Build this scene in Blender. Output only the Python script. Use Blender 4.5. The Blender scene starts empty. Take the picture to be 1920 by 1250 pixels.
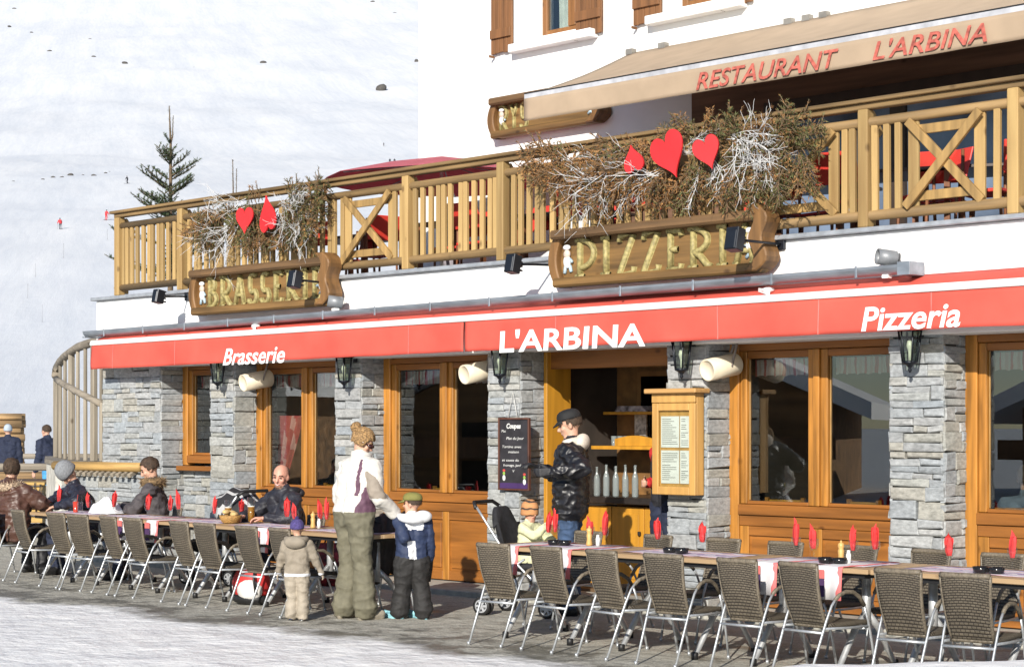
import bpy, bmesh, math, random
import numpy as np
from mathutils import Vector, Matrix, Euler, noise
rnd = random.Random(7)
PI = math.pi
R_ = math.radians
SC = bpy.context.scene
COL = SC.collection

# ------------------------------------------------------------ camera, sky, sun, exposure
FPX, CU, HV, W0 = 3480.0, 960.0, 802.0, 1920.0      # focal length (px of a 1920 wide frame), centre column, horizon row
YAW = R_(45.16)
CAM = Vector((0.0, -13.65, 1.7))
FW = Vector((-math.sin(YAW), math.cos(YAW), 0)); RT = Vector((math.cos(YAW), math.sin(YAW), 0))
cam_d = bpy.data.cameras.new('camera'); cam = bpy.data.objects.new('camera', cam_d); COL.objects.link(cam)
cam.location = CAM; cam.rotation_euler = (PI/2, 0, YAW)
cam_d.sensor_width = 36.0; cam_d.lens = 36.0*FPX/W0
cam_d.shift_y = (HV-625.0)/W0
cam_d.clip_start = 0.1; cam_d.clip_end = 12000
SC.camera = cam
SUN_EL = R_(23.0); SUN_AZ = (0.5, -0.866)            # horizontal direction towards the sun
wd = bpy.data.worlds.new('World'); SC.world = wd; wd.use_nodes = True
nt = wd.node_tree; nt.nodes.clear()
sky = nt.nodes.new('ShaderNodeTexSky'); sky.sky_type = 'NISHITA'; sky.sun_disc = False
sky.sun_elevation = SUN_EL; sky.sun_rotation = math.atan2(SUN_AZ[0], SUN_AZ[1]); sky.altitude = 2000
bg = nt.nodes.new('ShaderNodeBackground'); bg.inputs[1].default_value = 0.10
wo = nt.nodes.new('ShaderNodeOutputWorld')
nt.links.new(sky.outputs[0], bg.inputs[0]); nt.links.new(bg.outputs[0], wo.inputs[0])
sun_d = bpy.data.lights.new('sun', 'SUN'); sun_d.energy = 4.9; sun_d.angle = R_(0.5); sun_d.color = (1.0, 0.94, 0.84)
sun = bpy.data.objects.new('sun', sun_d); COL.objects.link(sun)
sd = Vector((SUN_AZ[0]*math.cos(SUN_EL), SUN_AZ[1]*math.cos(SUN_EL), math.sin(SUN_EL)))
sun.rotation_euler = sd.to_track_quat('Z', 'Y').to_euler(); sun.location = (10, -30, 30)
SC.view_settings.view_transform = 'Standard'; SC.view_settings.look = 'None'
SC.view_settings.exposure = 0.38; SC.view_settings.gamma = 1.0; SC.view_settings.use_curve_mapping = False
SC.cycles.max_bounces = 8; SC.cycles.transparent_max_bounces = 16
SC.cycles.use_adaptive_sampling = True

# ------------------------------------------------------------ measuring: where a picture ray meets a real plane
def ray(u, v): return FW + RT*((u-CU)/FPX) + Vector((0, 0, (HV-v)/FPX))
def PY(u, v, Y):
    d = ray(u, v); return CAM + d*((Y-CAM.y)/d.y)
def PZ(u, v, z=0.0):
    d = ray(u, v); return CAM + d*((z-CAM.z)/d.z)
def PD(u, v, dep): return CAM + ray(u, v)*dep
def XU(u, Y): return PY(u, HV, Y).x
def ZV(u, v, Y): return PY(u, v, Y).z

# ------------------------------------------------------------ tagging and linking
def tag(o, label=None, cat=None, group=None, kind=None):
    if label: o['label'] = label
    if cat: o['category'] = cat
    if group: o['group'] = group
    if kind: o['kind'] = kind
    return o
def empty(name, loc=(0, 0, 0), rz=0.0, label=None, cat=None, group=None):
    o = bpy.data.objects.new(name, None); COL.objects.link(o); o.empty_display_size = 0.2
    o.location = loc; o.rotation_euler = (0, 0, rz)
    return tag(o, label, cat, group)
def copy_tree(o, parent=None):
    c = o.copy(); COL.objects.link(c)
    if parent is not None: c.parent = parent
    for ch in [k for k in bpy.data.objects if k.parent == o and k is not c]:
        copy_tree(ch, c)
    return c
ORD = ['zeroth', 'first', 'second', 'third', 'fourth', 'fifth', 'sixth', 'seventh', 'eighth', 'ninth', 'tenth',
       'eleventh', 'twelfth', 'thirteenth', 'fourteenth', 'fifteenth', 'sixteenth']

class MB:
    """collects faces, then links them as one mesh object"""
    def __init__(s): s.v = []; s.f = []; s.m = []; s.sm = []; s.col = []
    def add(s, vs, fs, m=0, smooth=False, col=None):
        b = len(s.v); s.v += [tuple(p) for p in vs]
        for f in fs:
            s.f.append([b+i for i in f]); s.m.append(m); s.sm.append(smooth); s.col.append(col)
        return s
    def box(s, lo, hi, m=0, col=None):
        x0, y0, z0 = lo; x1, y1, z1 = hi
        vs = [(x0,y0,z0),(x1,y0,z0),(x1,y1,z0),(x0,y1,z0),(x0,y0,z1),(x1,y0,z1),(x1,y1,z1),(x0,y1,z1)]
        return s.add(vs, [(0,3,2,1),(4,5,6,7),(0,1,5,4),(1,2,6,5),(2,3,7,6),(3,0,4,7)], m, False, col)
    def obox(s, c, half, M=None, m=0):
        vs = []
        for dz in (-1, 1):
            for dx, dy in ((-1,-1),(1,-1),(1,1),(-1,1)):
                p = Vector((dx*half[0], dy*half[1], dz*half[2]))
                if M is not None: p = M @ p
                vs.append(p+Vector(c))
        return s.add(vs, [(0,3,2,1),(4,5,6,7),(0,1,5,4),(1,2,6,5),(2,3,7,6),(3,0,4,7)], m)
    def beam(s, p0, p1, w, h, up=(0, 0, 1), m=0):
        p0, p1 = Vector(p0), Vector(p1); d = (p1-p0)
        if d.length < 1e-6: return s
        L = d.length; d = d/L; up = Vector(up)
        x = d.cross(up)
        if x.length < 1e-4: x = d.cross(Vector((0, 1, 0)))
        x.normalize(); z = x.cross(d).normalized()
        M = Matrix((x, d, z)).transposed()
        return s.obox((p0+p1)/2, (w/2, L/2, h/2), M, m)
    def tube(s, pts, r, n=8, m=0, cap=True, smooth=True):
        pts = [Vector(p) for p in pts]; k = len(pts)
        rs = r if isinstance(r, (list, tuple)) else [r]*k
        vs = []; prev = None
        for i, p in enumerate(pts):
            d = (pts[min(i+1, k-1)]-pts[max(i-1, 0)])
            d = d.normalized() if d.length > 1e-9 else Vector((0, 0, 1))
            if prev is None:
                a = d.cross(Vector((0, 0, 1)))
                if a.length < 1e-3: a = d.cross(Vector((0, 1, 0)))
            else:
                a = prev - d*prev.dot(d)
                if a.length < 1e-5: a = d.cross(Vector((0, 0.3, 1)))
            a.normalize(); prev = a; b = d.cross(a)
            for j in range(n):
                t = 2*PI*j/n; vs.append(p+(a*math.cos(t)+b*math.sin(t))*rs[i])
        fs = []
        for i in range(k-1):
            for j in range(n):
                fs.append((i*n+j, i*n+(j+1) % n, (i+1)*n+(j+1) % n, (i+1)*n+j))
        if cap:
            fs.append(tuple(range(n-1, -1, -1))); fs.append(tuple((k-1)*n+j for j in range(n)))
        return s.add(vs, fs, m, smooth)
    def ell(s, c, rad, M=None, seg=14, ring=9, m=0, smooth=True, zmin=-1.0):
        c = Vector(c); vs = []; fs = []
        th0 = math.asin(max(-1, zmin))
        for i in range(ring+1):
            th = th0+(PI/2-th0)*i/ring
            for j in range(seg):
                ph = 2*PI*j/seg
                p = Vector((rad[0]*math.cos(th)*math.cos(ph), rad[1]*math.cos(th)*math.sin(ph), rad[2]*math.sin(th)))
                if M is not None: p = M @ p
                vs.append(c+p)
        for i in range(ring):
            for j in range(seg):
                fs.append((i*seg+j, i*seg+(j+1) % seg, (i+1)*seg+(j+1) % seg, (i+1)*seg+j))
        fs.append(tuple(range(seg-1, -1, -1)))
        return s.add(vs, fs, m, smooth)
    def lathe(s, prof, n=16, c=(0, 0, 0), m=0, smooth=True, M=None, cap=True):
        c = Vector(c); vs = []; fs = []
        for (r, z) in prof:
            for j in range(n):
                t = 2*PI*j/n; p = Vector((r*math.cos(t), r*math.sin(t), z))
                if M is not None: p = M @ p
                vs.append(c+p)
        for i in range(len(prof)-1):
            for j in range(n):
                fs.append((i*n+j, i*n+(j+1) % n, (i+1)*n+(j+1) % n, (i+1)*n+j))
        if cap:
            fs.append(tuple(range(n-1, -1, -1))); fs.append(tuple((len(prof)-1)*n+j for j in range(n)))
        return s.add(vs, fs, m, smooth)
    def prism(s, poly, depth, fr, m=0):
        """poly: 2D outline (counter-clockwise seen from the front); fr: function (a,b,d)->3D point"""
        n = len(poly)
        vs = [fr(a, b, 0) for a, b in poly]+[fr(a, b, depth) for a, b in poly]
        fs = [tuple(range(n)), tuple(range(2*n-1, n-1, -1))]
        for i in range(n): fs.append((i, i+n, (i+1) % n+n, (i+1) % n))
        return s.add(vs, fs, m)
    def build(s, name, mats, parent=None, bevel=0.0, loc=None, recalc=False, subsurf=0):
        me = bpy.data.meshes.new(name)
        me.from_pydata(s.v, [], s.f)
        if not isinstance(mats, (list, tuple)): mats = [mats]
        for mm in mats: me.materials.append(mm)
        me.polygons.foreach_set('material_index', s.m)
        me.polygons.foreach_set('use_smooth', s.sm)
        if any(c is not None for c in s.col):
            ca = me.color_attributes.new('Col', 'FLOAT_COLOR', 'CORNER')
            arr = []
            for p, c in zip(me.polygons, s.col):
                arr += list(c or (1, 1, 1, 1))*p.loop_total
            ca.data.foreach_set('color', arr)
        if recalc:
            bm = bmesh.new(); bm.from_mesh(me); bmesh.ops.recalc_face_normals(bm, faces=bm.faces[:]); bm.to_mesh(me); bm.free()
        me.update()
        o = bpy.data.objects.new(name, me); COL.objects.link(o)
        if parent is not None: o.parent = parent
        if loc is not None: o.location = loc
        if bevel > 0:
            b = o.modifiers.new('bevel', 'BEVEL'); b.width = bevel; b.segments = 1; b.limit_method = 'ANGLE'; b.angle_limit = R_(40)
        return o

# ------------------------------------------------------------ materials
_M = {}
def _base(name):
    m = bpy.data.materials.new(name); m.use_nodes = True
    n = m.node_tree.nodes; b = n['Principled BSDF']
    return m, m.node_tree, b
def mat(name, col, rough=0.6, metal=0.0, var=0.12, nscale=8.0, stretch=(1, 1, 1), bump=0.0, bscale=None, objvar=0.0,
        col2=None, spec=0.5, detail=5.0, translucent=0.0, sheen=0.0, bumpdist=0.01):
    """noise-varied Principled; stretch squeezes the noise along an axis for wood grain or streaks"""
    if name in _M: return _M[name]
    m, t, b = _base(name); L = t.links; N = t.nodes
    tc = N.new('ShaderNodeTexCoord'); mp = N.new('ShaderNodeMapping'); mp.inputs['Scale'].default_value = stretch
    L.new(tc.outputs['Object'], mp.inputs['Vector'])
    ns = N.new('ShaderNodeTexNoise'); ns.inputs['Scale'].default_value = nscale; ns.inputs['Detail'].default_value = detail
    L.new(mp.outputs[0], ns.inputs['Vector'])
    cr = N.new('ShaderNodeValToRGB'); e = cr.color_ramp.elements
    c2 = col2 or tuple(min(1, c*(1+var*1.6)) for c in col)
    c1 = tuple(c*(1-var*1.6) for c in col) if col2 is None else col
    e[0].position = 0.3; e[0].color = (*c1, 1); e[1].position = 0.7; e[1].color = (*c2, 1)
    L.new(ns.outputs[0], cr.inputs[0]); src = cr.outputs[0]
    if objvar > 0:
        oi = N.new('ShaderNodeObjectInfo'); mr = N.new('ShaderNodeMapRange')
        mr.inputs['To Min'].default_value = 1-objvar; mr.inputs['To Max'].default_value = 1+objvar
        L.new(oi.outputs['Random'], mr.inputs[0])
        hs = N.new('ShaderNodeHueSaturation'); L.new(mr.outputs[0], hs.inputs['Value']); L.new(src, hs.inputs['Color']); src = hs.outputs[0]
    L.new(src, b.inputs['Base Color'])
    b.inputs['Roughness'].default_value = rough; b.inputs['Metallic'].default_value = metal
    b.inputs['Specular IOR Level'].default_value = spec
    if sheen: b.inputs['Sheen Weight'].default_value = sheen
    if bump > 0:
        n2 = N.new('ShaderNodeTexNoise'); n2.inputs['Scale'].default_value = bscale or nscale; n2.inputs['Detail'].default_value = 6
        L.new(mp.outputs[0], n2.inputs['Vector'])
        bp = N.new('ShaderNodeBump'); bp.inputs['Strength'].default_value = bump; bp.inputs['Distance'].default_value = bumpdist
        L.new(n2.outputs[0], bp.inputs['Height']); L.new(bp.outputs[0], b.inputs['Normal'])
    if translucent > 0:
        tr = N.new('ShaderNodeBsdfTranslucent'); L.new(src, tr.inputs['Color'])
        mx = N.new('ShaderNodeMixShader'); mx.inputs[0].default_value = translucent
        L.new(b.outputs[0], mx.inputs[1]); L.new(tr.outputs[0], mx.inputs[2]); L.new(mx.outputs[0], N['Material Output'].inputs[0])
    _M[name] = m; return m
def wood(name, col, axis='z', rough=0.55, var=0.2, objvar=0.12, scale=14.0, col2=None, knots=True):
    """long grain along one axis, with darker knots"""
    if name in _M: return _M[name]
    st = {'z': (1, 1, 0.07), 'x': (0.07, 1, 1), 'y': (1, 0.07, 1)}[axis]
    m = mat(name, col, rough, 0, var, scale, st, bump=0.25, objvar=objvar, col2=col2, bumpdist=0.004)
    if knots:
        t = m.node_tree; N = t.nodes; L = t.links; b = N['Principled BSDF']
        src = b.inputs['Base Color'].links[0].from_socket
        tc = N.new('ShaderNodeTexCoord'); mp = N.new('ShaderNodeMapping')
        mp.inputs['Scale'].default_value = {'z': (1, 1, .6), 'x': (.6, 1, 1), 'y': (1, .6, 1)}[axis]
        L.new(tc.outputs['Object'], mp.inputs[0])
        oi = N.new('ShaderNodeObjectInfo'); L.new(oi.outputs['Random'], mp.inputs['Location'])
        vo = N.new('ShaderNodeTexVoronoi'); vo.inputs['Scale'].default_value = 4.5; L.new(mp.outputs[0], vo.inputs['Vector'])
        cr = N.new('ShaderNodeValToRGB'); cr.color_ramp.elements[0].position = 0.05; cr.color_ramp.elements[0].color = (.35, .3, .25, 1)
        cr.color_ramp.elements[1].position = 0.13; cr.color_ramp.elements[1].color = (1, 1, 1, 1)
        L.new(vo.outputs['Distance'], cr.inputs[0])
        mx = N.new('ShaderNodeMix'); mx.data_type = 'RGBA'; mx.blend_type = 'MULTIPLY'; mx.inputs[0].default_value = 0.8
        L.new(src, mx.inputs[6]); L.new(cr.outputs[0], mx.inputs[7]); L.new(mx.outputs[2], b.inputs['Base Color'])
    return m
def stone_mat(name):
    m, t, b = _base(name); N = t.nodes; L = t.links
    at = N.new('ShaderNodeAttribute'); at.attribute_name = 'Col'
    tc = N.new('ShaderNodeTexCoord'); n1 = N.new('ShaderNodeTexNoise'); n1.inputs['Scale'].default_value = 26; n1.inputs['Detail'].default_value = 8; n1.inputs['Roughness'].default_value = .65
    mp = N.new('ShaderNodeMapping'); mp.inputs['Scale'].default_value = (.7, .7, 1.5)
    L.new(tc.outputs['Object'], mp.inputs[0]); L.new(mp.outputs[0], n1.inputs['Vector'])
    cr = N.new('ShaderNodeValToRGB'); cr.color_ramp.elements[0].position = .28; cr.color_ramp.elements[0].color = (.5, .5, .5, 1)
    cr.color_ramp.elements[1].position = .7; cr.color_ramp.elements[1].color = (1.15, 1.15, 1.15, 1)
    L.new(n1.outputs[0], cr.inputs[0])
    mx = N.new('ShaderNodeMix'); mx.data_type = 'RGBA'; mx.blend_type = 'MULTIPLY'; mx.inputs[0].default_value = 1
    L.new(at.outputs['Color'], mx.inputs[6]); L.new(cr.outputs[0], mx.inputs[7]); L.new(mx.outputs[2], b.inputs['Base Color'])
    bp = N.new('ShaderNodeBump'); bp.inputs['Strength'].default_value = .55; bp.inputs['Distance'].default_value = .012
    n2 = N.new('ShaderNodeTexNoise'); n2.inputs['Scale'].default_value = 18; n2.inputs['Detail'].default_value = 8; L.new(mp.outputs[0], n2.inputs['Vector'])
    L.new(n2.outputs[0], bp.inputs['Height']); L.new(bp.outputs[0], b.inputs['Normal']); b.inputs['Roughness'].default_value = .85
    _M[name] = m; return m
def glass_mat(name, tint=(.75, .8, .78), ior=1.55, rough=0.0):
    m, t, b = _base(name); N = t.nodes; L = t.links
    tr = N.new('ShaderNodeBsdfTransparent'); tr.inputs[0].default_value = (*tint, 1)
    gl = N.new('ShaderNodeBsdfGlossy'); gl.inputs['Roughness'].default_value = rough; gl.inputs['Color'].default_value = (.95, .97, 1, 1)
    fr = N.new('ShaderNodeFresnel'); ge = N.new('ShaderNodeNewGeometry'); mi = N.new('ShaderNodeMix'); mi.inputs[2].default_value = ior; mi.inputs[3].default_value = 1/ior
    L.new(ge.outputs['Backfacing'], mi.inputs[0]); L.new(mi.outputs[0], fr.inputs[0])          # the far face of a pane reflects like the near one
    mx = N.new('ShaderNodeMixShader'); L.new(fr.outputs[0], mx.inputs[0]); L.new(tr.outputs[0], mx.inputs[1]); L.new(gl.outputs[0], mx.inputs[2])
    L.new(mx.outputs[0], N['Material Output'].inputs[0]); _M[name] = m; return m
def stripe_mat(name, cols, scale, axis=0, rough=.8, noisy=0.0):
    """bands of the given colours along an axis of the object (woven or printed pattern)"""
    m, t, b = _base(name); N = t.nodes; L = t.links
    tc = N.new('ShaderNodeTexCoord'); sp = N.new('ShaderNodeSeparateXYZ'); L.new(tc.outputs['Object'], sp.inputs[0])
    mu = N.new('ShaderNodeMath'); mu.operation = 'MULTIPLY'; mu.inputs[1].default_value = scale; L.new(sp.outputs[axis], mu.inputs[0])
    src = mu.outputs[0]
    if noisy:
        ns = N.new('ShaderNodeTexNoise'); ns.inputs['Scale'].default_value = 9; L.new(tc.outputs['Object'], ns.inputs['Vector'])
        m2 = N.new('ShaderNodeMath'); m2.operation = 'MULTIPLY_ADD'; m2.inputs[1].default_value = noisy; L.new(ns.outputs[0], m2.inputs[0]); L.new(src, m2.inputs[2]); src = m2.outputs[0]
    fr = N.new('ShaderNodeMath'); fr.operation = 'FRACT'; L.new(src, fr.inputs[0])
    cr = N.new('ShaderNodeValToRGB'); cr.color_ramp.interpolation = 'CONSTANT'
    el = cr.color_ramp.elements
    el[0].position = 0; el[0].color = (*cols[0], 1); el[1].position = 1/len(cols); el[1].color = (*cols[1], 1)
    for i in range(2, len(cols)):
        e = el.new(i/len(cols)); e.color = (*cols[i], 1)
    L.new(fr.outputs[0], cr.inputs[0]); L.new(cr.outputs[0], b.inputs['Base Color']); b.inputs['Roughness'].default_value = rough
    _M[name] = m; return m

M_ = {}
M_['plaster'] = mat('white_plaster', (.80, .80, .79), .9, 0, .03, 3, bump=.12, bscale=60, bumpdist=.004)
M_['stone'] = stone_mat('dry_stone')
M_['mortar'] = mat('stone_joint', (.06, .06, .055), .95, 0, .2, 20)
M_['frame_v'] = wood('honey_wood_upright', (.35, .15, .026), 'z', .45, .28, .08, scale=20)
M_['frame_h'] = wood('honey_wood_level', (.26, .098, .019), 'x', .45, .22, .08)
M_['panel'] = wood('honey_wood_panel', (.28, .105, .019), 'x', .45, .22, .08)
M_['yellow_v'] = wood('yellow_wood_upright', (.47, .22, .02), 'z', .5, .12, .05)
M_['rail_v'] = wood('pale_timber_upright', (.27, .165, .06), 'z', .7, .16, .22, col2=(.42, .285, .115))
M_['rail_h'] = wood('pale_timber_level', (.19, .12, .05), 'x', .75, .3, .08)
M_['rail_d'] = wood('timber_brace', (.29, .18, .065), 'z', .7, .25, .1)
M_['dark_h'] = wood('weathered_beam', (.13, .072, .03), 'x', .75, .3, .05)
M_['carved'] = wood('carved_board', (.165, .09, .028), 'x', .65, .3, .05)
M_['scroll'] = wood('carved_scroll', (.17, .085, .028), 'z', .6, .25, .05)
M_['letter'] = mat('gilded_letter', (.30, .25, .10), .6, .0, .25, 30, bump=.2, bscale=40)
M_['shutter'] = wood('brown_shutter', (.17, .075, .027), 'z', .65, .2, .05)
M_['grey_wood'] = wood('grey_weathered_wood', (.26, .225, .175), 'z', .85, .2, .1)
M_['grey_wood_h'] = wood('grey_weathered_wood_level', (.24, .205, .16), 'x', .85, .2, .1)
M_['red_cloth'] = mat('red_awning_cloth', (.65, .098, .070), .8, 0, .10, 2, bump=.1, bscale=5, translucent=.12)
M_['beige_cloth'] = mat('beige_awning_cloth', (.47, .355, .25), .85, 0, .05, 3, bump=.1, bscale=4, translucent=.22)
M_['white_bar'] = mat('white_lacquer', (.8, .8, .79), .35, 0, .02, 5)
M_['white_ink'] = mat('white_print', (.82, .80, .78), .7, 0, .04, 10)
M_['red_ink'] = mat('faded_red_print', (.42, .10, .075), .8, 0, .3, 20)
M_['zinc'] = mat('zinc_gutter', (.27, .30, .34), .38, .5, .15, 12, (.3, 1, 1))
M_['coping'] = mat('grey_coping', (.33, .35, .38), .5, .3, .12, 10)
M_['dark_metal'] = mat('dark_lamp_metal', (.012, .015, .022), .4, .3, .1, 10)
M_['steel'] = mat('brushed_steel', (.50, .52, .54), .36, .6, .08, 30)
M_['cast'] = mat('cast_aluminium', (.55, .56, .57), .45, .6, .1, 20)
M_['black'] = mat('black_plastic', (.012, .012, .013), .5, 0, .1, 10)
M_['black_cloth'] = mat('black_cloth', (.014, .014, .017), .85, 0, .3, 25, bump=.4, bscale=18)
M_['glass'] = glass_mat('window_glass', (.80, .83, .81), 1.85)
M_['clear'] = glass_mat('drinking_glass', (.97, .98, .98), 1.45)
M_['glass_dark'] = glass_mat('dark_glass', (.3, .32, .34), 1.7)
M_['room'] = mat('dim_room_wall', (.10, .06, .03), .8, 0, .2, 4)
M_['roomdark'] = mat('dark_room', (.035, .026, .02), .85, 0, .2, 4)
M_['heart'] = mat('red_painted_wood', (.60, .018, .022), .6, 0, .12, 9, (1, 1, .2), bump=.2)
M_['cream'] = mat('cream_enamel', (.70, .62, .47), .4, 0, .06, 10)
M_['snow'] = None
# ============================================================ SETTING: ground, snow slope
def snow_mat(name, c1, c2, sc, bump, bsc, bd, stretch=(1, 1, 1)):
    m = mat(name, c1, .75, 0, .02, sc, stretch, bump=bump, bscale=bsc, bumpdist=bd, col2=c2, detail=7)
    m.node_tree.nodes['Principled BSDF'].inputs['Subsurface Weight'].default_value = 0.0
    return m
def piste_mat():
    m, t, b = _base('piste_snow'); N = t.nodes; L = t.links; ge = N.new('ShaderNodeNewGeometry')
    def along(dx, dy, k):
        v = N.new('ShaderNodeVectorMath'); v.operation = 'DOT_PRODUCT'; L.new(ge.outputs['Position'], v.inputs[0]); v.inputs[1].default_value = (dx*k, dy*k, 0); return v.outputs['Value']
    def ns(a, bb, det, rough):
        c = N.new('ShaderNodeCombineXYZ'); L.new(a, c.inputs[0]); L.new(bb, c.inputs[1]); n = N.new('ShaderNodeTexNoise'); n.inputs['Scale'].default_value = 1; n.inputs['Detail'].default_value = det; n.inputs['Roughness'].default_value = rough; L.new(c.outputs[0], n.inputs['Vector']); return n.outputs[0]
    # fall line with a slight slant: pistes and ski tracks run along it
    d1 = (FW*.97+RT*-.22).normalized(); d2 = Vector((-d1.y, d1.x, 0))
    big = ns(along(d1.x, d1.y, .004), along(d2.x, d2.y, .045), 8, .62); fine = ns(along(d1.x, d1.y, .04), along(d2.x, d2.y, .42), 6, .7); grain = ns(along(1, 0, .35), along(0, 1, .35), 6, .65)
    cr = N.new('ShaderNodeValToRGB'); e = cr.color_ramp.elements; e[0].position = .36; e[0].color = (.635, .66, .70, 1); e[1].position = .64; e[1].color = (.74, .748, .762, 1); L.new(big, cr.inputs[0])
    mx = N.new('ShaderNodeMix'); mx.data_type = 'RGBA'; mx.blend_type = 'MULTIPLY'; mx.inputs[0].default_value = 1; c2 = N.new('ShaderNodeValToRGB'); e = c2.color_ramp.elements; e[0].position = .3; e[0].color = (.90, .915, .94, 1); e[1].position = .6; e[1].color = (1.02, 1.02, 1.02, 1); L.new(fine, c2.inputs[0])
    L.new(cr.outputs[0], mx.inputs[6]); L.new(c2.outputs[0], mx.inputs[7]); L.new(mx.outputs[2], b.inputs['Base Color']); b.inputs['Roughness'].default_value = .8
    ad = N.new('ShaderNodeMath'); ad.operation = 'ADD'; L.new(fine, ad.inputs[0]); L.new(grain, ad.inputs[1])
    bp = N.new('ShaderNodeBump'); bp.inputs['Strength'].default_value = .17; bp.inputs['Distance'].default_value = .6; L.new(ad.outputs[0], bp.inputs['Height']); L.new(bp.outputs[0], b.inputs['Normal']); return m
M_['snow'] = piste_mat()
M_['snow_near'] = snow_mat('trodden_snow', (.78, .78, .78), (.90, .89, .88), 2.5, .5, 7, .05)

def ground_mat():
    m, t, b = _base('terrace_ground'); N = t.nodes; L = t.links
    ge = N.new('ShaderNodeNewGeometry'); sp = N.new('ShaderNodeSeparateXYZ'); L.new(ge.outputs['Position'], sp.inputs[0])
    def nz(s, d=6, rough=.6):
        n = N.new('ShaderNodeTexNoise'); n.inputs['Scale'].default_value = s; n.inputs['Detail'].default_value = d; n.inputs['Roughness'].default_value = rough
        L.new(ge.outputs['Position'], n.inputs['Vector']); return n.outputs[0]
    def math_(op, a, bb, c=None):
        n = N.new('ShaderNodeMath'); n.operation = op
        for i, x in enumerate((a, bb, c)):
            if x is None: continue
            if isinstance(x, (int, float)): n.inputs[i].default_value = x
            else: L.new(x, n.inputs[i])
        return n.outputs[0]
    def ramp(x, a, bb, ca, cb):
        r = N.new('ShaderNodeValToRGB'); e = r.color_ramp.elements; e[0].position = a; e[1].position = bb
        e[0].color = (*ca, 1); e[1].color = (*cb, 1); L.new(x, r.inputs[0]); return r.outputs[0]
    def mixc(f, a, bb):
        n = N.new('ShaderNodeMix'); n.data_type = 'RGBA'; L.new(f, n.inputs[0])
        for k, x in ((6, a), (7, bb)):
            if isinstance(x, tuple): n.inputs[k].default_value = (*x, 1)
            else: L.new(x, n.inputs[k])
        return n.outputs[2]
    # bare, partly wet terrace
    dry = ramp(nz(9, 8), .3, .7, (.34, .32, .27), (.50, .48, .42))
    nearsnow = N.new('ShaderNodeMapRange'); nearsnow.inputs['From Min'].default_value = -2.6; nearsnow.inputs['From Max'].default_value = -4.0; nearsnow.inputs['To Max'].default_value = .12; L.new(sp.outputs[1], nearsnow.inputs[0])
    wet = ramp(math_('SUBTRACT', nz(1.6, 9, .75), nearsnow.outputs[0]), .37, .45, (1, 1, 1), (0, 0, 0))
    tar = mixc(wet, dry, (.17, .16, .135))
    grit = ramp(nz(60, 3), .45, .62, (.75, .75, .75), (1.12, 1.12, 1.12))
    mg = N.new('ShaderNodeMix'); mg.data_type = 'RGBA'; mg.blend_type = 'MULTIPLY'; mg.inputs[0].default_value = 1
    L.new(tar, mg.inputs[6]); L.new(grit, mg.inputs[7])
    snow = ramp(nz(3, 8), .3, .7, (.74, .74, .75), (.92, .91, .89))
    # where the snow starts: a ragged line in front of the chairs, and everywhere beside the house
    edge = math_('MULTIPLY_ADD', nz(.7, 9, .68), 2.0, math_('ADD', sp.outputs[1], -.36))          # y + noise
    mr = N.new('ShaderNodeMapRange'); mr.inputs['From Min'].default_value = -3.05; mr.inputs['From Max'].default_value = -3.75
    L.new(edge, mr.inputs[0])
    left = N.new('ShaderNodeMapRange'); left.inputs['From Min'].default_value = -26; left.inputs['From Max'].default_value = -29; L.new(sp.outputs[0], left.inputs[0])
    msk = math_('MAXIMUM', mr.outputs[0], left.outputs[0])
    brk = math_('MULTIPLY_ADD', nz(5, 8, .7), .55, -.27)
    msk = math_('ADD', msk, brk)
    ms = ramp(msk, .25, .75, (0, 0, 0), (1, 1, 1))
    L.new(mixc(ms, mg.outputs[2], snow), b.inputs['Base Color'])
    rr = N.new('ShaderNodeMix'); rr.data_type = 'FLOAT'; L.new(wet, rr.inputs[0]); rr.inputs[2].default_value = .85; rr.inputs[3].default_value = .45
    L.new(rr.outputs[0], b.inputs['Roughness'])
    bp = N.new('ShaderNodeBump'); bp.inputs['Strength'].default_value = .6; bp.inputs['Distance'].default_value = .05
    L.new(math_('MULTIPLY_ADD', nz(2.2, 4), 2.4, nz(7, 8)), bp.inputs['Height']); L.new(bp.outputs[0], b.inputs['Normal'])
    return m
g = MB()
xs = [-3000, -400, -100, -40] + [-30+i*1.0 for i in range(31)] + [6, 20, 100, 600, 3000]
ys = [-3000, -300, -60, -20] + [-14+i*1.0 for i in range(23)] + [14, 30, 60, 300, 3000]
vs = [(x, y, (noise.noise((x*.45, y*.45, 0))*.012 if -30 < x < 0 and -14 < y < -.2 else 0)) for y in ys for x in xs]
nx = len(xs)
g.add(vs, [(j*nx+i, j*nx+i+1, (j+1)*nx+i+1, (j+1)*nx+i) for j in range(len(ys)-1) for i in range(nx-1)], 0, True)
tag(g.build('ground', ground_mat()), 'grey wet terrace ground with trodden snow along its edge', 'ground', kind='structure')

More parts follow.
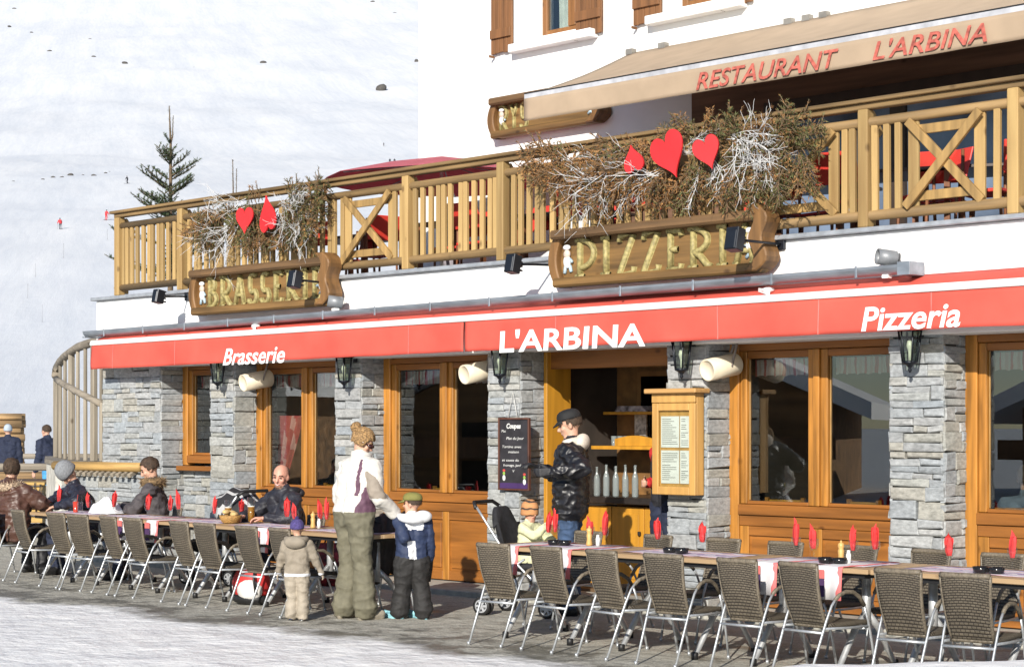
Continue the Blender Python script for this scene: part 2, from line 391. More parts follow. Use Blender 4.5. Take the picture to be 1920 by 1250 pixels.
PROF = [(40, -.6), (62, .2), (100, 3.2), (150, 9.2), (200, 16.8), (300, 34), (450, 61), (760, 113), (1200, 214), (2000, 440), (3200, 830), (5000, 1500)]
def hz(d):
    for (a, za), (b, zb) in zip(PROF, PROF[1:]):
        if d <= b:
            t = max(0, (d-a)/(b-a)); return za+(zb-za)*t
    return PROF[-1][1]
def hill(d, w):
    n1 = noise.fractal((d*.012, w*.02, 3.1), 1.0, 2.0, 4)
    return hz(d)+n1*min(1.0, max(0, (d-60)/200))*(1.2+d*.0016)
g = MB(); ds = []; d = 45.0
while d < 5000: ds.append(d); d *= 1.022
NW = 90; vs = []
for d in ds:
    for i in range(NW+1):
        w = d*(-.85+1.5*i/NW); p = CAM+FW*d+RT*w; vs.append((p.x, p.y, hill(d, w)))
g.add(vs, [(j*(NW+1)+i, j*(NW+1)+i+1, (j+1)*(NW+1)+i+1, (j+1)*(NW+1)+i) for j in range(len(ds)-1) for i in range(NW)], 0, True)
tag(g.build('snow_slope', M_['snow']), 'wide white ski slope rising behind the restaurant', 'slope', kind='structure')
def on_slope(u, v):
    """walk along the ray until it meets the slope"""
    r = ray(u, v); d = 50.0
    while d < 4900:
        p = CAM+r*d
        if p.z <= hill(d, r.dot(RT)*d): return p, d
        d *= 1.003
    return CAM+r*d, d
# foreground snow bank
g = MB(); vs = []; n1, n2 = 60, 14
for i in range(n1+1):
    w = -4+9.0*i/n1
    top = .466+.018*max(0, (w-1.6))+.02*noise.noise((w*1.3, 2, 0))
    if w < 1.6: top -= .16*(1.6-w)
    for j in range(n2+1):
        s = -1+2*j/n2; dep = 9.6+s*1.5
        z = max(-.05, top)*(1-abs(s)**2.2)+.012*noise.noise((w*3, dep*3, 1))-.03*abs(s)
        p = CAM+FW*dep+RT*w; vs.append((p.x, p.y, z))
g.add(vs, [(i*(n2+1)+j, (i+1)*(n2+1)+j, (i+1)*(n2+1)+j+1, i*(n2+1)+j+1) for i in range(n1) for j in range(n2)], 0, True)
tag(g.build('snow_bank', M_['snow_near']), 'low bank of white snow in front of the chairs', 'snow bank', kind='structure')
# pale concrete strip along the house
g = MB(); g.box((-21.2, -.75, -.1), (-3, .12, .05))
tag(g.build('doorstep_kerb', mat('pale_concrete', (.36, .35, .31), .85, 0, .15, 12, bump=.2), bevel=.01), 'pale concrete strip along foot of the facade', 'pavement', kind='structure')

# ============================================================ THE RESTAURANT
B = empty('restaurant_building', (-14, 0, 0), 0, 'white restaurant with stone pillars, honey wood windows and upper terrace', 'building')
def bpart(mb, name, mats, bevel=0.0, parent=None):
    o = mb.build(name, mats, None, bevel); o.parent = parent or B
    if parent is None: o.matrix_parent_inverse = Matrix.Translation((14, 0, 0))
    return o
YP, YW, YF = -.35, 0.0, -.42        # pillar front, window plane, parapet front
PAL = [(.36,.375,.385), (.31,.335,.355), (.385,.39,.375), (.34,.335,.305), (.40,.41,.41), (.355,.375,.39), (.33,.35,.365), (.375,.37,.335)]
def stones(mb, fr, breaks, z0, z1, seed):
    r = random.Random(seed); z = z0
    while z < z1-.02:
        h = r.choice((.05, .07, .085, .10, .12, .14, .16))*r.uniform(.85, 1.15)
        if z+h > z1-.04: h = z1-z
        for a0, a1 in zip(breaks, breaks[1:]):
            a = a0
            while a < a1-1e-4:
                w = r.uniform(.14, .44)*(1.0 if h > .06 else .8)
                if a+w > a1-.1: w = a1-a
                parts = [(z, z+h)]
                if h > .10 and r.random() < .38: parts = [(z, z+h*.5), (z+h*.5, z+h)]
                for (za, zb) in parts:
                    gp = r.uniform(.0005, .0035); d = r.uniform(.0, .022); ch = r.uniform(.006, .014)
                    jt = lambda: r.uniform(-.009, .009)
                    q = [(a+gp+jt(), za+gp+jt()), (a+w-gp+jt(), za+gp+jt()), (a+w-gp+jt(), zb-gp+jt()), (a+gp+jt(), zb-gp+jt())]
                    cx, cz = a+w/2, (za+zb)/2
                    def ins(p, k=ch): return (p[0]+(k if p[0] < cx else -k), p[1]+(k if p[1] < cz else -k))
                    o_ = [fr(p[0], p[1], -.03) for p in q]; m_ = [fr(p[0], p[1], d-.008) for p in q]
                    i_ = [fr(*ins(p), d+r.uniform(-.005, .005)) for p in q]
                    c = r.choice(PAL); k = r.uniform(.90, 1.08); k2 = r.uniform(.97, 1.03)
                    col = (c[0]*k*k2, c[1]*k, c[2]*k/k2, 1)
                    mb.add(o_+m_+i_, [(8,9,10,11)]+[(s, (s+1) % 4, 4+(s+1) % 4, 4+s) for s in range(4)]+[(4+s, 4+(s+1) % 4, 8+(s+1) % 4, 8+s) for s in range(4)], 0, False, col)
                a += w
        z += h
def pillar(x0, x1, z0, z1, seed, yb=.30, left=True):
    mb = MB(); core = .03
    mb.box((x0+core, YP+core, z0), (x1-core, yb, z1), 1)
    W = x1-x0; D = yb-YP
    def fr(a, z, d):
        if a < D: return (x0-d, yb-a, z)               # west face
        if a < D+W: return (x0+(a-D), YP-d, z)         # front
        return (x1+d, YP+(a-D-W), z)                   # east face
    # the three faces separately so each stone stays on one face
    for k, (a0, a1) in enumerate(((0, D), (D, D+W), (D+W, 2*D+W))):
        if k == 0 and not left: continue
        f2 = (lambda kk: (lambda a, z, d: {0: (x0-d, yb-a, z), 1: (x0+(a-D), YP-d, z), 2: (x1+d, YP+(a-D-W), z)}[kk]))(k)
        stones(mb, f2, [a0, a1], z0, z1, seed*10+1)
    return bpart(mb, 'stone_pillar', [M_['stone'], M_['mortar']])
XL = [XU(193, YP), XU(395, YP), XU(629, YP), XU(915, YP), XU(1252, YP), XU(1668, YP)]
XR = [XU(345, YW), XU(483, YW), XU(722, YW), XU(1020, YW), XU(1370, YW), XU(1812, YW)]
XE = XR[5]+2.15                                            # next pillar, outside the frame
for i in range(6): pillar(XL[i], XR[i], 0, 2.62, 11+i)
pillar(XE, XE+.7, 0, 2.62, 19)
# low stone wall under the small window
mb = MB(); mb.box((XR[0]+.002, YW+.02, 0), (XL[1]-.002, .28, 1.22), 1)
stones(mb, lambda a, z, d: (a, YW-.0-d-.005, z), [XR[0], XL[1]], 0, 1.22, 77)
bpart(mb, 'sill_wall', [M_['stone'], M_['mortar']])
# upper band, coping, roof slab, side and rear walls
mb = MB(); mb.box((XL[0]-.05, YF, 2.47), (-2.0, -.10, 3.35)); bpart(mb, 'parapet_wall', M_['plaster'], .01)
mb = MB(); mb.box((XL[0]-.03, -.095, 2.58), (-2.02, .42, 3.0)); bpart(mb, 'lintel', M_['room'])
mb = MB(); mb.box((XL[0]-.10, YF-.06, 3.353), (-2.0, YF+.18, 3.395)); bpart(mb, 'parapet_coping', M_['coping'], .006)
mb = MB(); mb.box((XL[0]-.03, -.09, 3.02), (-2.02, 9.0, 3.27)); bpart(mb, 'terrace_floor', mat('grey_decking', (.16, .13, .11), .8, 0, .2, 6))
mb = MB(); mb.box((XL[0]+.01, .30, 0), (XL[0]+.25, 9, 3.0)); bpart(mb, 'side_wall', M_['plaster'])
# dining room inside
x0_ = XR[3]+.03
mb = MB()
xa, xb = XL[0]+.26, -2.2; xm0, xm1 = XL[3]+.12, XL[4]+.12
for a, b in ((xa, xm0), (xm1, xb)):
    mb.box((a, 4.4, 0), (b, 4.5, 3.0)); 
mb.box((x0_-.14, .33, 0), (x0_-.08, 4.4, 2.95)); mb.box((xm1+.0, .32, 0), (xm1+.06, 4.4, 2.95)); mb.box((xb, .32, 0), (xb+.1, 4.5, 2.95))
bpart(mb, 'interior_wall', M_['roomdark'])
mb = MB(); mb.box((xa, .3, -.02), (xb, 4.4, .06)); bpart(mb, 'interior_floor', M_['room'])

# ---- windows: frame mesh 'window' with panes, lower panel and curtain
lace = stripe_mat('lace_valance', ((.55, .50, .48), (.42, .05, .06), (.55, .5, .48), (.5, .35, .33)), 9.0, 0, .9, .35)
redcur = stripe_mat('red_curtain', ((.42, .07, .07), (.60, .30, .28), (.45, .05, .06)), 6, 0, .9, .6)
def window(x0, x1, zb, zt, kick, double=True, drape=None):
    mb = MB(); s = .115; ms = .075
    def upright(a, b, y0, y1, z0, z1): mb.box((a, y0, z0), (b, y1, z1), 0)
    # outer posts and head
    zlo = .06 if kick else zb-.13
    upright(x0+.003, x0+s, -.03, .09, zlo, zt+.20); upright(x1-s, x1-.003, -.03, .09, zlo, zt+.20)
    mb.box((x0+s+.002, -.025, zt+.07), (x1-s-.002, .085, zt+.20), 1)
    xm = (x0+x1)/2; segs = [(x0+s, xm-.03), (xm+.03, x1-s)] if double else [(x0+s, x1-s)]
    if double: upright(xm-.032, xm+.032, -.034, .09, zb, zt+.068)
    for a, b in segs:                                        # sash of each leaf
        upright(a+.004, a+ms, -.005, .075, zb, zt+.066); upright(b-ms, b-.004, -.005, .075, zb, zt+.066)
        mb.box((a+ms+.002, .0, zt), (b-ms-.002, .07, zt+.066), 1)
        mb.box((a+ms+.002, .0, zb-.002), (b-ms-.002, .07, zb+.03), 1)
        # glazing beads
        mb.box((a+ms+.001, .03, zb+.032), (a+ms+.014, .05, zt-.002), 2); mb.box((b-ms-.014, .03, zb+.032), (b-ms-.001, .05, zt-.002), 2)
    mb.box((x0+s+.002, -.045, zb-.10), (x1-s-.002, .085, zb-.004), 1)
    w = bpart(mb, 'window', [M_['frame_v'], M_['frame_h'], mat('bead', (.30, .17, .05), .5)], .006)
    for a, b in segs:
        q = MB(); q.box((a+ms+.006, .036, zb+.02), (b-ms-.006, .042, zt+.01)); q.build('pane', M_['glass'], w)
        c = MB(); n = 24; vs = []                            # gathered lace strip behind the head of the glass
        for i in range(n+1):
            xx = a+ms+(b-a-2*ms)*i/n; yy = .13+.012*math.sin(i*2.1); vs += [(xx, yy, zt-.01), (xx, yy+.004*math.sin(i), zt-.155-.012*(i % 4 == 0))]
        c.add(vs, [(2*i, 2*i+2, 2*i+3, 2*i+1) for i in range(n)], 0, True); c.build('curtain', lace, w)
    if kick:
        p = MB(); p.box((x0+s+.002, -.02, zb-.20), (x1-s-.002, .08, zb-.104), 0)
        p.box((x0+s+.002, .012, .06), (x1-s-.002, .07, zb-.202), 1)
        for xx in (x0+s+.002, (x0+x1)/2-.05, x1-s-.102): p.box((xx, -.012, .062), (xx+.1, .010, zb-.203), 2)
        for a, b in ((x0+s+.104, (x0+x1)/2-.052), ((x0+x1)/2+.052, x1-s-.104)):
            p.box((a, -.010, .062), (b, .010, .16), 0); p.box((a, -.010, zb-.29), (b, .010, zb-.203), 0)
            p.box((a+.03, -.002, .19), (b-.03, .009, zb-.32), 1)
        p.build('panel', [M_['frame_h'], M_['panel'], M_['frame_v']], w, .005)
    return w
W1 = window(XR[0], XL[1], 1.36, 2.36, False, double=False)
mb = MB(); mb.box((XR[0]+.02, -.14, 1.165), (XL[1]-.02, -.03, 1.225)); s_ = bpart(mb, 'window_sill', M_['frame_h'], .008)
W2 = window(XR[1], XL[2], 1.0, 2.34, True)
W3 = window(XR[2], XL[3], 1.0, 2.34, True)
W5 = window(XR[4], XL[5], 1.0, 2.34, True)
W6 = window(XR[5], XE, 1.0, 2.34, True)
# drawn red curtain in the second window
c = MB(); n = 40; xa_ = XU(505, .3); vs = []
for k in range(9):
    z = 1.85-.85*k/8; wdt = .50-.05*k+.0*k; cx_ = xa_+.38-.022*k
    for i in range(n+1):
        t = i/n; vs.append((cx_+(t-.5)*wdt, .32+.03*math.sin(t*26+k*.2), z))
c.add(vs, [(k*(n+1)+i, k*(n+1)+i+1, (k+1)*(n+1)+i+1, (k+1)*(n+1)+i) for k in range(8) for i in range(n)], 0, True)
c.build('curtain', redcur, W2)

# ---- indoor tables just behind the glass
linen = mat('pale_linen', (.50, .51, .54), .85, 0, .06, 6)
def indoor_table(x, y, label):
    t = empty('dining_table', (x, y, .06), R_(8), label, 'table', 'tables indoors behind the windows')
    mb = MB(); mb.box((-.55, -.38, .70), (.55, .38, .73)); mb.build('tabletop', M_['frame_h'], t, .004)
    for sx in (-.48, .48):
        for sy in (-.3, .3): mb = MB(); mb.box((sx-.03, sy-.03, 0), (sx+.03, sy+.03, .699)); mb.build('leg', M_['frame_v'], t)
    mb = MB(); n = 36; vs = []
    for (k, z) in ((1.0, .735), (1.02, .73), (1.03, .60), (1.05, .46)):
        for i in range(n):
            a = 2*PI*i/n; c, s = math.cos(a), math.sin(a); q = max(abs(c), abs(s)); w = .012*math.sin(a*9) if z < .7 else 0; vs.append((c/q*(.57*k+w), s/q*(.40*k+w), z))
    mb.add(vs, [tuple(range(n))]+[(j*n+i, (j+1)*n+i, (j+1)*n+(i+1) % n, j*n+(i+1) % n) for j in range(3) for i in range(n)], 0, True); mb.build('tablecloth', linen, t)
for (xa__, yy, nm) in (((XR[1]+XL[2])/2+.1, .75, 'pale covered table indoors behind the window left of the woman'), ((XR[2]+XL[3])/2+.25, .8, 'pale covered table indoors behind the window above the boy'), ((XR[4]+XL[5])/2-.35, .75, 'pale covered table indoors at the left leaf of the large window'), ((XR[4]+XL[5])/2+.75, .9, 'pale covered table indoors at the right leaf of the large window'), (XR[5]+.65, 1.7, 'pale covered table indoors behind the window at the right edge')): indoor_table(xa__, yy, nm)
def dining_chair(x, y, rz, label):
    c = empty('dining_chair', (x, y, .06), rz, label, 'chair', 'wooden chairs indoors behind the windows')
    mb = MB(); mb.box((-.21, -.21, .43), (.21, .21, .46)); mb.build('seat', M_['frame_v'], c, .006)
    for sx in (-.18, .18): mb = MB(); mb.beam((sx, -.19, 0), (sx, -.24, 1.0), .035, .035, (0, 1, 0)); mb.build('leg', M_['frame_v'], c); mb = MB(); mb.beam((sx, .18, 0), (sx, .18, .429), .035, .035, (0, 1, 0)); mb.build('leg', M_['frame_v'], c)
    mb = MB(); mb.box((-.16, -.25, .84), (.16, -.22, .98)); [mb.box((k*.1-.015, -.235, .47), (k*.1+.015, -.215, .839)) for k in (-1, 0, 1)]; mb.build('backrest', M_['yellow_v'], c, .004)
dining_chair((XR[4]+XL[5])/2-.55, .42, R_(12), 'wooden chair indoors, seen through left leaf of the large window'); dining_chair((XR[4]+XL[5])/2+.35, .50, R_(-10), 'wooden chair indoors, seen through right leaf of the large window'); dining_chair((XR[1]+XL[2])/2+.35, .38, R_(5), 'wooden chair indoors behind the window left of the woman'); dining_chair((XR[2]+XL[3])/2-.2, .42, R_(-8), 'wooden chair indoors behind the window above the boy')

# ---- bar hatch
x0, x1 = XR[3]+.03, XL[4]-.03
mb = MB()
mb.box((x0, -.04, .06), (x0+.05, .32, 2.55), 0); mb.box((x1-.05, -.04, .06), (x1, 1.2, 2.55), 0)
mb.box((x0-.02, .02, 2.30), (x1+.02, .10, 2.575), 1)
bpart(mb, 'hatch_frame', [M_['yellow_v'], M_['frame_h']], .006)
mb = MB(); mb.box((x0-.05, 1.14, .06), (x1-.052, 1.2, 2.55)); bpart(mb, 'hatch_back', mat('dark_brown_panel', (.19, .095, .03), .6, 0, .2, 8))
mb = MB()
ys_ = (.42, .46)
nd = 4; wdt = (x1-x0-.12)/nd
for i in range(nd):
    a = x0+.06+i*wdt
    mb.box((a+.006, .44, .1), (a+wdt-.006, .48, .90), 0); mb.box((a+.07, .43, .17), (a+wdt-.07, .437, .83), 0)
    mb.box((a+wdt-.06, .40, .62), (a+wdt-.035, .428, .66), 1)
bpart(mb, 'bar_cabinet', [M_['yellow_v'], M_['black']], .005)
mb = MB(); mb.box((x0+.053, .34, .93), (x1-.053, 1.12, 1.0)); bpart(mb, 'bar_counter', mat('dark_counter', (.025, .02, .018), .35, 0, .2, 10), .008)
mb = MB(); mb.box((x0+.055, .62, 1.48), (x1-.055, 1.12, 1.515), 0)
n = 40; xa_, xb_ = x0+.35, x1-.2; vs = []
for i in range(n+1):
    t = i/n; h = .07+.035*abs(math.sin(t*PI*2.5)); xx = xa_+(xb_-xa_)*t
    vs += [(xx, .66, 1.517), (xx, .66, 1.517+h), (xx, .69, 1.517), (xx, .69, 1.517+h)]
fs = []
for i in range(n): fs += [(4*i, 4*i+4, 4*i+5, 4*i+1), (4*i+2, 4*i+3, 4*i+7, 4*i+6), (4*i+1, 4*i+5, 4*i+7, 4*i+3)]
mb.add(vs, fs, 0); bpart(mb, 'bar_shelf', M_['yellow_v'])
mb = MB(); mb.box((x0+.055, .80, 1.84), (x0+1.2, 1.12, 1.87), 0); bpart(mb, 'upper_shelf', M_['yellow_v'], .004)
mb = MB()
for a, b in ((x0+.28, x0+.80), (x0+.90, x0+1.45)):
    mb.box((a, 1.09, 1.55), (b, 1.13, 2.30), 0); mb.box((a+.06, 1.08, 1.60), (b-.06, 1.088, 2.24), 1)
bpart(mb, 'cupboard_door', [mat('dim_brown_wood', (.22, .11, .035), .5), M_['glass_dark']])
# things standing in the hatch
def bottle(x, y, z, h, col, lab, grp='glass bottles on the bar counter'):
    b = MB(); r = .033
    b.lathe([(r*.9, 0), (r, .01), (r, h*.58), (r*.8, h*.68), (r*.38, h*.8), (r*.36, h*.95), (r*.42, h*.96), (r*.42, h)], 14)
    return tag(b.build('bottle', col, loc=(x, y, z)), lab, 'bottle', grp)
bglass = mat('clear_bottle', (.30, .34, .34), .10, 0, .05, 5); bglass.node_tree.nodes['Principled BSDF'].inputs['Alpha'].default_value = .5
xb0 = XU(1128, .55)
for k in range(9):
    bottle(xb0-.02+.066*k, .50+.07*(k % 2), 1.0, .30+.012*((k*7) % 3), bglass, f'clear glass water bottle, {ORD[k+1]} from the left of the row on bar counter')
for k in range(4):
    bottle(XU(1112, .8)+.1*k, .80, 1.0, .30, M_['clear'], f'dim glass bottle at the back of bar counter, {ORD[k+1]} from the left', 'bottles at the back of the bar')
def tumbler(x, y, z, lab):
    b = MB(); b.lathe([(.026, 0), (.032, .10), (.030, .10), (.025, .006), (0, .006)], 12, cap=False); tag(b.build('tumbler', bglass, loc=(x, y, z)), lab, 'glass', 'tumblers on the shelf in the bar hatch')
for k in range(6): tumbler(XU(1145, .66)+.085*k, .655-.0, 1.516+.0, f'small tumbler on the middle shelf of the hatch, {ORD[k+1]} from the left') if False else tumbler(XU(1150, .75)+.085*k, .76, 1.516, f'small tumbler on the middle shelf of the hatch, {ORD[k+1]} from the left')
for k in range(3):
    b = MB(); w = (.16, .12, .20)[k]; b.box((-w/2, -.01, 0), (w/2, .01, (.22, .30, .18)[k])); tag(b.build('framed_notice', [mat('notice_%d' % k, ((.42, .40, .36), (.20, .05, .05), (.34, .36, .40))[k], .6, 0, .4, 25)], loc=(x0+.36+.36*k, 1.06, 1.62)), ('pale framed notice on the back wall of the hatch', 'dark red framed notice on the back wall of the hatch', 'bluish framed notice on the back wall of the hatch')[k], 'notice')
st = MB()
for k in range(5): st.box((-.22+.01*k, -.13, .012*k), (.22-.015*k, .13, .012*k+.009))
tag(st.build('magazine_pile', [mat('shiny_magazine', (.42, .38, .40), .2, 0, .5, 14, bump=.4)], loc=(x0+.42, .95, 1.871), bevel=.002), 'pile of shiny dark magazines on the upper shelf in hatch', 'magazines')

# ---- upper storey
YU = 2.5; XC = XU(785, YU)
wins = [(XU(1006, YU), XU(1085, YU)+.30, ZV(1045, 62, YU)), (XU(1268, YU), XU(1268, YU)+(XU(1085, YU)+.30-XU(1006, YU)), ZV(1045, 62, YU))]
mb = MB(); zt_ = 9.2; zlow = 3.28; xx = XC
for (a, b, zb) in wins:
    mb.box((xx, YU, zlow), (a, YU+.3, zt_)); mb.box((a, YU, zlow), (b, YU+.3, zb)); mb.box((a, YU, zb+1.35), (b, YU+.3, zt_)); xx = b
mb.box((xx, YU, zlow), (-2.0, YU+.3, zt_)); mb.box((XC, YU+.3, zlow), (XC+.3, 9, zt_))
uw = bpart(mb, 'upper_wall', M_['plaster'])
for i, (a, b, zb) in enumerate(wins):
    mb = MB(); y0, y1 = YU+.10, YU+.17
    mb.box((a+.004, y0, zb+.003), (a+.08, y1, zb+1.34)); mb.box((b-.08, y0, zb+.003), (b-.004, y1, zb+1.34))
    mb.box((a+.082, y0, zb+.003), (b-.082, y1, zb+.08)); mb.box((a+.082, y0, zb+1.26), (b-.082, y1, zb+1.34))
    xm = (a+b)/2; mb.box((xm-.06, y0-.012, zb+.082), (xm+.06, y1, zb+1.258))
    w = bpart(mb, 'upper_window', wood('window_brown', (.23, .10, .03), 'z', .5, .15, .03), .005)
    q = MB(); q.box((a+.081, y0+.03, zb+.07), (b-.081, y0+.036, zb+1.27)); q.build('pane', M_['glass'], w)
    c = MB(); n = 30; vs = []
    for k in range(n+1):
        t = k/n; vs += [(a+.13+.30*t, YU+.27+.02*math.sin(t*30), zb+.05), (a+.11+.26*t, YU+.27+.02*math.sin(t*30), zb+1.33)]
    c.add(vs, [(2*k, 2*k+2, 2*k+3, 2*k+1) for k in range(n)], 0, True); c.build('curtain', mat('white_net', (.7, .72, .68), .9), w)
    mb = MB(); mb.box((a-.35, YU-.15, zb-.16), (b+.02, YU-.002, zb-.06)); mb.build('sill', M_['plaster'], w, .008)
    for (sa, sb) in (((a-.74, a-.37) if i == 0 else (a-.60, a-.18)), (b-.30, b+.12)):
        m2 = MB(); k = 5; pw = (sb-sa)/k
        for j in range(k): m2.box((sa+j*pw+.004, YU-.06, zb-.12+.006*(j % 3)), (sa+(j+1)*pw-.003, YU-.03, zb+1.36))
        m2.beam((sa+.01, YU-.075, zb+.12), (sb-.01, YU-.075, zb+.12), .03, .11, (0, 0, 1)); m2.beam((sa+.01, YU-.075, zb+1.1), (sb-.01, YU-.075, zb+1.1), .03, .11)
        m2.beam((sa+.02, YU-.105, zb-.145), (sa+.02, YU-.02, zb-.145), .02, .03)
        m2.build('shutter', M_['shutter'], w, .003)
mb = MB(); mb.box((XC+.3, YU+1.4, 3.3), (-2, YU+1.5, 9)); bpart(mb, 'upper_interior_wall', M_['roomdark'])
# warm bounced shade on the wall under the beige awning, painted as brown panels
bw = wood('warm_shade_brown', (.16, .085, .05), 'x', .8, .2, .05)
mb = MB(); mb.box((XU(1300, YU), YU-.03, 3.3), (-2.5, YU-.002, 5.75)); mb.box((XU(1150, YU), YU-.03, 3.3), (XU(1300, YU)-.002, YU-.002, 5.02)); bpart(mb, 'warm_shade_panel', bw)
# terrace glazing on the right, in the shade of the beige awning
mb = MB(); xg0, xg1 = XU(1455, YU), -2.6
zg0, zg1 = 3.3, 5.05
k = 6; ww = (xg1-xg0)/k
for j in range(k+1): mb.box((xg0+j*ww-.09, YU-.10, zg0), (xg0+j*ww+.09, YU-.034, zg1))
mb.box((xg0-.09, YU-.10, zg1+.002), (xg1+.09, YU-.034, zg1+.15))
tw = bpart(mb, 'terrace_glazing', mat('dark_frame', (.045, .03, .022), .5))
for j in range(k):
    q = MB(); q.box((xg0+j*ww+.092, YU-.055, zg0), (xg0+(j+1)*ww-.092, YU-.045, zg1)); 
    q.build('pane', mat('sky_painted_glass', (.15, .20, .29), .12, 0, .35, 1.2), tw)  # reflected sky painted into the opaque pane colour as blue patches

# ============================================================ GUTTER (part of the building)
XM = -14.5
def tz(x, z): return z+.0036*(x-XM)
gx0, gx1 = XU(163, -.62), XU(1712, -.60)
mb = MB(); n = 10; vs = []
for x in (gx0, gx1):
    for j in range(n+1):
        t = PI+PI*j/n; vs.append((x, -.60+.085*math.cos(t), tz(x, 2.995)+.085*math.sin(t)*.9+.005*(x-XM)*.8))
    for j in range(n, -1, -1):
        t = PI+PI*j/n; vs.append((x, -.60+.075*math.cos(t), tz(x, 2.995)+.075*math.sin(t)*.9+.005*(x-XM)*.8))
N_ = 2*(n+1)
mb.add(vs, [(i, (i+1) % N_, N_+(i+1) % N_, N_+i) for i in range(N_)]+[tuple(range(N_)), tuple(range(2*N_-1, N_-1, -1))], 0, False)
zl = tz(gx1, 2.995)+.004*(gx1-XM); 
for k in range(14):
    x = gx0+.5+k*(gx1-gx0-1)/13; zz = tz(x, 2.995)+.004*(x-XM)
    mb.box((x-.012, -.69, zz-.085), (x+.012, -.685, zz+.012))
mb.box((gx1-.10, -.685, zl-.09), (gx1+.02, -.46, zl+.02)); mb.box((gx0-.0, -.69, tz(gx0, 2.995)-.11), (gx0+.05, -.44, tz(gx0, 2.9)))
bpart(mb, 'gutter', M_['zinc'], .004)
# ============================================================ lettering helper
def text_part(s, x0, x1, z0, z1, Y, mt, parent, warp=None, shear=.0, bold=.0, extrude=.0, name='lettering', tilt=0.0, smooth_cap=True):
    """word as a flat mesh in the X-Z plane facing -Y, fitted between x0..x1 with its baseline z0 and capitals up to z1"""
    cu = bpy.data.curves.new('t', 'FONT'); cu.body = s; cu.size = 1; cu.shear = shear; cu.offset = bold; cu.extrude = extrude; cu.resolution_u = 4
    ob = bpy.data.objects.new('t', cu); COL.objects.link(ob)
    dg = bpy.context.evaluated_depsgraph_get(); me = bpy.data.meshes.new_from_object(ob.evaluated_get(dg))
    bpy.data.objects.remove(ob); bpy.data.curves.remove(cu)
    co = np.empty(len(me.vertices)*3); me.vertices.foreach_get('co', co); co = co.reshape(-1, 3)
    lo, hi = co.min(0), co.max(0); cap = .72+bold
    xs = x0+(co[:, 0]-lo[0])/(hi[0]-lo[0])*(x1-x0); zs = z0+co[:, 1]/cap*(z1-z0)+tilt*(xs-x0); ysv = Y-co[:, 2]-extrude
    if warp is not None: ysv = np.array([warp(a, b) for a, b in zip(xs, zs)])-co[:, 2]-extrude-.004
    me.vertices.foreach_set('co', np.stack([xs, ysv, zs], 1).ravel()); me.update(); me.name = name
    me.materials.append(mt)
    o = bpy.data.objects.new(name, me); COL.objects.link(o); o.parent = parent
    return o

# ============================================================ BALCONY RAILING
YR = -.42
RL = empty('balcony_railing', (0, 0, 0), 0, 'pale timber balcony railing with uprights and crossed panels round the terrace', 'railing')
def rx(u): return XU(u, YR)
rx0, rx1 = rx(219), rx(2080)
mb = MB(); mb.beam((rx0-.05, YR, 4.462), (rx1, YR, 4.462), .17, .035); mb.beam((rx0, YR, 4.418), (rx1, YR, 4.418), .09, .05); mb.build('top_rail', M_['rail_h'], RL, .006)
mb = MB(); mb.tube([(rx0, YR+.0, 4.285), (rx1, YR, 4.285)], .042, 10); mb.build('middle_rail', M_['rail_h'], RL)
mb = MB(); mb.tube([(rx0, YR, 3.495), (rx1, YR, 3.495)], .045, 10); mb.build('bottom_rail', M_['rail_h'], RL)
posts_u = [225, 343, 766, 944, 1290, 1624, 1905, 2070]
for u in posts_u:
    x = rx(u); mb = MB(); mb.box((x-.05, YR-.06, 3.395), (x+.05, YR+.045, 4.393)); mb.build('post', M_['rail_v'], RL, .008)
    mb = MB(); mb.beam((x, YR+.06, 4.37), (x, YR+.20, 4.20), .08, .05, (1, 0, 0)); mb.beam((x, YR+.075, 3.42), (x, YR+.075, 4.28), .08, .05, (1, 0, 0)); mb.build('post_brace', M_['rail_v'], RL, .005)
crosses = [(652, 733), (1444, 1562), (1712, 1836)]
px_ = [rx(u) for u in posts_u]; cx_ = [(rx(a), rx(b)) for a, b in crosses]
base_b = None
x = rx0+.16; xs_b = []
while x < rx1-.1:
    if all(abs(x-p) > .085 for p in px_) and all(not (a-.07 < x < b+.07) for a, b in cx_): xs_b.append(x)
    x += .112
proto_b = None
for i, x in enumerate(xs_b):
    if proto_b is None:
        mb = MB(); mb.box((-.03, -.02, 3.50), (.03, .02, 4.275)); proto_b = mb.build('baluster', M_['rail_v'], RL, .006); o = proto_b
    else:
        o = proto_b.copy(); COL.objects.link(o); o.parent = RL
    o.location = (x+rnd.uniform(-.006, .006), YR+.0, rnd.uniform(-.004, .004)); o.rotation_euler = (0, R_(rnd.uniform(-.4, .4)), R_(rnd.uniform(-4, 4)))
for a, b in cx_:
    for xx in (a, b):
        mb = MB(); mb.box((xx-.05, YR+.0, 3.50), (xx+.05, YR+.03, 4.28)); mb.build('cross_upright', M_['rail_v'], RL, .004)
    for zz in (3.62, 4.17):
        mb = MB(); mb.box((a+.051, YR, zz-.04), (b-.051, YR+.028, zz+.04)); mb.build('cross_slat', M_['rail_d'], RL, .004)
    mb = MB(); mb.beam((a-.04, YR-.02, 4.25), (b+.04, YR-.02, 3.53), .035, .075, (0, 0, 1)); mb.build('cross_brace', M_['rail_d'], RL, .004)
    mb = MB(); mb.beam((a-.04, YR-.058, 3.53), (b+.04, YR-.058, 4.25), .035, .075, (0, 0, 1)); mb.build('cross_brace', M_['rail_d'], RL, .004)

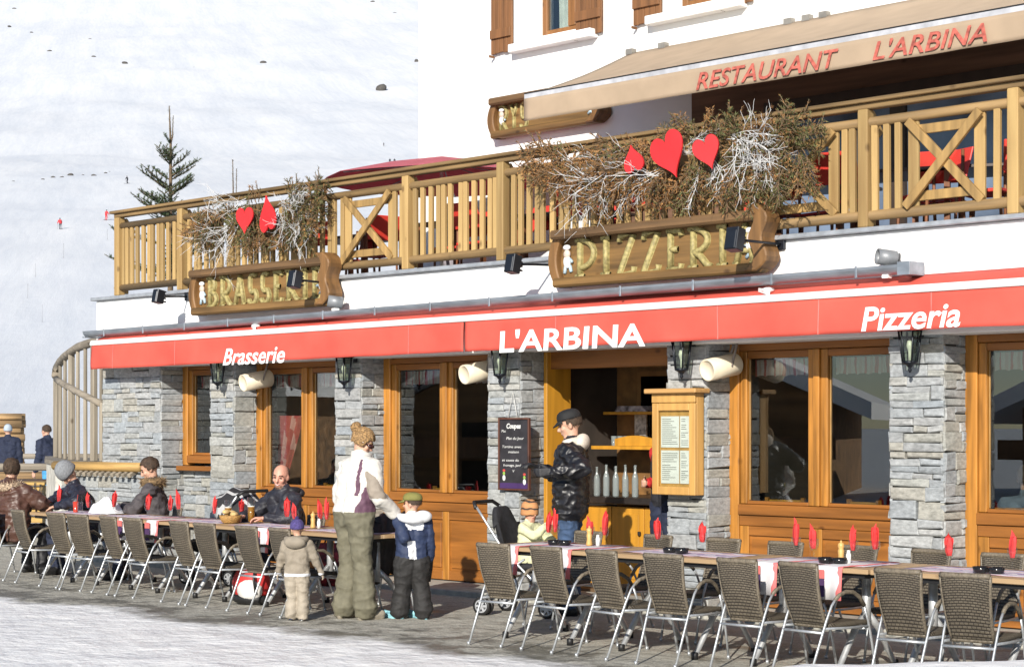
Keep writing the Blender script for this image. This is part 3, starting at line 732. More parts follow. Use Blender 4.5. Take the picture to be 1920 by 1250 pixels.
# ============================================================ RED AWNING
A = empty('red_awning', (-14, -.5, 2.8), 0, 'long red awning with white lettering over the ground floor', 'awning')
A.location = (0, 0, 0)
ax0, ax1 = XU(172, -.69), -3.0
def cloth_wave(x, t, amp, seed): return amp*t*(noise.noise((x*1.1, seed, t*.7))*1.6+.6*noise.noise((x*4, seed+5, t)))
def wavy_cloth(x0, x1, y0, z0, y1, z1, nx=160, nz=8, amp=.006, seed=0, fn=tz):
    mb = MB(); vs = []
    for j in range(nz+1):
        t = j/nz
        for i in range(nx+1):
            x = x0+(x1-x0)*i/nx; w = cloth_wave(x, t, amp, seed)
            vs.append((x, y0+(y1-y0)*t+w, fn(x, z0+(z1-z0)*t)+(.009*noise.noise((x*1.7, seed+9, 0))*t)))
    mb.add(vs, [(j*(nx+1)+i, (j+1)*(nx+1)+i, (j+1)*(nx+1)+i+1, j*(nx+1)+i+1) for j in range(nz) for i in range(nx)], 0, True)
    return mb
cut = XU(871, -.69)
def solidify(o, t=.002):
    m = o.modifiers.new('thick', 'SOLIDIFY'); m.thickness = t; return o
solidify(wavy_cloth(ax0+.02, ax1, -.435, 2.945, -.655, 2.835, 60, 3, .01).build('canopy', M_['red_cloth'], A))
solidify(wavy_cloth(ax0, cut-.01, -.694, 2.775, -.705, 2.472, 160, 8, .022, 1).build('valance', M_['red_cloth'], A))
solidify(wavy_cloth(cut+.012, ax1, -.694, 2.775, -.703, 2.472, 240, 8, .022, 4).build('valance', M_['red_cloth'], A))
mb = MB()
for (a, b) in ((ax0-.02, ax1),):
    vs = []
    for x in (a, b):
        for (yy, zz) in ((-.72, 2.778), (-.655, 2.772), (-.645, 2.835), (-.70, 2.842)): vs.append((x, yy, tz(x, zz)))
    mb.add(vs, [(0,1,5,4),(1,2,6,5),(2,3,7,6),(3,0,4,7),(3,2,1,0),(4,5,6,7)])
mb.build('front_bar', M_['white_bar'], A, .012)
YT = -.705
def valy(x, z):
    t = min(1, max(0, (2.775-(z-.0036*(x-XM)))/.303)); s1 = x < cut
    return -.694-(.011 if s1 else .009)*t+cloth_wave(x, t, .022, 1 if s1 else 4)-.002
for u in (212, 328, 766, 1042, 1345, 1535, 1746):
    x = XU(u, -.7); mb = MB(); vs = []
    for k in range(6):
        t = k/5; zz_ = tz(x, 2.77-.295*t); vs += [(x-.005, valy(x, zz_)-.003, zz_), (x+.005, valy(x, zz_)-.003, zz_)]
    mb.add(vs, [(2*k, 2*k+2, 2*k+3, 2*k+1) for k in range(5)]); solidify(mb.build('seam', mat('pale_red_seam', (.74, .16, .14), .8), A))
for u in (480, 1440):                                          # small folded arm joints above the bar
    x = XU(u, -.6); mb = MB(); mb.beam((x-.12, -.56, tz(x, 2.90)), (x+.05, -.66, tz(x, 2.86)), .03, .035); mb.ell((x, -.6, tz(x, 2.89)), (.06, .05, .025)); mb.build('arm_joint', M_['white_bar'], A)
def zt3(u, v): return ZV(u, v, YT)
def vtext(s, u0, u1, vb, vt, **k):
    text_part(s, XU(u0, YT), XU(u1, YT), ZV(u0, vb, YT), ZV(u0, vt, YT), YT, M_['white_ink'], A, extrude=.001, tilt=.0036, warp=lambda x, z: valy(x, z), **k)
vtext('Brasserie', 420, 534, 684, 652, shear=.22, bold=.017)
vtext("L'ARBINA", 936, 1209, 660, 619, shear=.03, bold=.023)
vtext('Pizzeria', 1614, 1802, 620, 574, shear=.2, bold=.02)

# ============================================================ BEIGE AWNING
BA = empty('beige_awning', (0, 0, 0), 0, 'large beige awning lettered in red above the terrace', 'awning')
YB = .79; bx0, bx1 = XU(989, YB), -1.5; bw0 = XU(1184, YU)
flat = lambda x, z: z
mb = MB(); nx, ny = 80, 10; vs = []
zwl, zfr = 6.04, 5.345
for j in range(ny+1):
    t = j/ny
    for i in range(nx+1):
        s = i/nx; x = (bw0*(1-t)+bx0*t)*(1-s)+bx1*s
        vs.append((x, (YU-.01)*(1-t)+YB*t, zwl*(1-t)+zfr*t-.035*math.sin(t*PI)+.004*noise.noise((x*.8, t*2, 4))))
mb.add(vs, [(j*(nx+1)+i, (j+1)*(nx+1)+i, (j+1)*(nx+1)+i+1, j*(nx+1)+i+1) for j in range(ny) for i in range(nx)], 0, True)
solidify(mb.build('canopy', M_['beige_cloth'], BA))
mb = MB(); mb.box((bx0, YB-.05, 5.285), (bx1, YB+.0, 5.338), 0); mb.box((bx0, YB-.052, 5.34), (bx1, YB+.0, 5.352), 1)
mb.build('front_bar', [mat('grey_bar', (.50, .50, .53), .4, .2), M_['black']], BA)
solidify(wavy_cloth(bx0, bx1, YB-.055, 5.29, YB-.06, 5.045, 160, 6, .008, 8, flat).build('valance', M_['beige_cloth'], BA))
for u in (1184, 1245, 1481, 1515, 1547): 
    x = XU(u, YU-.03); mb = MB(); mb.box((x-.05, YU-.08, zwl-.03), (x+.05, YU-.003, zwl+.035)); mb.build('wall_bracket', mat('dull_steel', (.3, .28, .25), .5, .5), BA)
for u in (1340, 1700):
    x = XU(u, 1.6); mb = MB(); mb.tube([(x-.5, YU-.05, 5.75), (x-.05, 1.6, 5.55), (x-.3, YB+.05, 5.30)], .025, 8); mb.build('folding_arm', M_['white_bar'], BA)
YT2 = YB-.078
def btext(s, u0, u1, vb, vt, **k):
    text_part(s, XU(u0, YT2), XU(u1, YT2), ZV(u0, vb, YT2), ZV(u0, vt, YT2), YT2, M_['red_ink'], BA, extrude=.001, **k)
btext('RESTAURANT', 1305, 1572, 169, 136, shear=.28, bold=.012)
btext("L'ARBINA", 1636, 1851, 113, 78, shear=.28, bold=.012)

# ============================================================ CARVED SIGNS
def stroke(pts, n=10): return pts
def arc(cx, cy, rx_, ry_, a0, a1, n=12):
    return [(cx+rx_*math.cos(R_(a0+(a1-a0)*i/n)), cy+ry_*math.sin(R_(a0+(a1-a0)*i/n))) for i in range(n+1)]
GL = {   # old-fashioned carved capitals drawn as strokes in a box 1 high
 'B': (.46, [[(.1,0),(.1,1)], arc(.1,.76,.28,.24,90,-90), arc(.1,.26,.36,.26,90,-90), [(-.02,1),(.2,1)], [(-.02,0),(.2,0)]]),
 'R': (.56, [[(.1,0),(.1,1)], arc(.1,.70,.42,.30,90,-90), [(.1,.40),(.30,.30),(.50,.06),(.62,.0)], [(-.02,0),(.22,0)], [(-.02,1),(.2,1)]]),
 'A': (.50, [[(0,0),(.16,.55),(.26,1.0)], [(.26,1),(.38,.5),(.5,0)], [(.1,.34),(.4,.34)], [(-.06,0),(.08,0)], [(.42,0),(.58,0)]]),
 'S': (.42, [arc(.24,.80,.18,.2,40,180,8)+arc(.24,.60,.18,.22,180,250,5)+[(.30,.44)]+arc(.2,.24,.22,.24,60,-160,12)]),
 'E': (.42, [[(.1,0),(.1,1)], [(.02,1),(.40,1),(.42,.86)], [(.1,.52),(.32,.52)], [(.02,0),(.40,0),(.42,.14)]]),
 'I': (.26, [[(.13,0),(.13,1)], [(.0,1),(.26,1)], [(.0,0),(.26,0)]]),
 'P': (.56, [[(.1,0),(.1,1)], arc(.1,.62,.46,.38,90,-95), [(-.02,0),(.24,0)], [(-.02,1),(.2,1)]]),
 'Z': (.50, [[(.04,.84),(.06,1),(.48,1),(.04,0),(.48,0),(.5,.16)]]),
 'Y': (.46, [[(.02,1),(.23,.5),(.44,1)], [(.23,.5),(.23,0)], [(.12,0),(.34,0)]]),
}
def carved_word(word, x0, x1, z0, z1, Y, parent, r=.016):
    adv = [GL[c][0]+.26 for c in word]; tot = sum(adv)-.26; h = z1-z0; sx = (x1-x0)/tot; px = 0
    for c, a in zip(word, adv):
        mb = MB()
        for st in GL[c][1]:
            P = [(x0+(px+p[0])*sx, Y, z0+p[1]*h) for p in st]
            mb.tube(P, r, 8); 
            mb.tube([(p[0], p[1]+.022, p[2]) for p in P], r*1.15, 6)
        mb.build('letter', M_['letter'], parent); px += a
def figurine(parent, x, y, z, h, flip=1):
    mb = MB(); k = h/.30
    mb.ell((x, y-.012, z+.20*k), (.045*k, .03*k, .05*k), m=0); mb.ell((x, y-.015, z+.27*k), (.05*k, .03*k, .03*k), m=1)
    mb.ell((x, y-.01, z+.12*k), (.05*k, .03*k, .07*k), m=1); mb.tube([(x-.03*k, y, z+.08*k), (x-.045*k*flip, y, z)], .02*k, 6, 2); mb.tube([(x+.03*k, y, z+.08*k), (x+.05*k*flip, y, z+.01)], .02*k, 6, 2)
    mb.tube([(x+.04*k, y-.01, z+.15*k), (x+.085*k*flip, y-.02, z+.11*k)], .016*k, 6, 2)
    mb.build('figurine', [mat('carved_face', (.55, .45, .38), .6), mat('white_paint', (.72, .74, .76), .6), mat('pale_blue_paint', (.38, .50, .58), .6)], parent)
def scroll(parent, x, z0, z1, side, y0, y1, w=.11):
    """curved end board: bulging outline, with depth"""
    h = z1-z0; n = 14; outer = []; inner = []
    for i in range(n+1):
        t = i/n; bul = math.sin(t*PI)**.8*.11+(.05*math.sin(t*PI*3) if side > 0 else 0)
        outer.append((x+side*bul, z0+h*t)); inner.append((x+side*bul-side*w, z0+h*t))
    poly = outer+inner[::-1]
    if side < 0: poly = poly[::-1]
    mb = MB(); mb.prism(poly[::-1] if False else poly, y1-y0, lambda a, b, d: (a, y0+d, b)); mb.build('scroll_end', M_['scroll'], parent, .012, recalc=True)
def sign(word, label, uL, uR, vTL, vBL, Y, upper=False, letters_u=None, r=.016, vis=None):
    S = empty('carved_sign', (0, 0, 0), 0, label, 'sign', 'carved wooden signs')
    x0, x1 = XU(uL, Y), XU(uR, Y); z1, z0 = ZV(uL, vTL, Y), ZV(uL, vBL, Y); h = z1-z0
    mb = MB(); mb.box((x0+.02, Y+.03, z0+.03), (x1-.02, Y+.09, z1-.03)); mb.build('board', M_['carved'], S)
    mb = MB(); mb.beam((x0-.0, Y-.03, z1-.045), (x1+.0, Y-.03, z1-.045), .17, .09); mb.build('top_moulding', M_['dark_h'], S, .02)
    mb = MB(); mb.beam((x0, Y-.015, z0+.045), (x1, Y-.015, z0+.045), .13, .09); mb.build('bottom_moulding', M_['carved'], S, .02)
    scroll(S, x0+.03, z0, z1-.02, -1, Y-.05, Y+.09); scroll(S, x1-.03, z0+.01, z1+.05, 1, Y-.12, Y+.09, .15)
    lx0, lx1 = (XU(letters_u[0], Y), XU(letters_u[1], Y))
    carved_word(word, lx0, lx1, z0+h*.17, z0+h*.81, Y+.012, S, r)
    figurine(S, x0+.13, Y+.02, z0+h*.25, h*.5); figurine(S, x1-.19, Y+.02, z0+h*.25, h*.5, -1)
    return S
YS = -.56
sign('BRASSERIE', 'carved brown sign reading BRASSERIE below the balcony', 366, 622, 508, 592, YS, letters_u=(389, 600), r=.027)
sign('PIZZERIA', 'carved brown sign reading PIZZERIA above the red awning', 1044, 1437, 434, 540, YS, letters_u=(1080, 1412), r=.029)
sign('RYS', 'carved wooden sign mostly hidden behind the beige awning', 926, 1128, 187, 262, YU-.10, letters_u=(935, 986), r=.020)

# ---- lamps on arms that light the signs
def sign_lamp(label, u, v, Yh, uw, vw, size=.17):
    p = PY(u, v, Yh); w = PY(uw, vw, YF-.01)
    L = empty('sign_lamp', (0, 0, 0), 0, label, 'floodlight', 'floodlights on arms by the carved signs')
    mb = MB(); mb.tube([p, (p.x, YF-.02, p.z)] if uw is None else [p, w], .012, 8); mb.build('arm', M_['dark_metal'], L)
    mb = MB(); M3 = Matrix.Rotation(R_(-12), 3, 'X')
    mb.obox(p, (size*.42, .055, size*.62), M3); mb.obox(p+Vector((0, -.058, 0)), (size*.34, .006, size*.52), M3)
    for k in range(4): mb.obox(p+Vector((0, .07, -.06+.04*k)), (size*.36, .018, .008), M3)
    mb.build('lamp_head', M_['dark_metal'], L, .006)
    mb = MB(); mb.box((w.x-.04, YF-.035, w.z-.05), (w.x+.04, YF, w.z+.05)); mb.build('wall_mount', M_['dark_metal'], L, .005)
sign_lamp('small dark floodlight left of the BRASSERIE sign', 297, 556, YF-.55, 352, 556, .13)
sign_lamp('dark floodlight in front of the last letters of the BRASSERIE sign', 553, 524, YF-.60, 629, 532, .15)
sign_lamp('dark floodlight at the left end of the PIZZERIA sign', 962, 495, YF-.62, 1040, 497, .145)
sign_lamp('dark floodlight in front of the last letter of the PIZZERIA sign', 1378, 449, YF-.70, 1466, 458, .16)
def can_spot(label, u, v):
    p = PY(u, v, -.60); L = empty('cylinder_spotlight', (0, 0, 0), 0, label, 'spotlight', 'grey cylinder spotlights on the gutter')
    ax = Vector((-.55, -.72, .12)).normalized(); q = ax.to_track_quat('Z', 'Y').to_matrix()
    mb = MB(); mb.lathe([(.05, -.085), (.066, -.075), (.066, .085), (.058, .085), (.055, .03)], 18, p, 0, True, q, cap=False)
    mb.lathe([(.0, -.10), (.055, -.10)], 18, p, 0, True, q, cap=False); mb.lathe([(.0, .03), (.062, .03)], 18, p, 1, True, q, cap=False)
    mb.build('lamp_body', [mat('grey_enamel', (.20, .21, .225), .45, .2), M_['black']], L)
    mb = MB(); mb.box((p.x-.03, p.y-.03, p.z-.17), (p.x+.03, p.y+.03, p.z-.07)); mb.build('bracket', M_['white_bar'], L)
can_spot('grey cylinder spotlight below the right end of the BRASSERIE sign', 629, 566)
can_spot('grey cylinder spotlight above the right end of the gutter', 1663, 483)

# ============================================================ WALL LANTERNS and cream lamps under the awning
def lantern(label, u, vb):
    p = PY(u, vb, YP-.17); x, z = p.x, p.z
    L = empty('wall_lantern', (x, YP-.17, z), 0, label, 'lantern', 'black lanterns on the stone pillars')
    mb = MB(); n = 6
    def ring(r, zz): return [(r*math.cos(2*PI*i/n+.3), r*math.sin(2*PI*i/n+.3), zz) for i in range(n)]
    lo, hi = ring(.062, .07), ring(.098, .33)
    for i in range(n): mb.tube([lo[i], hi[i]], .0075, 6)
    for (r, z0_) in ((.062, .07), (.098, .33)):
        R = ring(r, z0_)
        for i in range(n): mb.tube([R[i], R[(i+1) % n]], .009, 6)
    mb.lathe([(.005, -.02), (.018, 0), (.012, .02), (.035, .045), (.066, .06), (.066, .07)], 12)
    mb.lathe([(.112, .335), (.112, .35), (.06, .43), (.02, .46), (.024, .48), (.004, .52)], 12)
    mb.tube([(0, .01, .40), (0, .10, .46), (0, .17, .38)], .010, 8); mb.box((-.03, .155, .28), (.03, .17, .44))
    mb.build('frame', M_['dark_metal'], L)
    mb = MB(); lo, hi = ring(.058, .075), ring(.094, .328)
    mb.add(lo+hi, [(i, (i+1) % n, n+(i+1) % n, n+i) for i in range(n)]); mb.build('lamp_glass', glass_mat('lantern_glass', (.72, .78, .70), 1.6), L)
    mb = MB(); mb.lathe([(.014, .08), (.014, .15), (.02, .17), (.03, .2), (.022, .24), (.0, .26)], 10); mb.build('bulb', mat('milky_bulb', (.7, .7, .62), .3), L)
lantern('black lantern on the stone pillar under the word Brasserie', 408, 727)
lantern('black lantern on the second stone pillar, left of the tall window', 645, 726)
lantern('black lantern on the stone pillar above the chalkboard', 937, 715)
lantern('black lantern on the stone pillar above the menu case', 1278, 706)
lantern('black lantern on the broad stone pillar under the word Pizzeria', 1706, 694)
def cream_can(label, u, v):
    p = PY(u, v, -.30); L = empty('cream_lamp', (0, 0, 0), 0, label, 'lamp', 'cream drum lamps under the awning')
    ax = Vector((-.12, -.95, -.17)).normalized(); q = ax.to_track_quat('Z', 'Y').to_matrix(); c = p
    mb = MB(); mb.lathe([(.0, -.19), (.09, -.19), (.102, -.175), (.102, .185), (.09, .19), (.083, .168), (.0, .168)], 26, c, 0, True, q, cap=False)
    mb.build('lamp_body', M_['cream'], L)
    mb = MB(); mb.tube([c+Vector((0, .10, .05)), c+Vector((.02, .2, .30))], .014, 8); mb.tube([c+Vector((.10, .02, 0)), c+Vector((.12, .10, .28))], .012, 8); mb.build('bracket', mat('grey_bracket', (.2, .17, .15), .6), L)
cream_can('cream drum lamp under the awning by the left stone pillars', 481, 713)
cream_can('cream drum lamp under the awning, left of the chalkboard pillar', 897, 697)
cream_can('cream drum lamp under the awning, right of the menu case', 1353, 688)

# ============================================================ MENU CASE and CHALKBOARD
YM = -.51
mx0, mx1 = XU(1222, YM), XU(1303, YM); mz0, mz1 = ZV(1222, 926, YM), ZV(1222, 738, YM)
K = empty('menu_case', (0, 0, 0), 0, 'pale wooden menu case with glass front and sheets of paper on pillar', 'menu case')
mcw = wood('pale_case_wood', (.52, .29, .085), 'z', .5, .12, .03)
mb = MB(); mb.box((mx0, YM+.03, mz0), (mx1, YP-.03, mz1)); mb.build('case', mcw, K, .004)
mb = MB(); fw_ = .075; inz1 = mz1-.16
mb.box((mx0, YM, mz0), (mx0+fw_, YM+.028, inz1+.07)); mb.box((mx1-fw_, YM, mz0), (mx1, YM+.028, inz1+.07)); mb.box((mx0+fw_+.001, YM, mz0), (mx1-fw_-.001, YM+.028, mz0+fw_)); mb.box((mx0+fw_+.001, YM, inz1), (mx1-fw_-.001, YM+.028, inz1+.07)); mb.box((mx0, YM-.006, inz1+.074), (mx1, YM+.028, mz1))
mb.build('door', mcw, K, .006)
mb = MB(); mb.box((mx0-.05, YM-.06, mz1), (mx1+.05, YP, mz1+.045)); mb.build('roof', wood('case_roof', (.36, .20, .07), 'x', .6), K, .008)
gx_ = (mx0+fw_, mx1-fw_); gz_ = (mz0+fw_, inz1); cxm = gx_[0]+(gx_[1]-gx_[0])*.66; czm = (gz_[0]+gz_[1])/2
ink = mat('menu_ink', (.16, .15, .14), .8)
for (a, b) in ((gx_[0]+.02, cxm-.006), (cxm+.006, gx_[1]-.004)):
    for (c, d) in ((czm+.012, gz_[1]-.05), (gz_[0]+.03, czm-.015)):
        mb = MB(); mb.box((a, YM+.022, c), (b, YM+.026, d)); pp = mb.build('paper', mat('menu_paper', (.74, .74, .72), .8, 0, .04, 6), K)
        mb = MB(); zz = d-.03; rr = random.Random(int(abs(a*1000)+c*777))
        while zz > c+.02:
            wl = (b-a-.03)*rr.uniform(.45, 1); mb.box((a+.015, YM+.0205, zz), (a+.015+wl, YM+.0218, zz+.005)); zz -= .019 if rr.random() > .15 else .034
        mb.build('printed_lines', ink, pp)
mb = MB(); mb.box((mx0+fw_-.01, YM+.010, mz0+fw_-.01), (mx1-fw_+.01, YM+.013, inz1+.01)); mb.build('pane', glass_mat('case_glass', (.9, .92, .9), 1.4), K)

YC = YP-.06
cx0, cx1 = XU(934, YC), XU(992, YC); cz0, cz1 = ZV(934, 918, YC), ZV(934, 783, YC)
Kb = empty('chalkboard', (0, 0, 0), 0, 'black chalkboard with white handwriting hung on stone pillar', 'chalkboard')
mb = MB(); mb.box((cx0+.018, YC+.008, cz0+.018), (cx1-.018, YC+.02, cz1-.018)); mb.build('slate', mat('slate_black', (.022, .020, .024), .7, 0, .3, 8), Kb)
mb = MB(); fcol = wood('dark_red_frame', (.085, .03, .018), 'z', .55)
mb.box((cx0, YC-.006, cz0), (cx0+.018, YC+.026, cz1)); mb.box((cx1-.018, YC-.006, cz0), (cx1, YC+.026, cz1)); mb.box((cx0+.019, YC-.006, cz0), (cx1-.019, YC+.026, cz0+.018)); mb.box((cx0+.019, YC-.006, cz1-.018), (cx1-.019, YC+.026, cz1))
mb.build('frame', fcol, Kb, .003)
chalk = mat('chalk', (.62, .62, .60), .9); H_ = cz1-cz0; W_ = cx1-cx0
for s, a, b, zf, hh, bo in (('Coupes', .26, .72, .855, .052, .04), ('Plat', .10, .24, .80, .026, 0), ('Plat du Jour', .26, .82, .70, .028, 0), ('Tartine avec', .12, .74, .585, .026, 0), ('maison', .32, .66, .515, .026, 0), ('et sauce du', .12, .66, .40, .026, 0), ('fromage, jambon', .16, .86, .33, .026, 0), ('V', .46, .52, .25, .026, 0)):
    text_part(s, cx0+W_*a, cx0+W_*b, cz0+H_*zf, cz0+H_*zf+hh, YC+.006, chalk, Kb, shear=.15, bold=bo, extrude=.0005)
for (a, zf, cs) in ((.18, .17, 1), (.84, .12, 2)):
    mb = MB(); xx = cx0+W_*a; zz = cz0+H_*zf
    mb.ell((xx, YC+.004, zz), (.022, .003, .03), m=0); mb.ell((xx, YC+.003, zz+.045), (.018, .003, .018), m=1); mb.ell((xx, YC+.004, zz+.075), (.02, .003, .014), m=2)
    mb.build('chalk_drawing', [mat('chalk_white', (.6, .6, .6), .9), mat('chalk_green', (.25, .4, .08), .9), mat('chalk_red', (.5, .06, .05), .9)], Kb)
mb = MB(); mb.box((cx0+.02, YC+.0045, cz0+.02), (cx1-.02, YC+.0075, cz0+.075)); mb.build('purple_band', mat('purple_chalk', (.05, .02, .10), .9), Kb)
mb = MB(); mb.tube([(cx0+W_*.3, YC+.01, cz1), (cx0+W_*.42, YC+.03, cz1+.26), (cx0+W_*.6, YC+.01, cz1)], .005, 6); mb.build('hanging_cord', chalk, Kb)
# ============================================================ CHAIRS, TABLES, TABLEWARE
def wicker_mat(name, c1, c2):
    m, t, b = _base(name); N = t.nodes; L = t.links
    tc = N.new('ShaderNodeTexCoord'); ns = N.new('ShaderNodeTexNoise'); ns.inputs['Scale'].default_value = 5; ns.inputs['Detail'].default_value = 3
    L.new(tc.outputs['Object'], ns.inputs['Vector'])
    br = N.new('ShaderNodeTexBrick'); br.inputs['Scale'].default_value = 1; br.inputs['Brick Width'].default_value = .040; br.inputs['Row Height'].default_value = .014
    br.inputs['Mortar Size'].default_value = .0035; br.inputs['Mortar Smooth'].default_value = .6
    br.inputs['Color1'].default_value = (*c1, 1); br.inputs['Color2'].default_value = (*c2, 1); br.inputs['Mortar'].default_value = (c1[0]*.22, c1[1]*.2, c1[2]*.2, 1)
    sp = N.new('ShaderNodeSeparateXYZ'); L.new(tc.outputs['Object'], sp.inputs[0])
    cb = N.new('ShaderNodeCombineXYZ'); L.new(sp.outputs[0], cb.inputs[0])
    ad = N.new('ShaderNodeMath'); ad.operation = 'ADD'; L.new(sp.outputs[1], ad.inputs[0]); L.new(sp.outputs[2], ad.inputs[1]); L.new(ad.outputs[0], cb.inputs[1])
    L.new(cb.outputs[0], br.inputs['Vector'])
    mx = N.new('ShaderNodeMix'); mx.data_type = 'RGBA'; mx.blend_type = 'MULTIPLY'; mx.inputs[0].default_value = .6
    cr = N.new('ShaderNodeValToRGB'); cr.color_ramp.elements[0].position = .3; cr.color_ramp.elements[0].color = (.6, .6, .6, 1); cr.color_ramp.elements[1].position = .7; cr.color_ramp.elements[1].color = (1.2, 1.2, 1.2, 1)
    L.new(ns.outputs[0], cr.inputs[0]); L.new(br.outputs[0], mx.inputs[6]); L.new(cr.outputs[0], mx.inputs[7])
    oi = N.new('ShaderNodeObjectInfo'); mr = N.new('ShaderNodeMapRange'); mr.inputs['To Min'].default_value = .85; mr.inputs['To Max'].default_value = 1.15; L.new(oi.outputs['Random'], mr.inputs[0])
    hs = N.new('ShaderNodeHueSaturation'); L.new(mr.outputs[0], hs.inputs['Value']); L.new(mx.outputs[2], hs.inputs['Color']); L.new(hs.outputs[0], b.inputs['Base Color'])
    bp = N.new('ShaderNodeBump'); bp.inputs['Strength'].default_value = .8; bp.inputs['Distance'].default_value = .005
    L.new(br.outputs['Fac'], bp.inputs['Height']); bp.invert = True; L.new(bp.outputs[0], b.inputs['Normal']); b.inputs['Roughness'].default_value = .55
    return m
wick = wicker_mat('brown_wicker', (.150, .125, .09), (.118, .098, .07))
wickedge = mat('wicker_binding', (.145, .12, .087), .5, 0, .25, 60, bump=.5, bscale=120, bumpdist=.003)
HWB, HWF = .225, .21
def make_chair():
    c = empty('wicker_armchair')
    # backrest: woven panel leaning back, rolled top
    mb = MB(); n, k = 10, 12; vs = []
    def bp(s, t):                                              # s -1..1 across, t 0..1 upward
        hw = .175+.035*t; y = -.21-.15*t-.03*math.sin(t*PI)*.0+.03*(s*s)*t*.6; z = .405+.455*t
        y -= .025*math.sin(t*PI); return (s*hw, y, z)
    for j in range(k+1):
        for i in range(n+1): vs.append(bp(-1+2*i/n, j/k))
    mb.add(vs, [(j*(n+1)+i, j*(n+1)+i+1, (j+1)*(n+1)+i+1, (j+1)*(n+1)+i) for j in range(k) for i in range(n)], 0, True)
    o = mb.build('backrest', wick, c); m = o.modifiers.new('t', 'SOLIDIFY'); m.thickness = .022; m.offset = 0
    mb = MB()
    for s in (-1, 1): mb.tube([bp(s, j/8) for j in range(9)], .014, 8)
    mb.tube([(bp(s/6, 1)[0], bp(s/6, 1)[1], bp(s/6, 1)[2]) for s in range(-6, 7)], .021, 8)
    mb.tube([bp(s/6, 0) for s in range(-6, 7)], .017, 8); mb.build('back_edging', wickedge, c)
    mb = MB(); vs = []; n = 8
    for j in range(n+1):
        for i in range(n+1):
            x = -.20+.40*i/n; y = -.20+.44*j/n; vs.append((x*(1+.06*j/n), y, .425-.014*math.sin(PI*i/n)*math.sin(PI*j/n)+.01*(j/n)-.03*max(0, j/n-.9)*5))
    mb.add(vs, [(j*(n+1)+i, j*(n+1)+i+1, (j+1)*(n+1)+i+1, (j+1)*(n+1)+i) for j in range(n) for i in range(n)], 0, True)
    o = mb.build('seat', wick, c); m = o.modifiers.new('t', 'SOLIDIFY'); m.thickness = .035; m.offset = -1
    for s in (-1, 1):
        mb = MB(); mb.tube([(s*.215, -.44, .012), (s*.22, -.33, .27), (s*.225, -.255, .45), (s*.228, -.20, .56), (s*.229, -.165, .60)], .0110, 8); mb.lathe([(.016, 0), (.016, .03)], 8, (s*.215, -.445, 0)); mb.build('leg', M_['steel'], c)
        mb = MB(); mb.tube([(s*.229, -.165, .60), (s*.23, -.12, .635), (s*.23, -.05, .655), (s*.23, .03, .65), (s*.23, .10, .61), (s*.23, .155, .54)], .0165, 8); mb.build('armrest', wickedge, c)
        mb = MB(); mb.tube([(s*.23, .155, .54), (s*.228, .20, .43), (s*.224, .25, .25), (s*.22, .30, .012)], .0110, 8); mb.lathe([(.016, 0), (.016, .03)], 8, (s*.22, .30, 0)); mb.build('leg', M_['steel'], c)
        mb = MB(); mb.tube([(s*.222, -.275, .395), (s*.222, -.0, .385), (s*.224, .22, .385)], .010, 8); mb.build('side_rail', M_['steel'], c)
    mb = MB(); mb.tube([(-.221, -.29, .365), (.221, -.29, .365)], .011, 8); mb.build('stretcher', M_['steel'], c)
    mb = MB(); mb.tube([(-.222, .225, .36), (.222, .225, .36)], .011, 8); mb.build('stretcher', M_['steel'], c)
    return c
CH0 = make_chair(); used0 = [False]
def chair(x, y, rz, label, group):
    if not used0[0]: o = CH0; used0[0] = True
    else: o = copy_tree(CH0)
    o.location = (x, y, 0); o.rotation_euler = (0, 0, rz); o.scale = (.78, .95, .91); return tag(o, label, 'chair', group)
GN, GF, GL_ = 'wicker armchairs along the near side of the right tables', 'wicker armchairs along the far side of the right tables', 'wicker armchairs along the near side of the left tables'
for i, (u, r) in enumerate(zip([943, 1046, 1163, 1266, 1408, 1528, 1712, 1862], [2, -1, -3, 3, 1, -2, 2, 4])):
    if u == 1862: u = 1838
    x = XU(u, -3.56)+rnd.uniform(-.03, .03); rz = R_(r*2.3); chair(x-.18, -3.56+.42+rnd.uniform(-.05, .04), rz, f'brown wicker armchair, {ORD[i+1]} from the left in the near row of the right tables', GN)
NEARX = [XU(u, -3.56)-.22 for u in [943, 1046, 1163, 1266, 1408, 1528, 1712, 1862]]
for i, u in enumerate([1093, 1221, 1352, 1466, 1600, 1738, 1880]):
    x = XU(u, -1.78); chair(x, -2.05, PI+R_(rnd.uniform(-6, 6)), f'wicker armchair behind the right tables, {ORD[i+1]} from the left, mostly its back rim showing', GF)
ANG = R_(-3.25)
LP0, LP1 = Vector((-18.25, -3.17)), Vector((-13.67, -3.43))
def lrow(u):
    x = XU(u, -3.3); y = LP0.y+(x-LP0.x)*(LP1.y-LP0.y)/(LP1.x-LP0.x); x = XU(u, y); return x, y
LCH = []
for i, (u, r) in enumerate(zip([30, 107, 152, 202, 251, 337, 388, 466, 527], [-4, 4, 10, -2, 2, -1, 3, 1, -2])):
    x, y = lrow(u); a = ANG+R_(r); o = Vector((x, y, 0))-Matrix.Rotation(a, 3, 'Z') @ Vector((.177, -.42, 0)); LCH.append(o)
    chair(o.x, o.y, a, f'brown wicker armchair, {ORD[i+1]} from the left in the near row of the left tables', GL_)

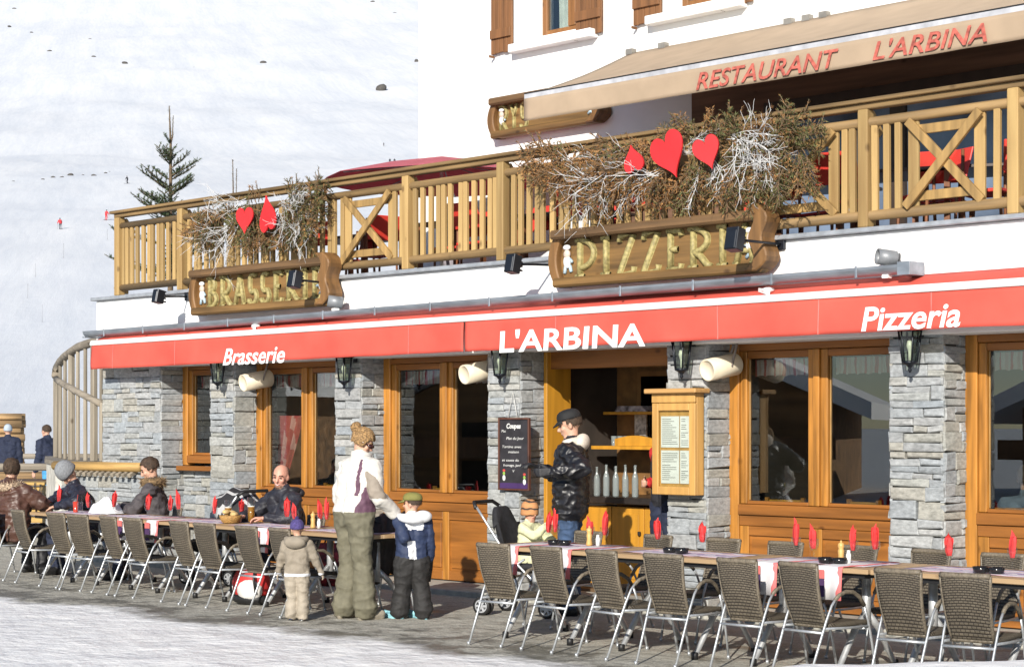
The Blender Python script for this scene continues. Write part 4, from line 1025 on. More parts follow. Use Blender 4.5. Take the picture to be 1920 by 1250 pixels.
tabw = wood('table_top_wood', (.34, .22, .115), 'x', .45, .2, .08, col2=(.44, .31, .18))
def make_table(L=1.24, D=.74):
    t = empty('terrace_table')
    mb = MB()
    for k in range(6):
        y0 = -D/2+.001+k*D/6; mb.box((-L/2, y0, .708), (L/2, y0+D/6-.003, .742))
    mb.build('tabletop', tabw, t, .004)
    mb = MB(); mb.box((-L/2+.05, -D/2+.04, .675), (L/2-.05, D/2-.04, .706)); mb.build('apron', M_['black'], t)
    for sx in (-.36, .36):
        mb = MB(); mb.tube([(sx, 0, .675), (sx, 0, .30)], .032, 12); mb.lathe([(.10, .668), (.10, .676)], 12, (sx, 0, 0)); mb.build('column', M_['cast'], t)
        for sy in (-1, 1):
            mb = MB(); mb.tube([(sx, sy*.02, .40), (sx, sy*.14, .30), (sx, sy*.27, .13), (sx, sy*.335, .045), (sx, sy*.36, .035)], [.026, .025, .022, .02, .018], 10); lg = mb.build('leg', M_['cast'], t)
            mb = MB(); mb.lathe([(.026, 0), (.026, .05), (.018, .055)], 10, (sx, sy*.355, 0)); mb.build('foot_cap', M_['black'], lg)
    return t
T0 = make_table(); usedT = [False]
def table(x, y, rz, label, grp):
    if not usedT[0]: o = T0; usedT[0] = True
    else: o = copy_tree(T0)
    o.location = (x, y, 0); o.rotation_euler = (0, 0, rz); return tag(o, label, 'table', grp)
def tabpat(name, k): return stripe_mat(name, ((.62, .58, .60), (.30, .20, .36), (.66, .63, .64), (.60, .38, .42), (.66, .64, .66), (.42, .33, .48)), k, 1, .85, .5)
runner_m = tabpat('striped_paper_runner', 3.1)
cloth_m = stripe_mat('printed_cloth', ((.66, .64, .64), (.62, .60, .62), (.66, .17, .17), (.64, .62, .62)), 3.9, 0, .85, .35)
def runner(x, y, rz, label, L=1.0, D=.46):
    mb = MB(); n, k = 24, 10; vs = []
    for j in range(k+1):
        for i in range(n+1):
            xx = -L/2+L*i/n; yy = -D/2+D*j/k; vs.append((xx, yy, .002+.006*max(0, noise.noise((xx*5+x, yy*6, 3)))+(.008*max(0, noise.noise((xx*9+x, 4, 1))) if j in (0, k) else 0)))
    mb.add(vs, [(j*(n+1)+i, j*(n+1)+i+1, (j+1)*(n+1)+i+1, (j+1)*(n+1)+i) for j in range(k) for i in range(n)], 0, True)
    o = solidify(mb.build('table_runner', runner_m, loc=(x, y, .7435)), .001); o.rotation_euler = (0, 0, rz); return tag(o, label, 'table runner', 'striped runners lying on the tables')
def hang_cloth(x, y, rz, label, D=.74, w=.24, drop=.22):
    """narrow printed cloth laid across a table with its end hanging over the near edge"""
    o = empty('hanging_cloth', (x, y, 0), rz, label, 'table cloth', 'printed cloths hanging over the table edge')
    mb = MB(); prof = [(D/2-.05, .749), (0, .749), (-D/2+.01, .750), (-D/2-.006, .745), (-D/2-.012, .72), (-D/2-.014, .74-drop*.5), (-D/2-.02, .74-drop)]
    n = 8; vs = []
    for j, (yy, zz) in enumerate(prof):
        for i in range(n+1):
            t = i/n; vs.append((-w/2+w*t, yy-(.012*math.sin(t*9) if j > 4 else 0), zz))
    mb.add(vs, [(j*(n+1)+i, (j+1)*(n+1)+i, (j+1)*(n+1)+i+1, j*(n+1)+i+1) for j in range(len(prof)-1) for i in range(n)], 0, True)
    solidify(mb.build('cloth', cloth_m, o), .002)
    mb = MB(); q = (-w/2+.012, -w/2+.105)
    for (za, zb, mi) in ((.725, .665, 0), (.66, .74-drop+.02, 1)):
        mb.box((q[0], -D/2-.034, zb), (q[1], -D/2-.030, za), mi)
    mb.build('printed_blocks', [mat('print_red', (.58, .14, .13), .85), mat('print_purple', (.06, .025, .09), .85)], o)
# right tables
RTX0 = XU(902, -3.09); TL = 1.26
RT_ = []
for i in range(5):
    x = RTX0+TL*(i+.5); RT_.append((x, -2.72))
    table(x, -2.72, 0, ['wooden terrace table at the left end of the right group', 'wooden terrace table, second from the left in the right group', 'wooden terrace table, third in the right group, below the large window', 'wooden terrace table, fourth from the left in the right group, by the broad pillar', 'wooden terrace table at the right edge of the photo'][i], 'tables of the right group')
    runner(x, -2.72, 0, f'striped pink and purple runner on the {ORD[i+1]} table of the right group')
LT_ = []
lx1, ly1 = XU(682, -2.98), -2.98
for i in range(5):
    d = TL*(i+.5); x = lx1-d*math.cos(ANG); y = ly1+.37-d*math.sin(ANG); LT_.append((x, y))
for i, (x, y) in enumerate(LT_[::-1]):
    table(x, y, ANG, f'wooden terrace table, {ORD[i+1]} from the left in the left group', 'tables of the left group')
    runner(x, y, ANG, f'striped pink and purple runner on the {ORD[i+1]} table of the left group')
for k, (u, nm) in enumerate(((952, 'between the first and second near chairs'), (1050, 'between the second and third near chairs'), (1432, 'between the fifth and sixth near chairs'), (1552, 'just right of the sixth near chair'))):
    hang_cloth(XU(u, -3.1), -2.72, 0, f'red and purple cloth hanging off right table {nm}')
for k, (u, nm) in enumerate(((205, 'behind the fourth near chair'), (262, 'right of the fifth near chair'), (486, 'between the last two near chairs'))):
    x = XU(u, -2.95); f = (x-lx1)/(-math.cos(ANG)); y = ly1+.37-f*math.sin(ANG)
    hang_cloth(x, y, ANG, f'red and purple cloth hanging off left table {nm}')
def on_left(u, off):
    """a point on the left table row at picture column u, off metres behind its middle"""
    y = -2.6
    for _ in range(4):
        x = XU(u, y); f = (lx1-x)/math.cos(ANG); y = ly1+.37-f*math.sin(ANG)+off
    return XU(u, y), y
# ---- glasses with folded red napkins
napm = mat('red_paper_napkin', (.68, .045, .045), .8, 0, .12, 18, bump=.3, translucent=.1)
def make_glass():
    mb = MB(); mb.lathe([(.030, 0), (.031, .003), (.006, .008), (.005, .05), (.02, .062), (.033, .085), (.036, .11), (.033, .145), (.0315, .145), (.034, .11), (.031, .087), (.017, .066), (.0, .062)], 18, cap=False)
    return mb
GM = None; NM = []
def napkin_mesh(k):
    """a paper napkin folded into three creased upright sheets that part towards their tips"""
    r = random.Random(k+3); mb = MB()
    for j in range(3):
        a = j*PI/3+r.uniform(-.25, .25); hgt = r.uniform(.235, .285)-.02*j; tip = r.uniform(-.012, .012); w = r.uniform(.024, .029); ln = r.uniform(-.05, .05); n = 6; vs = []
        rows = [(.075, .55), (.105, .85), (.145, 1.0), (.185, 1.05), (.215, .85), (hgt-.012, .38), (hgt, .06)]
        for (z, f) in rows:
            t = (z-.075)/(hgt-.075)
            for i in range(n+1):
                s_ = -1+2*i/n; x = s_*w*f+tip*max(0, t-.5)*2; y = .007*(1 if i % 2 else -1)*(1-.4*t)+.010*(1-s_*s_)*t+ln*t*t*.3
                zz = z-(abs(s_)*.018 if f < .5 else 0); vs.append((x*math.cos(a)-y*math.sin(a), x*math.sin(a)+y*math.cos(a), zz))
        mb.add(vs, [(q*(n+1)+i, q*(n+1)+i+1, (q+1)*(n+1)+i+1, (q+1)*(n+1)+i) for q in range(len(rows)-1) for i in range(n)], 0, False)
    return mb
proto_g = None; proto_n = []
def napkin_glass(x, y, where, k, z=.7475):
    global proto_g
    if proto_g is None: proto_g = make_glass().build('wine_glass', M_['clear']); g_ = proto_g
    else: g_ = proto_g.copy(); COL.objects.link(g_)
    g_.location = (x, y, z); tag(g_, f'glass under the red napkin {where}', 'glass', 'glasses holding red napkins')
    if len(proto_n) < 5:
        n_ = napkin_mesh(len(proto_n)).build('napkin', napm); proto_n.append(n_)
    else: n_ = proto_n[k % 5].copy(); COL.objects.link(n_)
    n_.location = (x, y, z+.0); s = 1+.13*math.sin(k*2.3); n_.scale = (1+.12*math.sin(k*5.1), 1, s); n_.rotation_euler = (R_(4*math.sin(k*1.7)), R_(4*math.cos(k*2.9)), k*1.3)
    tag(n_, f'red napkin standing {where}', 'napkin', 'red napkins folded in glasses')
RN = [(1027, 1012, 'before the pushchair child, left of a touching pair'), (1041, 1014, 'before the pushchair child, right of a touching pair'), (1107, 1020, 'below the bar hatch, left of two'), (1133, 1021, 'below the bar hatch, right of two'),
      (1234, 1028, 'below the waiter at the menu case'), (1318, 1030, 'in front of the stone pillar under the menu case'), (1493, 1043, 'below the large window, first of four from the left'), (1526, 1046, 'below the large window, second of four from the left'),
      (1600, 1050, 'behind the white salt pot, third of four'), (1641, 1049, 'at the right edge of the large window, last of four'), (1781, 1057, 'in front of the broad stone pillar'), (1898, 1059, 'at the right edge of the photo')]
for k, (u, v, w) in enumerate(RN):
    p = PZ(u, v, .7475); y = min(max(p.y, -3.0), -2.42); napkin_glass(XU(u, y), y, w, k)
LN = [(109, .20, 'left of the man in the grey beanie'), (167, -.05, 'in front of the man in the grey beanie'), (212, .0, 'at the right elbow of the man in the grey beanie'), (277, .02, 'in front of the man with the fur collar'),
      (319, .22, 'right of the man with the fur collar, left of two'), (336, .22, 'right of the man with the fur collar, right of two'), (402, .12, 'in front of the striped pushchair hood'), (454, .20, 'between the two glasses of beer'),
      (538, .12, 'in front of the bald man, left of two'), (553, .14, 'in front of the bald man, right of two'), (601, .16, 'beside the woman in white, left of two'), (613, .16, 'beside the woman in white, right of two')]
for k, (u, off, w) in enumerate(LN):
    x, y = on_left(u, off); napkin_glass(x, y, w, k+12)
# ---- other small things on the tables
def put_lathe(name, prof, mt, u, off, lab, cat, grp=None, right=None, mats2=None, n=16):
    if right is not None: y = right; x = XU(u, y)
    else: x, y = on_left(u, off)
    mb = MB(); mb.lathe(prof, n); return tag(mb.build(name, mt, loc=(x, y, .749)), lab, cat, grp)
mill = [(.026, 0), (.027, .01), (.02, .05), (.024, .085), (.018, .10), (.024, .115), (.022, .135), (.006, .145), (.008, .155), (.0, .16)]
millm = wood('mill_wood', (.55, .33, .11), 'z', .4, .1, .02)
pot = [(.017, 0), (.018, .06), (.012, .075), (.012, .09), (.0, .092)]
whitep = mat('white_china', (.75, .75, .73), .25, 0, .03, 5)
for u, y, nm in ((1105, -2.6, 'on the first right table'), (1577, -2.75, 'beside the black ashtray below the large window')):
    put_lathe('pepper_mill', mill, millm, u, 0, f'turned wooden pepper mill {nm}', 'pepper mill', 'pepper mills', y)
for u, y, nm in ((1121, -2.6, 'on the first right table'), (1591, -2.75, 'beside the napkins below the large window')):
    put_lathe('salt_pot', pot, whitep, u, 0, f'white salt pot {nm}', 'salt pot', 'salt pots', y)
put_lathe('pepper_mill', mill, millm, 587, .02, 'pale pepper mill on the left tables beside the woman in white', 'pepper mill', 'pepper mills')
put_lathe('salt_pot', pot, whitep, 598, .02, 'white salt pot on the left tables beside the woman in white', 'salt pot', 'salt pots')
def ashtray(u, y, lab):
    x = XU(u, y); mb = MB()
    mb.lathe([(.03, 0), (.048, .004), (.056, .04), (.05, .04), (.042, .012), (.0, .012)], 18, (-.055, 0, 0), cap=False); mb.lathe([(.03, 0), (.048, .004), (.056, .04), (.05, .04), (.042, .012), (.0, .012)], 18, (.055, .01, 0), cap=False)
    mb.box((-.03, -.02, .004), (.03, .02, .03)); tag(mb.build('ashtray', mat('gloss_black', (.01, .01, .011), .15), loc=(x, y, .75)), lab, 'ashtray', 'black double ashtrays on the tables')
ashtray(1048, -2.75, 'black double ashtray beside the wooden pepper mill on the first right table')
ashtray(1266, -2.82, 'black double ashtray below the menu case'); ashtray(1560, -2.85, 'black double ashtray left of the pepper mill below the large window'); ashtray(1853, -2.85, 'black double ashtray near the right edge of the photo')
beer_m = mat('pale_beer', (.62, .30, .02), .15, 0, .05, 4); beer_m.node_tree.nodes['Principled BSDF'].inputs['Transmission Weight'].default_value = .55
foam_m = mat('beer_foam', (.75, .72, .64), .8, 0, .05, 30)
for u, off, h, nm in ((428, .18, .21, 'shorter half full glass of beer behind the bread basket'), (471, .10, .26, 'tall half full glass of beer in front of the bald man')):
    x, y = on_left(u, off); o = empty('beer_glass', (x, y, .749), 0, nm, 'beer glass', 'glasses of beer')
    mb = MB(); mb.lathe([(.03, 0), (.034, .012), (.04, h), (.0385, h), (.032, .014), (0, .014)], 20, cap=False); mb.build('glass', M_['clear'], o)
    mb = MB(); mb.lathe([(.030, .016), (.036, h*.62)], 20); mb.build('beer', beer_m, o); mb = MB(); mb.lathe([(.036, h*.622), (.0365, h*.66)], 20); mb.build('foam', foam_m, o)
x, y = on_left(432, -.04); o = empty('bread_basket', (x, y, .749), 0, 'small straw basket filled with pieces of bread', 'bread basket')
mb = MB(); mb.lathe([(.08, 0), (.10, .03), (.115, .075), (.108, .075), (.09, .03), (0, .01)], 18, cap=False); mb.build('basket', mat('straw', (.36, .20, .06), .7, 0, .3, 50, (1, 1, 3), bump=.6), o)
for k in range(7):
    mb = MB(); mb.ell((.05*math.cos(k*2.2), .05*math.sin(k*2.2), .085+.012*(k % 3)), (.042, .03, .025), Matrix.Rotation(k, 3, 'Z')); mb.build('bread', mat('bread_crust', (.58, .40, .17), .8, 0, .25, 14), o)
for k, (u, off, h) in enumerate(((66, .12, .30), (76, .20, .28), (60, .0, .22))):
    x, y = on_left(u, off); b = MB(); b.lathe([(.032, 0), (.036, .01), (.036, h*.6), (.015, h*.8), (.014, h)], 14)
    tag(b.build('bottle', bglass, loc=(x, y, .749)), ['tall clear bottle on the table beside the person in brown', 'clear bottle behind the tall one on the left table', 'short clear bottle nearest the person in brown'][k], 'bottle', 'bottles on the left table')
for k, (u, off) in enumerate(((142, -.06), (150, -.1))):
    x, y = on_left(u, off); b = MB(); b.lathe([(.028, 0), (.033, .12), (.031, .12), (.027, .006), (0, .006)], 14, cap=False); b.tube([(0, 0, .01), (.03, .01, .2)], .003, 6)
    tag(b.build('drinking_glass', M_['clear'] if k else mat('red_drink', (.45, .05, .03), .15, 0, .1, 5), loc=(x, y, .749)), ['glass of red drink with a straw before the man in the beanie', 'clear tumbler with a straw before the man in the beanie'][k], 'glass')
x, y = on_left(200, .05); mb = MB(); vs = []; n = 14
for j in range(n+1):
    for i in range(n+1):
        a, b = -1+2*i/n, -1+2*j/n; r2 = max(0, 1-a*a)*max(0, 1-b*b); vs.append((a*.19, b*.12, .002+.20*r2**.5*(.8+.5*noise.noise((a*2, b*2, 5)))))
mb.add(vs, [(j*(n+1)+i, j*(n+1)+i+1, (j+1)*(n+1)+i+1, (j+1)*(n+1)+i) for j in range(n) for i in range(n)], 0, True)
tag(mb.build('white_bag', mat('white_nylon', (.74, .74, .77), .5, 0, .06, 12, bump=.5, bscale=9), loc=(x, y, .749)), 'crumpled white bag on the table beside the grey beanie', 'bag')
# ---- chair at the end of the left tables with a dark jacket over it
ex, ey = PZ(716, 1141, 0).x, PZ(716, 1141, 0).y
chair(ex-.05, ey-.02, R_(78), 'wicker armchair at the end of the left tables, under a dark jacket', None)
J = empty('draped_jacket', (ex-.05, ey-.02, 0), R_(78), 'black jacket hung over the chair between the woman and the boy', 'jacket')
mb = MB(); n = 16; vs = []
prof = [(-.20, .50), (-.30, .78), (-.385, .895), (-.43, .91), (-.475, .87), (-.47, .70), (-.44, .52), (-.43, .36)]
for j, (yy, zz) in enumerate(prof):
    for i in range(n+1):
        s = -1+2*i/n; vs.append((s*(.25+.015*math.sin(j)), yy+.02*math.sin(i*1.9+j*.6), zz-.05*abs(s)**3+.012*math.sin(i*2.7)))
mb.add(vs, [(j*(n+1)+i, j*(n+1)+i+1, (j+1)*(n+1)+i+1, (j+1)*(n+1)+i) for j in range(len(prof)-1) for i in range(n)], 0, True)
o = mb.build('jacket_body', mat('dark_jacket', (.025, .02, .02), .6, 0, .3, 12, bump=.5, bscale=10), J); m = o.modifiers.new('t', 'SOLIDIFY'); m.thickness = .03; m.offset = 0
for s in (-1, 1):
    mb = MB(); mb.tube([(s*.24, -.43, .82), (s*.29, -.46, .62), (s*.28, -.45, .40), (s*.27, -.44, .28)], [.07, .065, .06, .055], 10); mb.build('sleeve', _M['dark_jacket'], J)
# ---- red and white rucksack under the left tables
p = PZ(436, 1133, 0); K2 = empty('rucksack', (p.x+.1, p.y+.15, 0), R_(20), 'red, white and black rucksack on the ground under the left tables', 'rucksack')
mb = MB(); mb.ell((0, 0, .20), (.20, .13, .21), seg=18, ring=12); mb.build('bag_body', mat('red_nylon', (.45, .02, .02), .6, 0, .2, 8, bump=.4), K2)
mb = MB(); mb.ell((.03, -.07, .15), (.14, .09, .12)); mb.build('front_pocket', mat('white_nylon2', (.62, .6, .58), .6, 0, .1, 8), K2)
mb = MB(); mb.ell((.0, .0, .06), (.205, .14, .07)); mb.build('bag_base', M_['black'], K2)
for s in (-1, 1):
    mb = MB(); mb.tube([(s*.10, -.10, .36), (s*.13, -.16, .25), (s*.14, -.14, .12)], .012, 6); mb.build('strap', M_['black'], K2)
p = PZ(612, 1098, 0); K3 = empty('shopping_bag', (p.x, p.y+.1, 0), R_(40), 'dark red patterned bag on the ground beside the woman in white', 'bag')
mb = MB(); vs = []
for z, w, d in ((0, .18, .11), (.2, .2, .13), (.40, .17, .07), (.46, .15, .03)):
    for i in range(16):
        a = 2*PI*i/16; vs.append((w*math.copysign(abs(math.cos(a))**.6, math.cos(a)), d*math.copysign(abs(math.sin(a))**.6, math.sin(a))+.01*math.sin(i*3+z*9), z))
mb.add(vs, [(j*16+i, j*16+(i+1) % 16, (j+1)*16+(i+1) % 16, (j+1)*16+i) for j in range(3) for i in range(16)]+[tuple(range(15, -1, -1)), tuple(range(48, 64))], 0, True); mb.build('bag_body', mat('dark_red_pattern', (.16, .012, .015), .6, 0, .8, 16, bump=.3), K3)
mb = MB(); mb.tube([(-.1, 0, .45), (-.06, 0, .56), (.06, 0, .56), (.1, 0, .45)], .01, 6); mb.build('handle', M_['black'], K3)
# ---- pushchairs
def wheel(parent, c, r, ax=(1, 0, 0), w=.035):
    q = Vector(ax).to_track_quat('Z', 'Y').to_matrix()
    mb = MB(); pr = [(r*.72, -w/2), (r*.95, -w/2), (r, -w*.3), (r, w*.3), (r*.95, w/2), (r*.72, w/2)]; mb.lathe(pr, 22, c, 0, True, q, cap=False); wo_ = mb.build('wheel', M_['black'], parent)
    mb = MB(); mb.lathe([(r*.60, -w*.45), (r*.73, -w*.5), (r*.73, w*.5), (r*.60, w*.45)], 22, c, 0, True, q, cap=False); mb.lathe([(0, -w*.5), (r*.2, -w*.5), (r*.2, w*.5), (0, w*.5)], 12, c, 0, False, q)
    for k in range(6):
        a = 2*PI*k/6; d = q @ Vector((math.cos(a), math.sin(a), 0)); e = q @ Vector((0, 0, w*.2)); mb.beam(Vector(c)+d*r*.15+e, Vector(c)+d*r*.64+e, .02, .012, q @ Vector((0, 0, 1))); mb.beam(Vector(c)+d*r*.15-e, Vector(c)+d*r*.64-e, .02, .012, q @ Vector((0, 0, 1)))
    mb.build('hub', mat('grey_plastic', (.32, .33, .35), .45), wo_)
def pushchair(loc, rz, label, seatm, hood=None):
    s = empty('pushchair', loc, rz, label, 'pushchair')
    for sx in (-.24, .24):
        wheel(s, (sx-.035, .36, .085), .085); wheel(s, (sx+.035, .36, .085), .085)
        wheel(s, (sx-.035, -.30, .085), .085); wheel(s, (sx+.035, -.30, .085), .085)
        mb = MB(); mb.tube([(sx, .36, .12), (sx, .28, .26), (sx, -.10, .60), (sx, -.30, .88), (sx*.95, -.38, .98)], .012, 8); mb.tube([(sx, -.30, .12), (sx, -.14, .36), (sx, .12, .52)], .012, 8); mb.build('side_frame', M_['steel'], s)
    mb = MB(); mb.tube([(-.24, -.38, .97), (-.18, -.43, 1.02), (.18, -.43, 1.02), (.24, -.38, .97)], .018, 8); mb.build('handle', M_['black'], s)
    mb = MB(); mb.tube([(-.24, .30, .22), (.24, .30, .22)], .012, 8); mb.build('cross_bar', M_['steel'], s); mb = MB(); mb.tube([(-.24, -.16, .33), (.24, -.16, .33)], .012, 8); mb.build('cross_bar', M_['steel'], s)
    mb = MB(); vs = []; prof = [(.34, .34), (.26, .40), (.02, .40), (-.10, .42), (-.17, .60), (-.23, .82), (-.26, .98)]
    n = 12
    for j, (yy, zz) in enumerate(prof):
        for i in range(n+1):
            a = -1+2*i/n; vs.append((a*.21, yy+.05*a*a, zz+(.06*a*a if j < 4 else -.16*max(0, abs(a)-.35)**2*(j == 6)*3)))
    mb.add(vs, [(j*(n+1)+i, j*(n+1)+i+1, (j+1)*(n+1)+i+1, (j+1)*(n+1)+i) for j in range(len(prof)-1) for i in range(n)], 0, True)
    o = mb.build('seat', seatm, s); m = o.modifiers.new('t', 'SOLIDIFY'); m.thickness = .05; m.offset = 0
    if hood:
        mb = MB(); vs = []; n, k = 14, 8
        for j in range(k+1):
            a = R_(20+125*j/k)
            for i in range(n+1):
                b = PI*i/n; vs.append((.25*math.cos(b), -.20-.36*math.cos(a)*math.sin(b)*1.0+.02, .66+.36*math.sin(a)*math.sin(b)+.03*(j % 2)))
        mb.add(vs, [(j*(n+1)+i, j*(n+1)+i+1, (j+1)*(n+1)+i+1, (j+1)*(n+1)+i) for j in range(k) for i in range(n)], 0, True)
        o = mb.build('hood', hood, s); m = o.modifiers.new('t', 'SOLIDIFY'); m.thickness = .012
    return s
PCX, PCY = XU(984, -1.60), -1.60
PC = pushchair((PCX, PCY, 0), R_(-72), 'black pushchair with small grey wheels carrying a child in yellow', M_['black_cloth'])
hoodm = stripe_mat('striped_hood', ((.02, .02, .022), (.02, .02, .022), (.02, .02, .022), (.42, .42, .42)), 9.0, 0, .8)
xh = XU(425, -1.55); pushchair((xh, -1.55, 0), R_(100), 'dark pushchair with a striped hood behind the left tables', M_['black_cloth'], hoodm)
# ============================================================ PEOPLE
def rotm(rx=0, ry=0, rz=0): return Euler((R_(rx), R_(ry), R_(rz)), 'XYZ').to_matrix()
class Body:
    """one continuous surface grown round a skeleton of tapered capsules and ellipsoids"""
    def __init__(s): s.mb = MB(); s.pr = []
    def cap(s, t, p0, r0, p1, r1, n=14):
        p0, p1 = Vector(p0), Vector(p1); d = p1-p0; L = d.length
        if L < 1e-5: d = Vector((0, 0, 1)); L = 1e-5
        d = d/L; pts = []; rs = []
        for k in (-1, -.8, -.45): pts.append(p0+d*r0*k); rs.append(max(.0006, r0*math.sqrt(max(0, 1-k*k))))
        pts += [p0, p1]; rs += [r0, r1]
        for k in (.45, .8, 1): pts.append(p1+d*r1*k); rs.append(max(.0006, r1*math.sqrt(max(0, 1-k*k))))
        s.mb.tube(pts, rs, n); s.pr.append((t, 0, np.array(p0), r0, np.array(p1), r1))
    def ell(s, t, c, rad, M=None):
        s.mb.ell(c, rad, M, 18, 12); A = np.array(M) if M is not None else np.eye(3)
        s.pr.append((t, 1, np.array(c), np.array(rad), A, 0))
    def done(s, parent, mats, voxel, recolor=None, fold=.007, name='body', skip_fold=(), fscale=7.0, soft=False):
        o = s.mb.build('tmp', []); m = o.modifiers.new('r', 'REMESH'); m.mode = 'VOXEL'; m.voxel_size = voxel; m.use_smooth_shade = True
        sm = o.modifiers.new('s', 'SMOOTH'); sm.factor = .5; sm.iterations = 3
        dg = bpy.context.evaluated_depsgraph_get(); me = bpy.data.meshes.new_from_object(o.evaluated_get(dg)); old = o.data
        bpy.data.objects.remove(o); bpy.data.meshes.remove(old)
        nv = len(me.vertices); co = np.empty(nv*3); me.vertices.foreach_get('co', co); co = co.reshape(-1, 3)
        def tags(P):
            best = np.full(len(P), 1e9); idx = np.zeros(len(P), int); names = list(mats)
            for (t, kd, a, b, c, d) in s.pr:
                if kd == 0:
                    v = c-a; L2 = max(v@v, 1e-9); tt = np.clip((P-a)@v/L2, 0, 1); dist = np.linalg.norm(P-(a+tt[:, None]*v), axis=1)-(b+(d-b)*tt)
                else:
                    q = (P-a)@c; k = np.linalg.norm(q/b, axis=1); dist = (k-1)*b.min()
                w = dist < best; best = np.where(w, dist, best); idx = np.where(w, names.index(t), idx)
            return idx
        names = list(mats); vt = tags(co)
        if fold:
            no = np.empty(nv*3); me.vertices.foreach_get('normal', no); no = no.reshape(-1, 3); sk = [names.index(k) for k in skip_fold if k in names]
            for i in range(nv):
                if vt[i] in sk: continue
                p = co[i]; f = 1-abs(noise.noise((p[0]*fscale, p[1]*fscale, p[2]*fscale*1.8)))*2.2+.5*noise.noise((p[0]*fscale*2.3, p[1]*fscale*2.3, p[2]*fscale*2.3+7))
                f += (.15 if soft else .30)*noise.noise((p[0]*fscale*5, p[1]*fscale*5, p[2]*fscale*6)); co[i] += no[i]*fold*1.35*(f-.5)
            me.vertices.foreach_set('co', co.ravel())
        npf = len(me.polygons); ce = np.empty(npf*3); me.polygons.foreach_get('center', ce); ce = ce.reshape(-1, 3); ix = tags(ce)
        if recolor:
            for i in range(npf):
                r = recolor(ce[i], names[ix[i]])
                if r: ix[i] = names.index(r)
        me.materials.clear()
        for k in names: me.materials.append(mats[k])
        me.polygons.foreach_set('material_index', ix.astype(np.int32)); me.polygons.foreach_set('use_smooth', [True]*npf); me.update(); me.name = name
        ob = bpy.data.objects.new(name, me); COL.objects.link(ob); ob.parent = parent
        return ob
SKIN = mat('skin', (.52, .30, .21), .55, 0, .08, 20); SKIN.node_tree.nodes['Principled BSDF'].inputs['Subsurface Weight'].default_value = .08
SKIN2 = mat('flushed_skin', (.56, .28, .20), .55, 0, .08, 20)
def cloth(name, col, rough=.85, var=.12, sc=14, bump=.35): return mat(name, col, rough, 0, var, sc, bump=bump, bscale=26, bumpdist=.006)
def ik(S, W, a, b, bend):
    S, W, bend = Vector(S), Vector(W), Vector(bend); d = W-S; L = d.length
    if L > (a+b)*.995: W = S+d*((a+b)*.995/L); d = W-S; L = d.length
    x = (L*L+a*a-b*b)/(2*L); hgt = math.sqrt(max(0, a*a-x*x)); dn = d/L; pr = bend-dn*bend.dot(dn)
    if pr.length < 1e-5: pr = Vector((0, -1, 0))
    return S+dn*x+pr.normalized()*hgt, W
def hand(B, tag_, w, d, n, side, sc=1.0, curl=35, fat=1.0):
    """palm from the wrist along d, palm facing n; thumb on the given side (+1: toward d x n)"""
    d = Vector(d).normalized(); n = Vector(n); n = (n-d*n.dot(d)).normalized(); s = d.cross(n)*side; w = Vector(w); L = .088*sc
    for k in (-.026, -.008, .010, .026): B.cap(tag_, w+s*k*sc*.7+d*.005, .015*sc*fat, w+d*L+s*k*sc*1.05, .0125*sc*fat, 8)
    for k, (off, ln) in enumerate(((.029, .070), (.010, .080), (-.010, .075), (-.028, .058))):
        p = w+d*L+s*off*sc; a = 0; dd = d
        for j, f in enumerate((.45, .32, .25)):
            a += R_(curl*(.8 if j == 0 else 1.0)+4*k); dd = d*math.cos(a)+n*math.sin(a); q = p+dd*ln*sc*f; B.cap(tag_, p, (.0098-.0008*j)*sc*fat, q, (.0092-.0008*j)*sc*fat, 8); p = q
    p = w+d*.022*sc+s*.028*sc
    for j, (ln, ang) in enumerate(((.036, 48), (.030, 28), (.024, 15))):
        dd = d*math.cos(R_(ang))+s*math.sin(R_(ang))*.85+n*.35; q = p+dd.normalized()*ln*sc; B.cap(tag_, p, (.0135-.0015*j)*sc*fat, q, (.0120-.0015*j)*sc*fat, 8); p = q
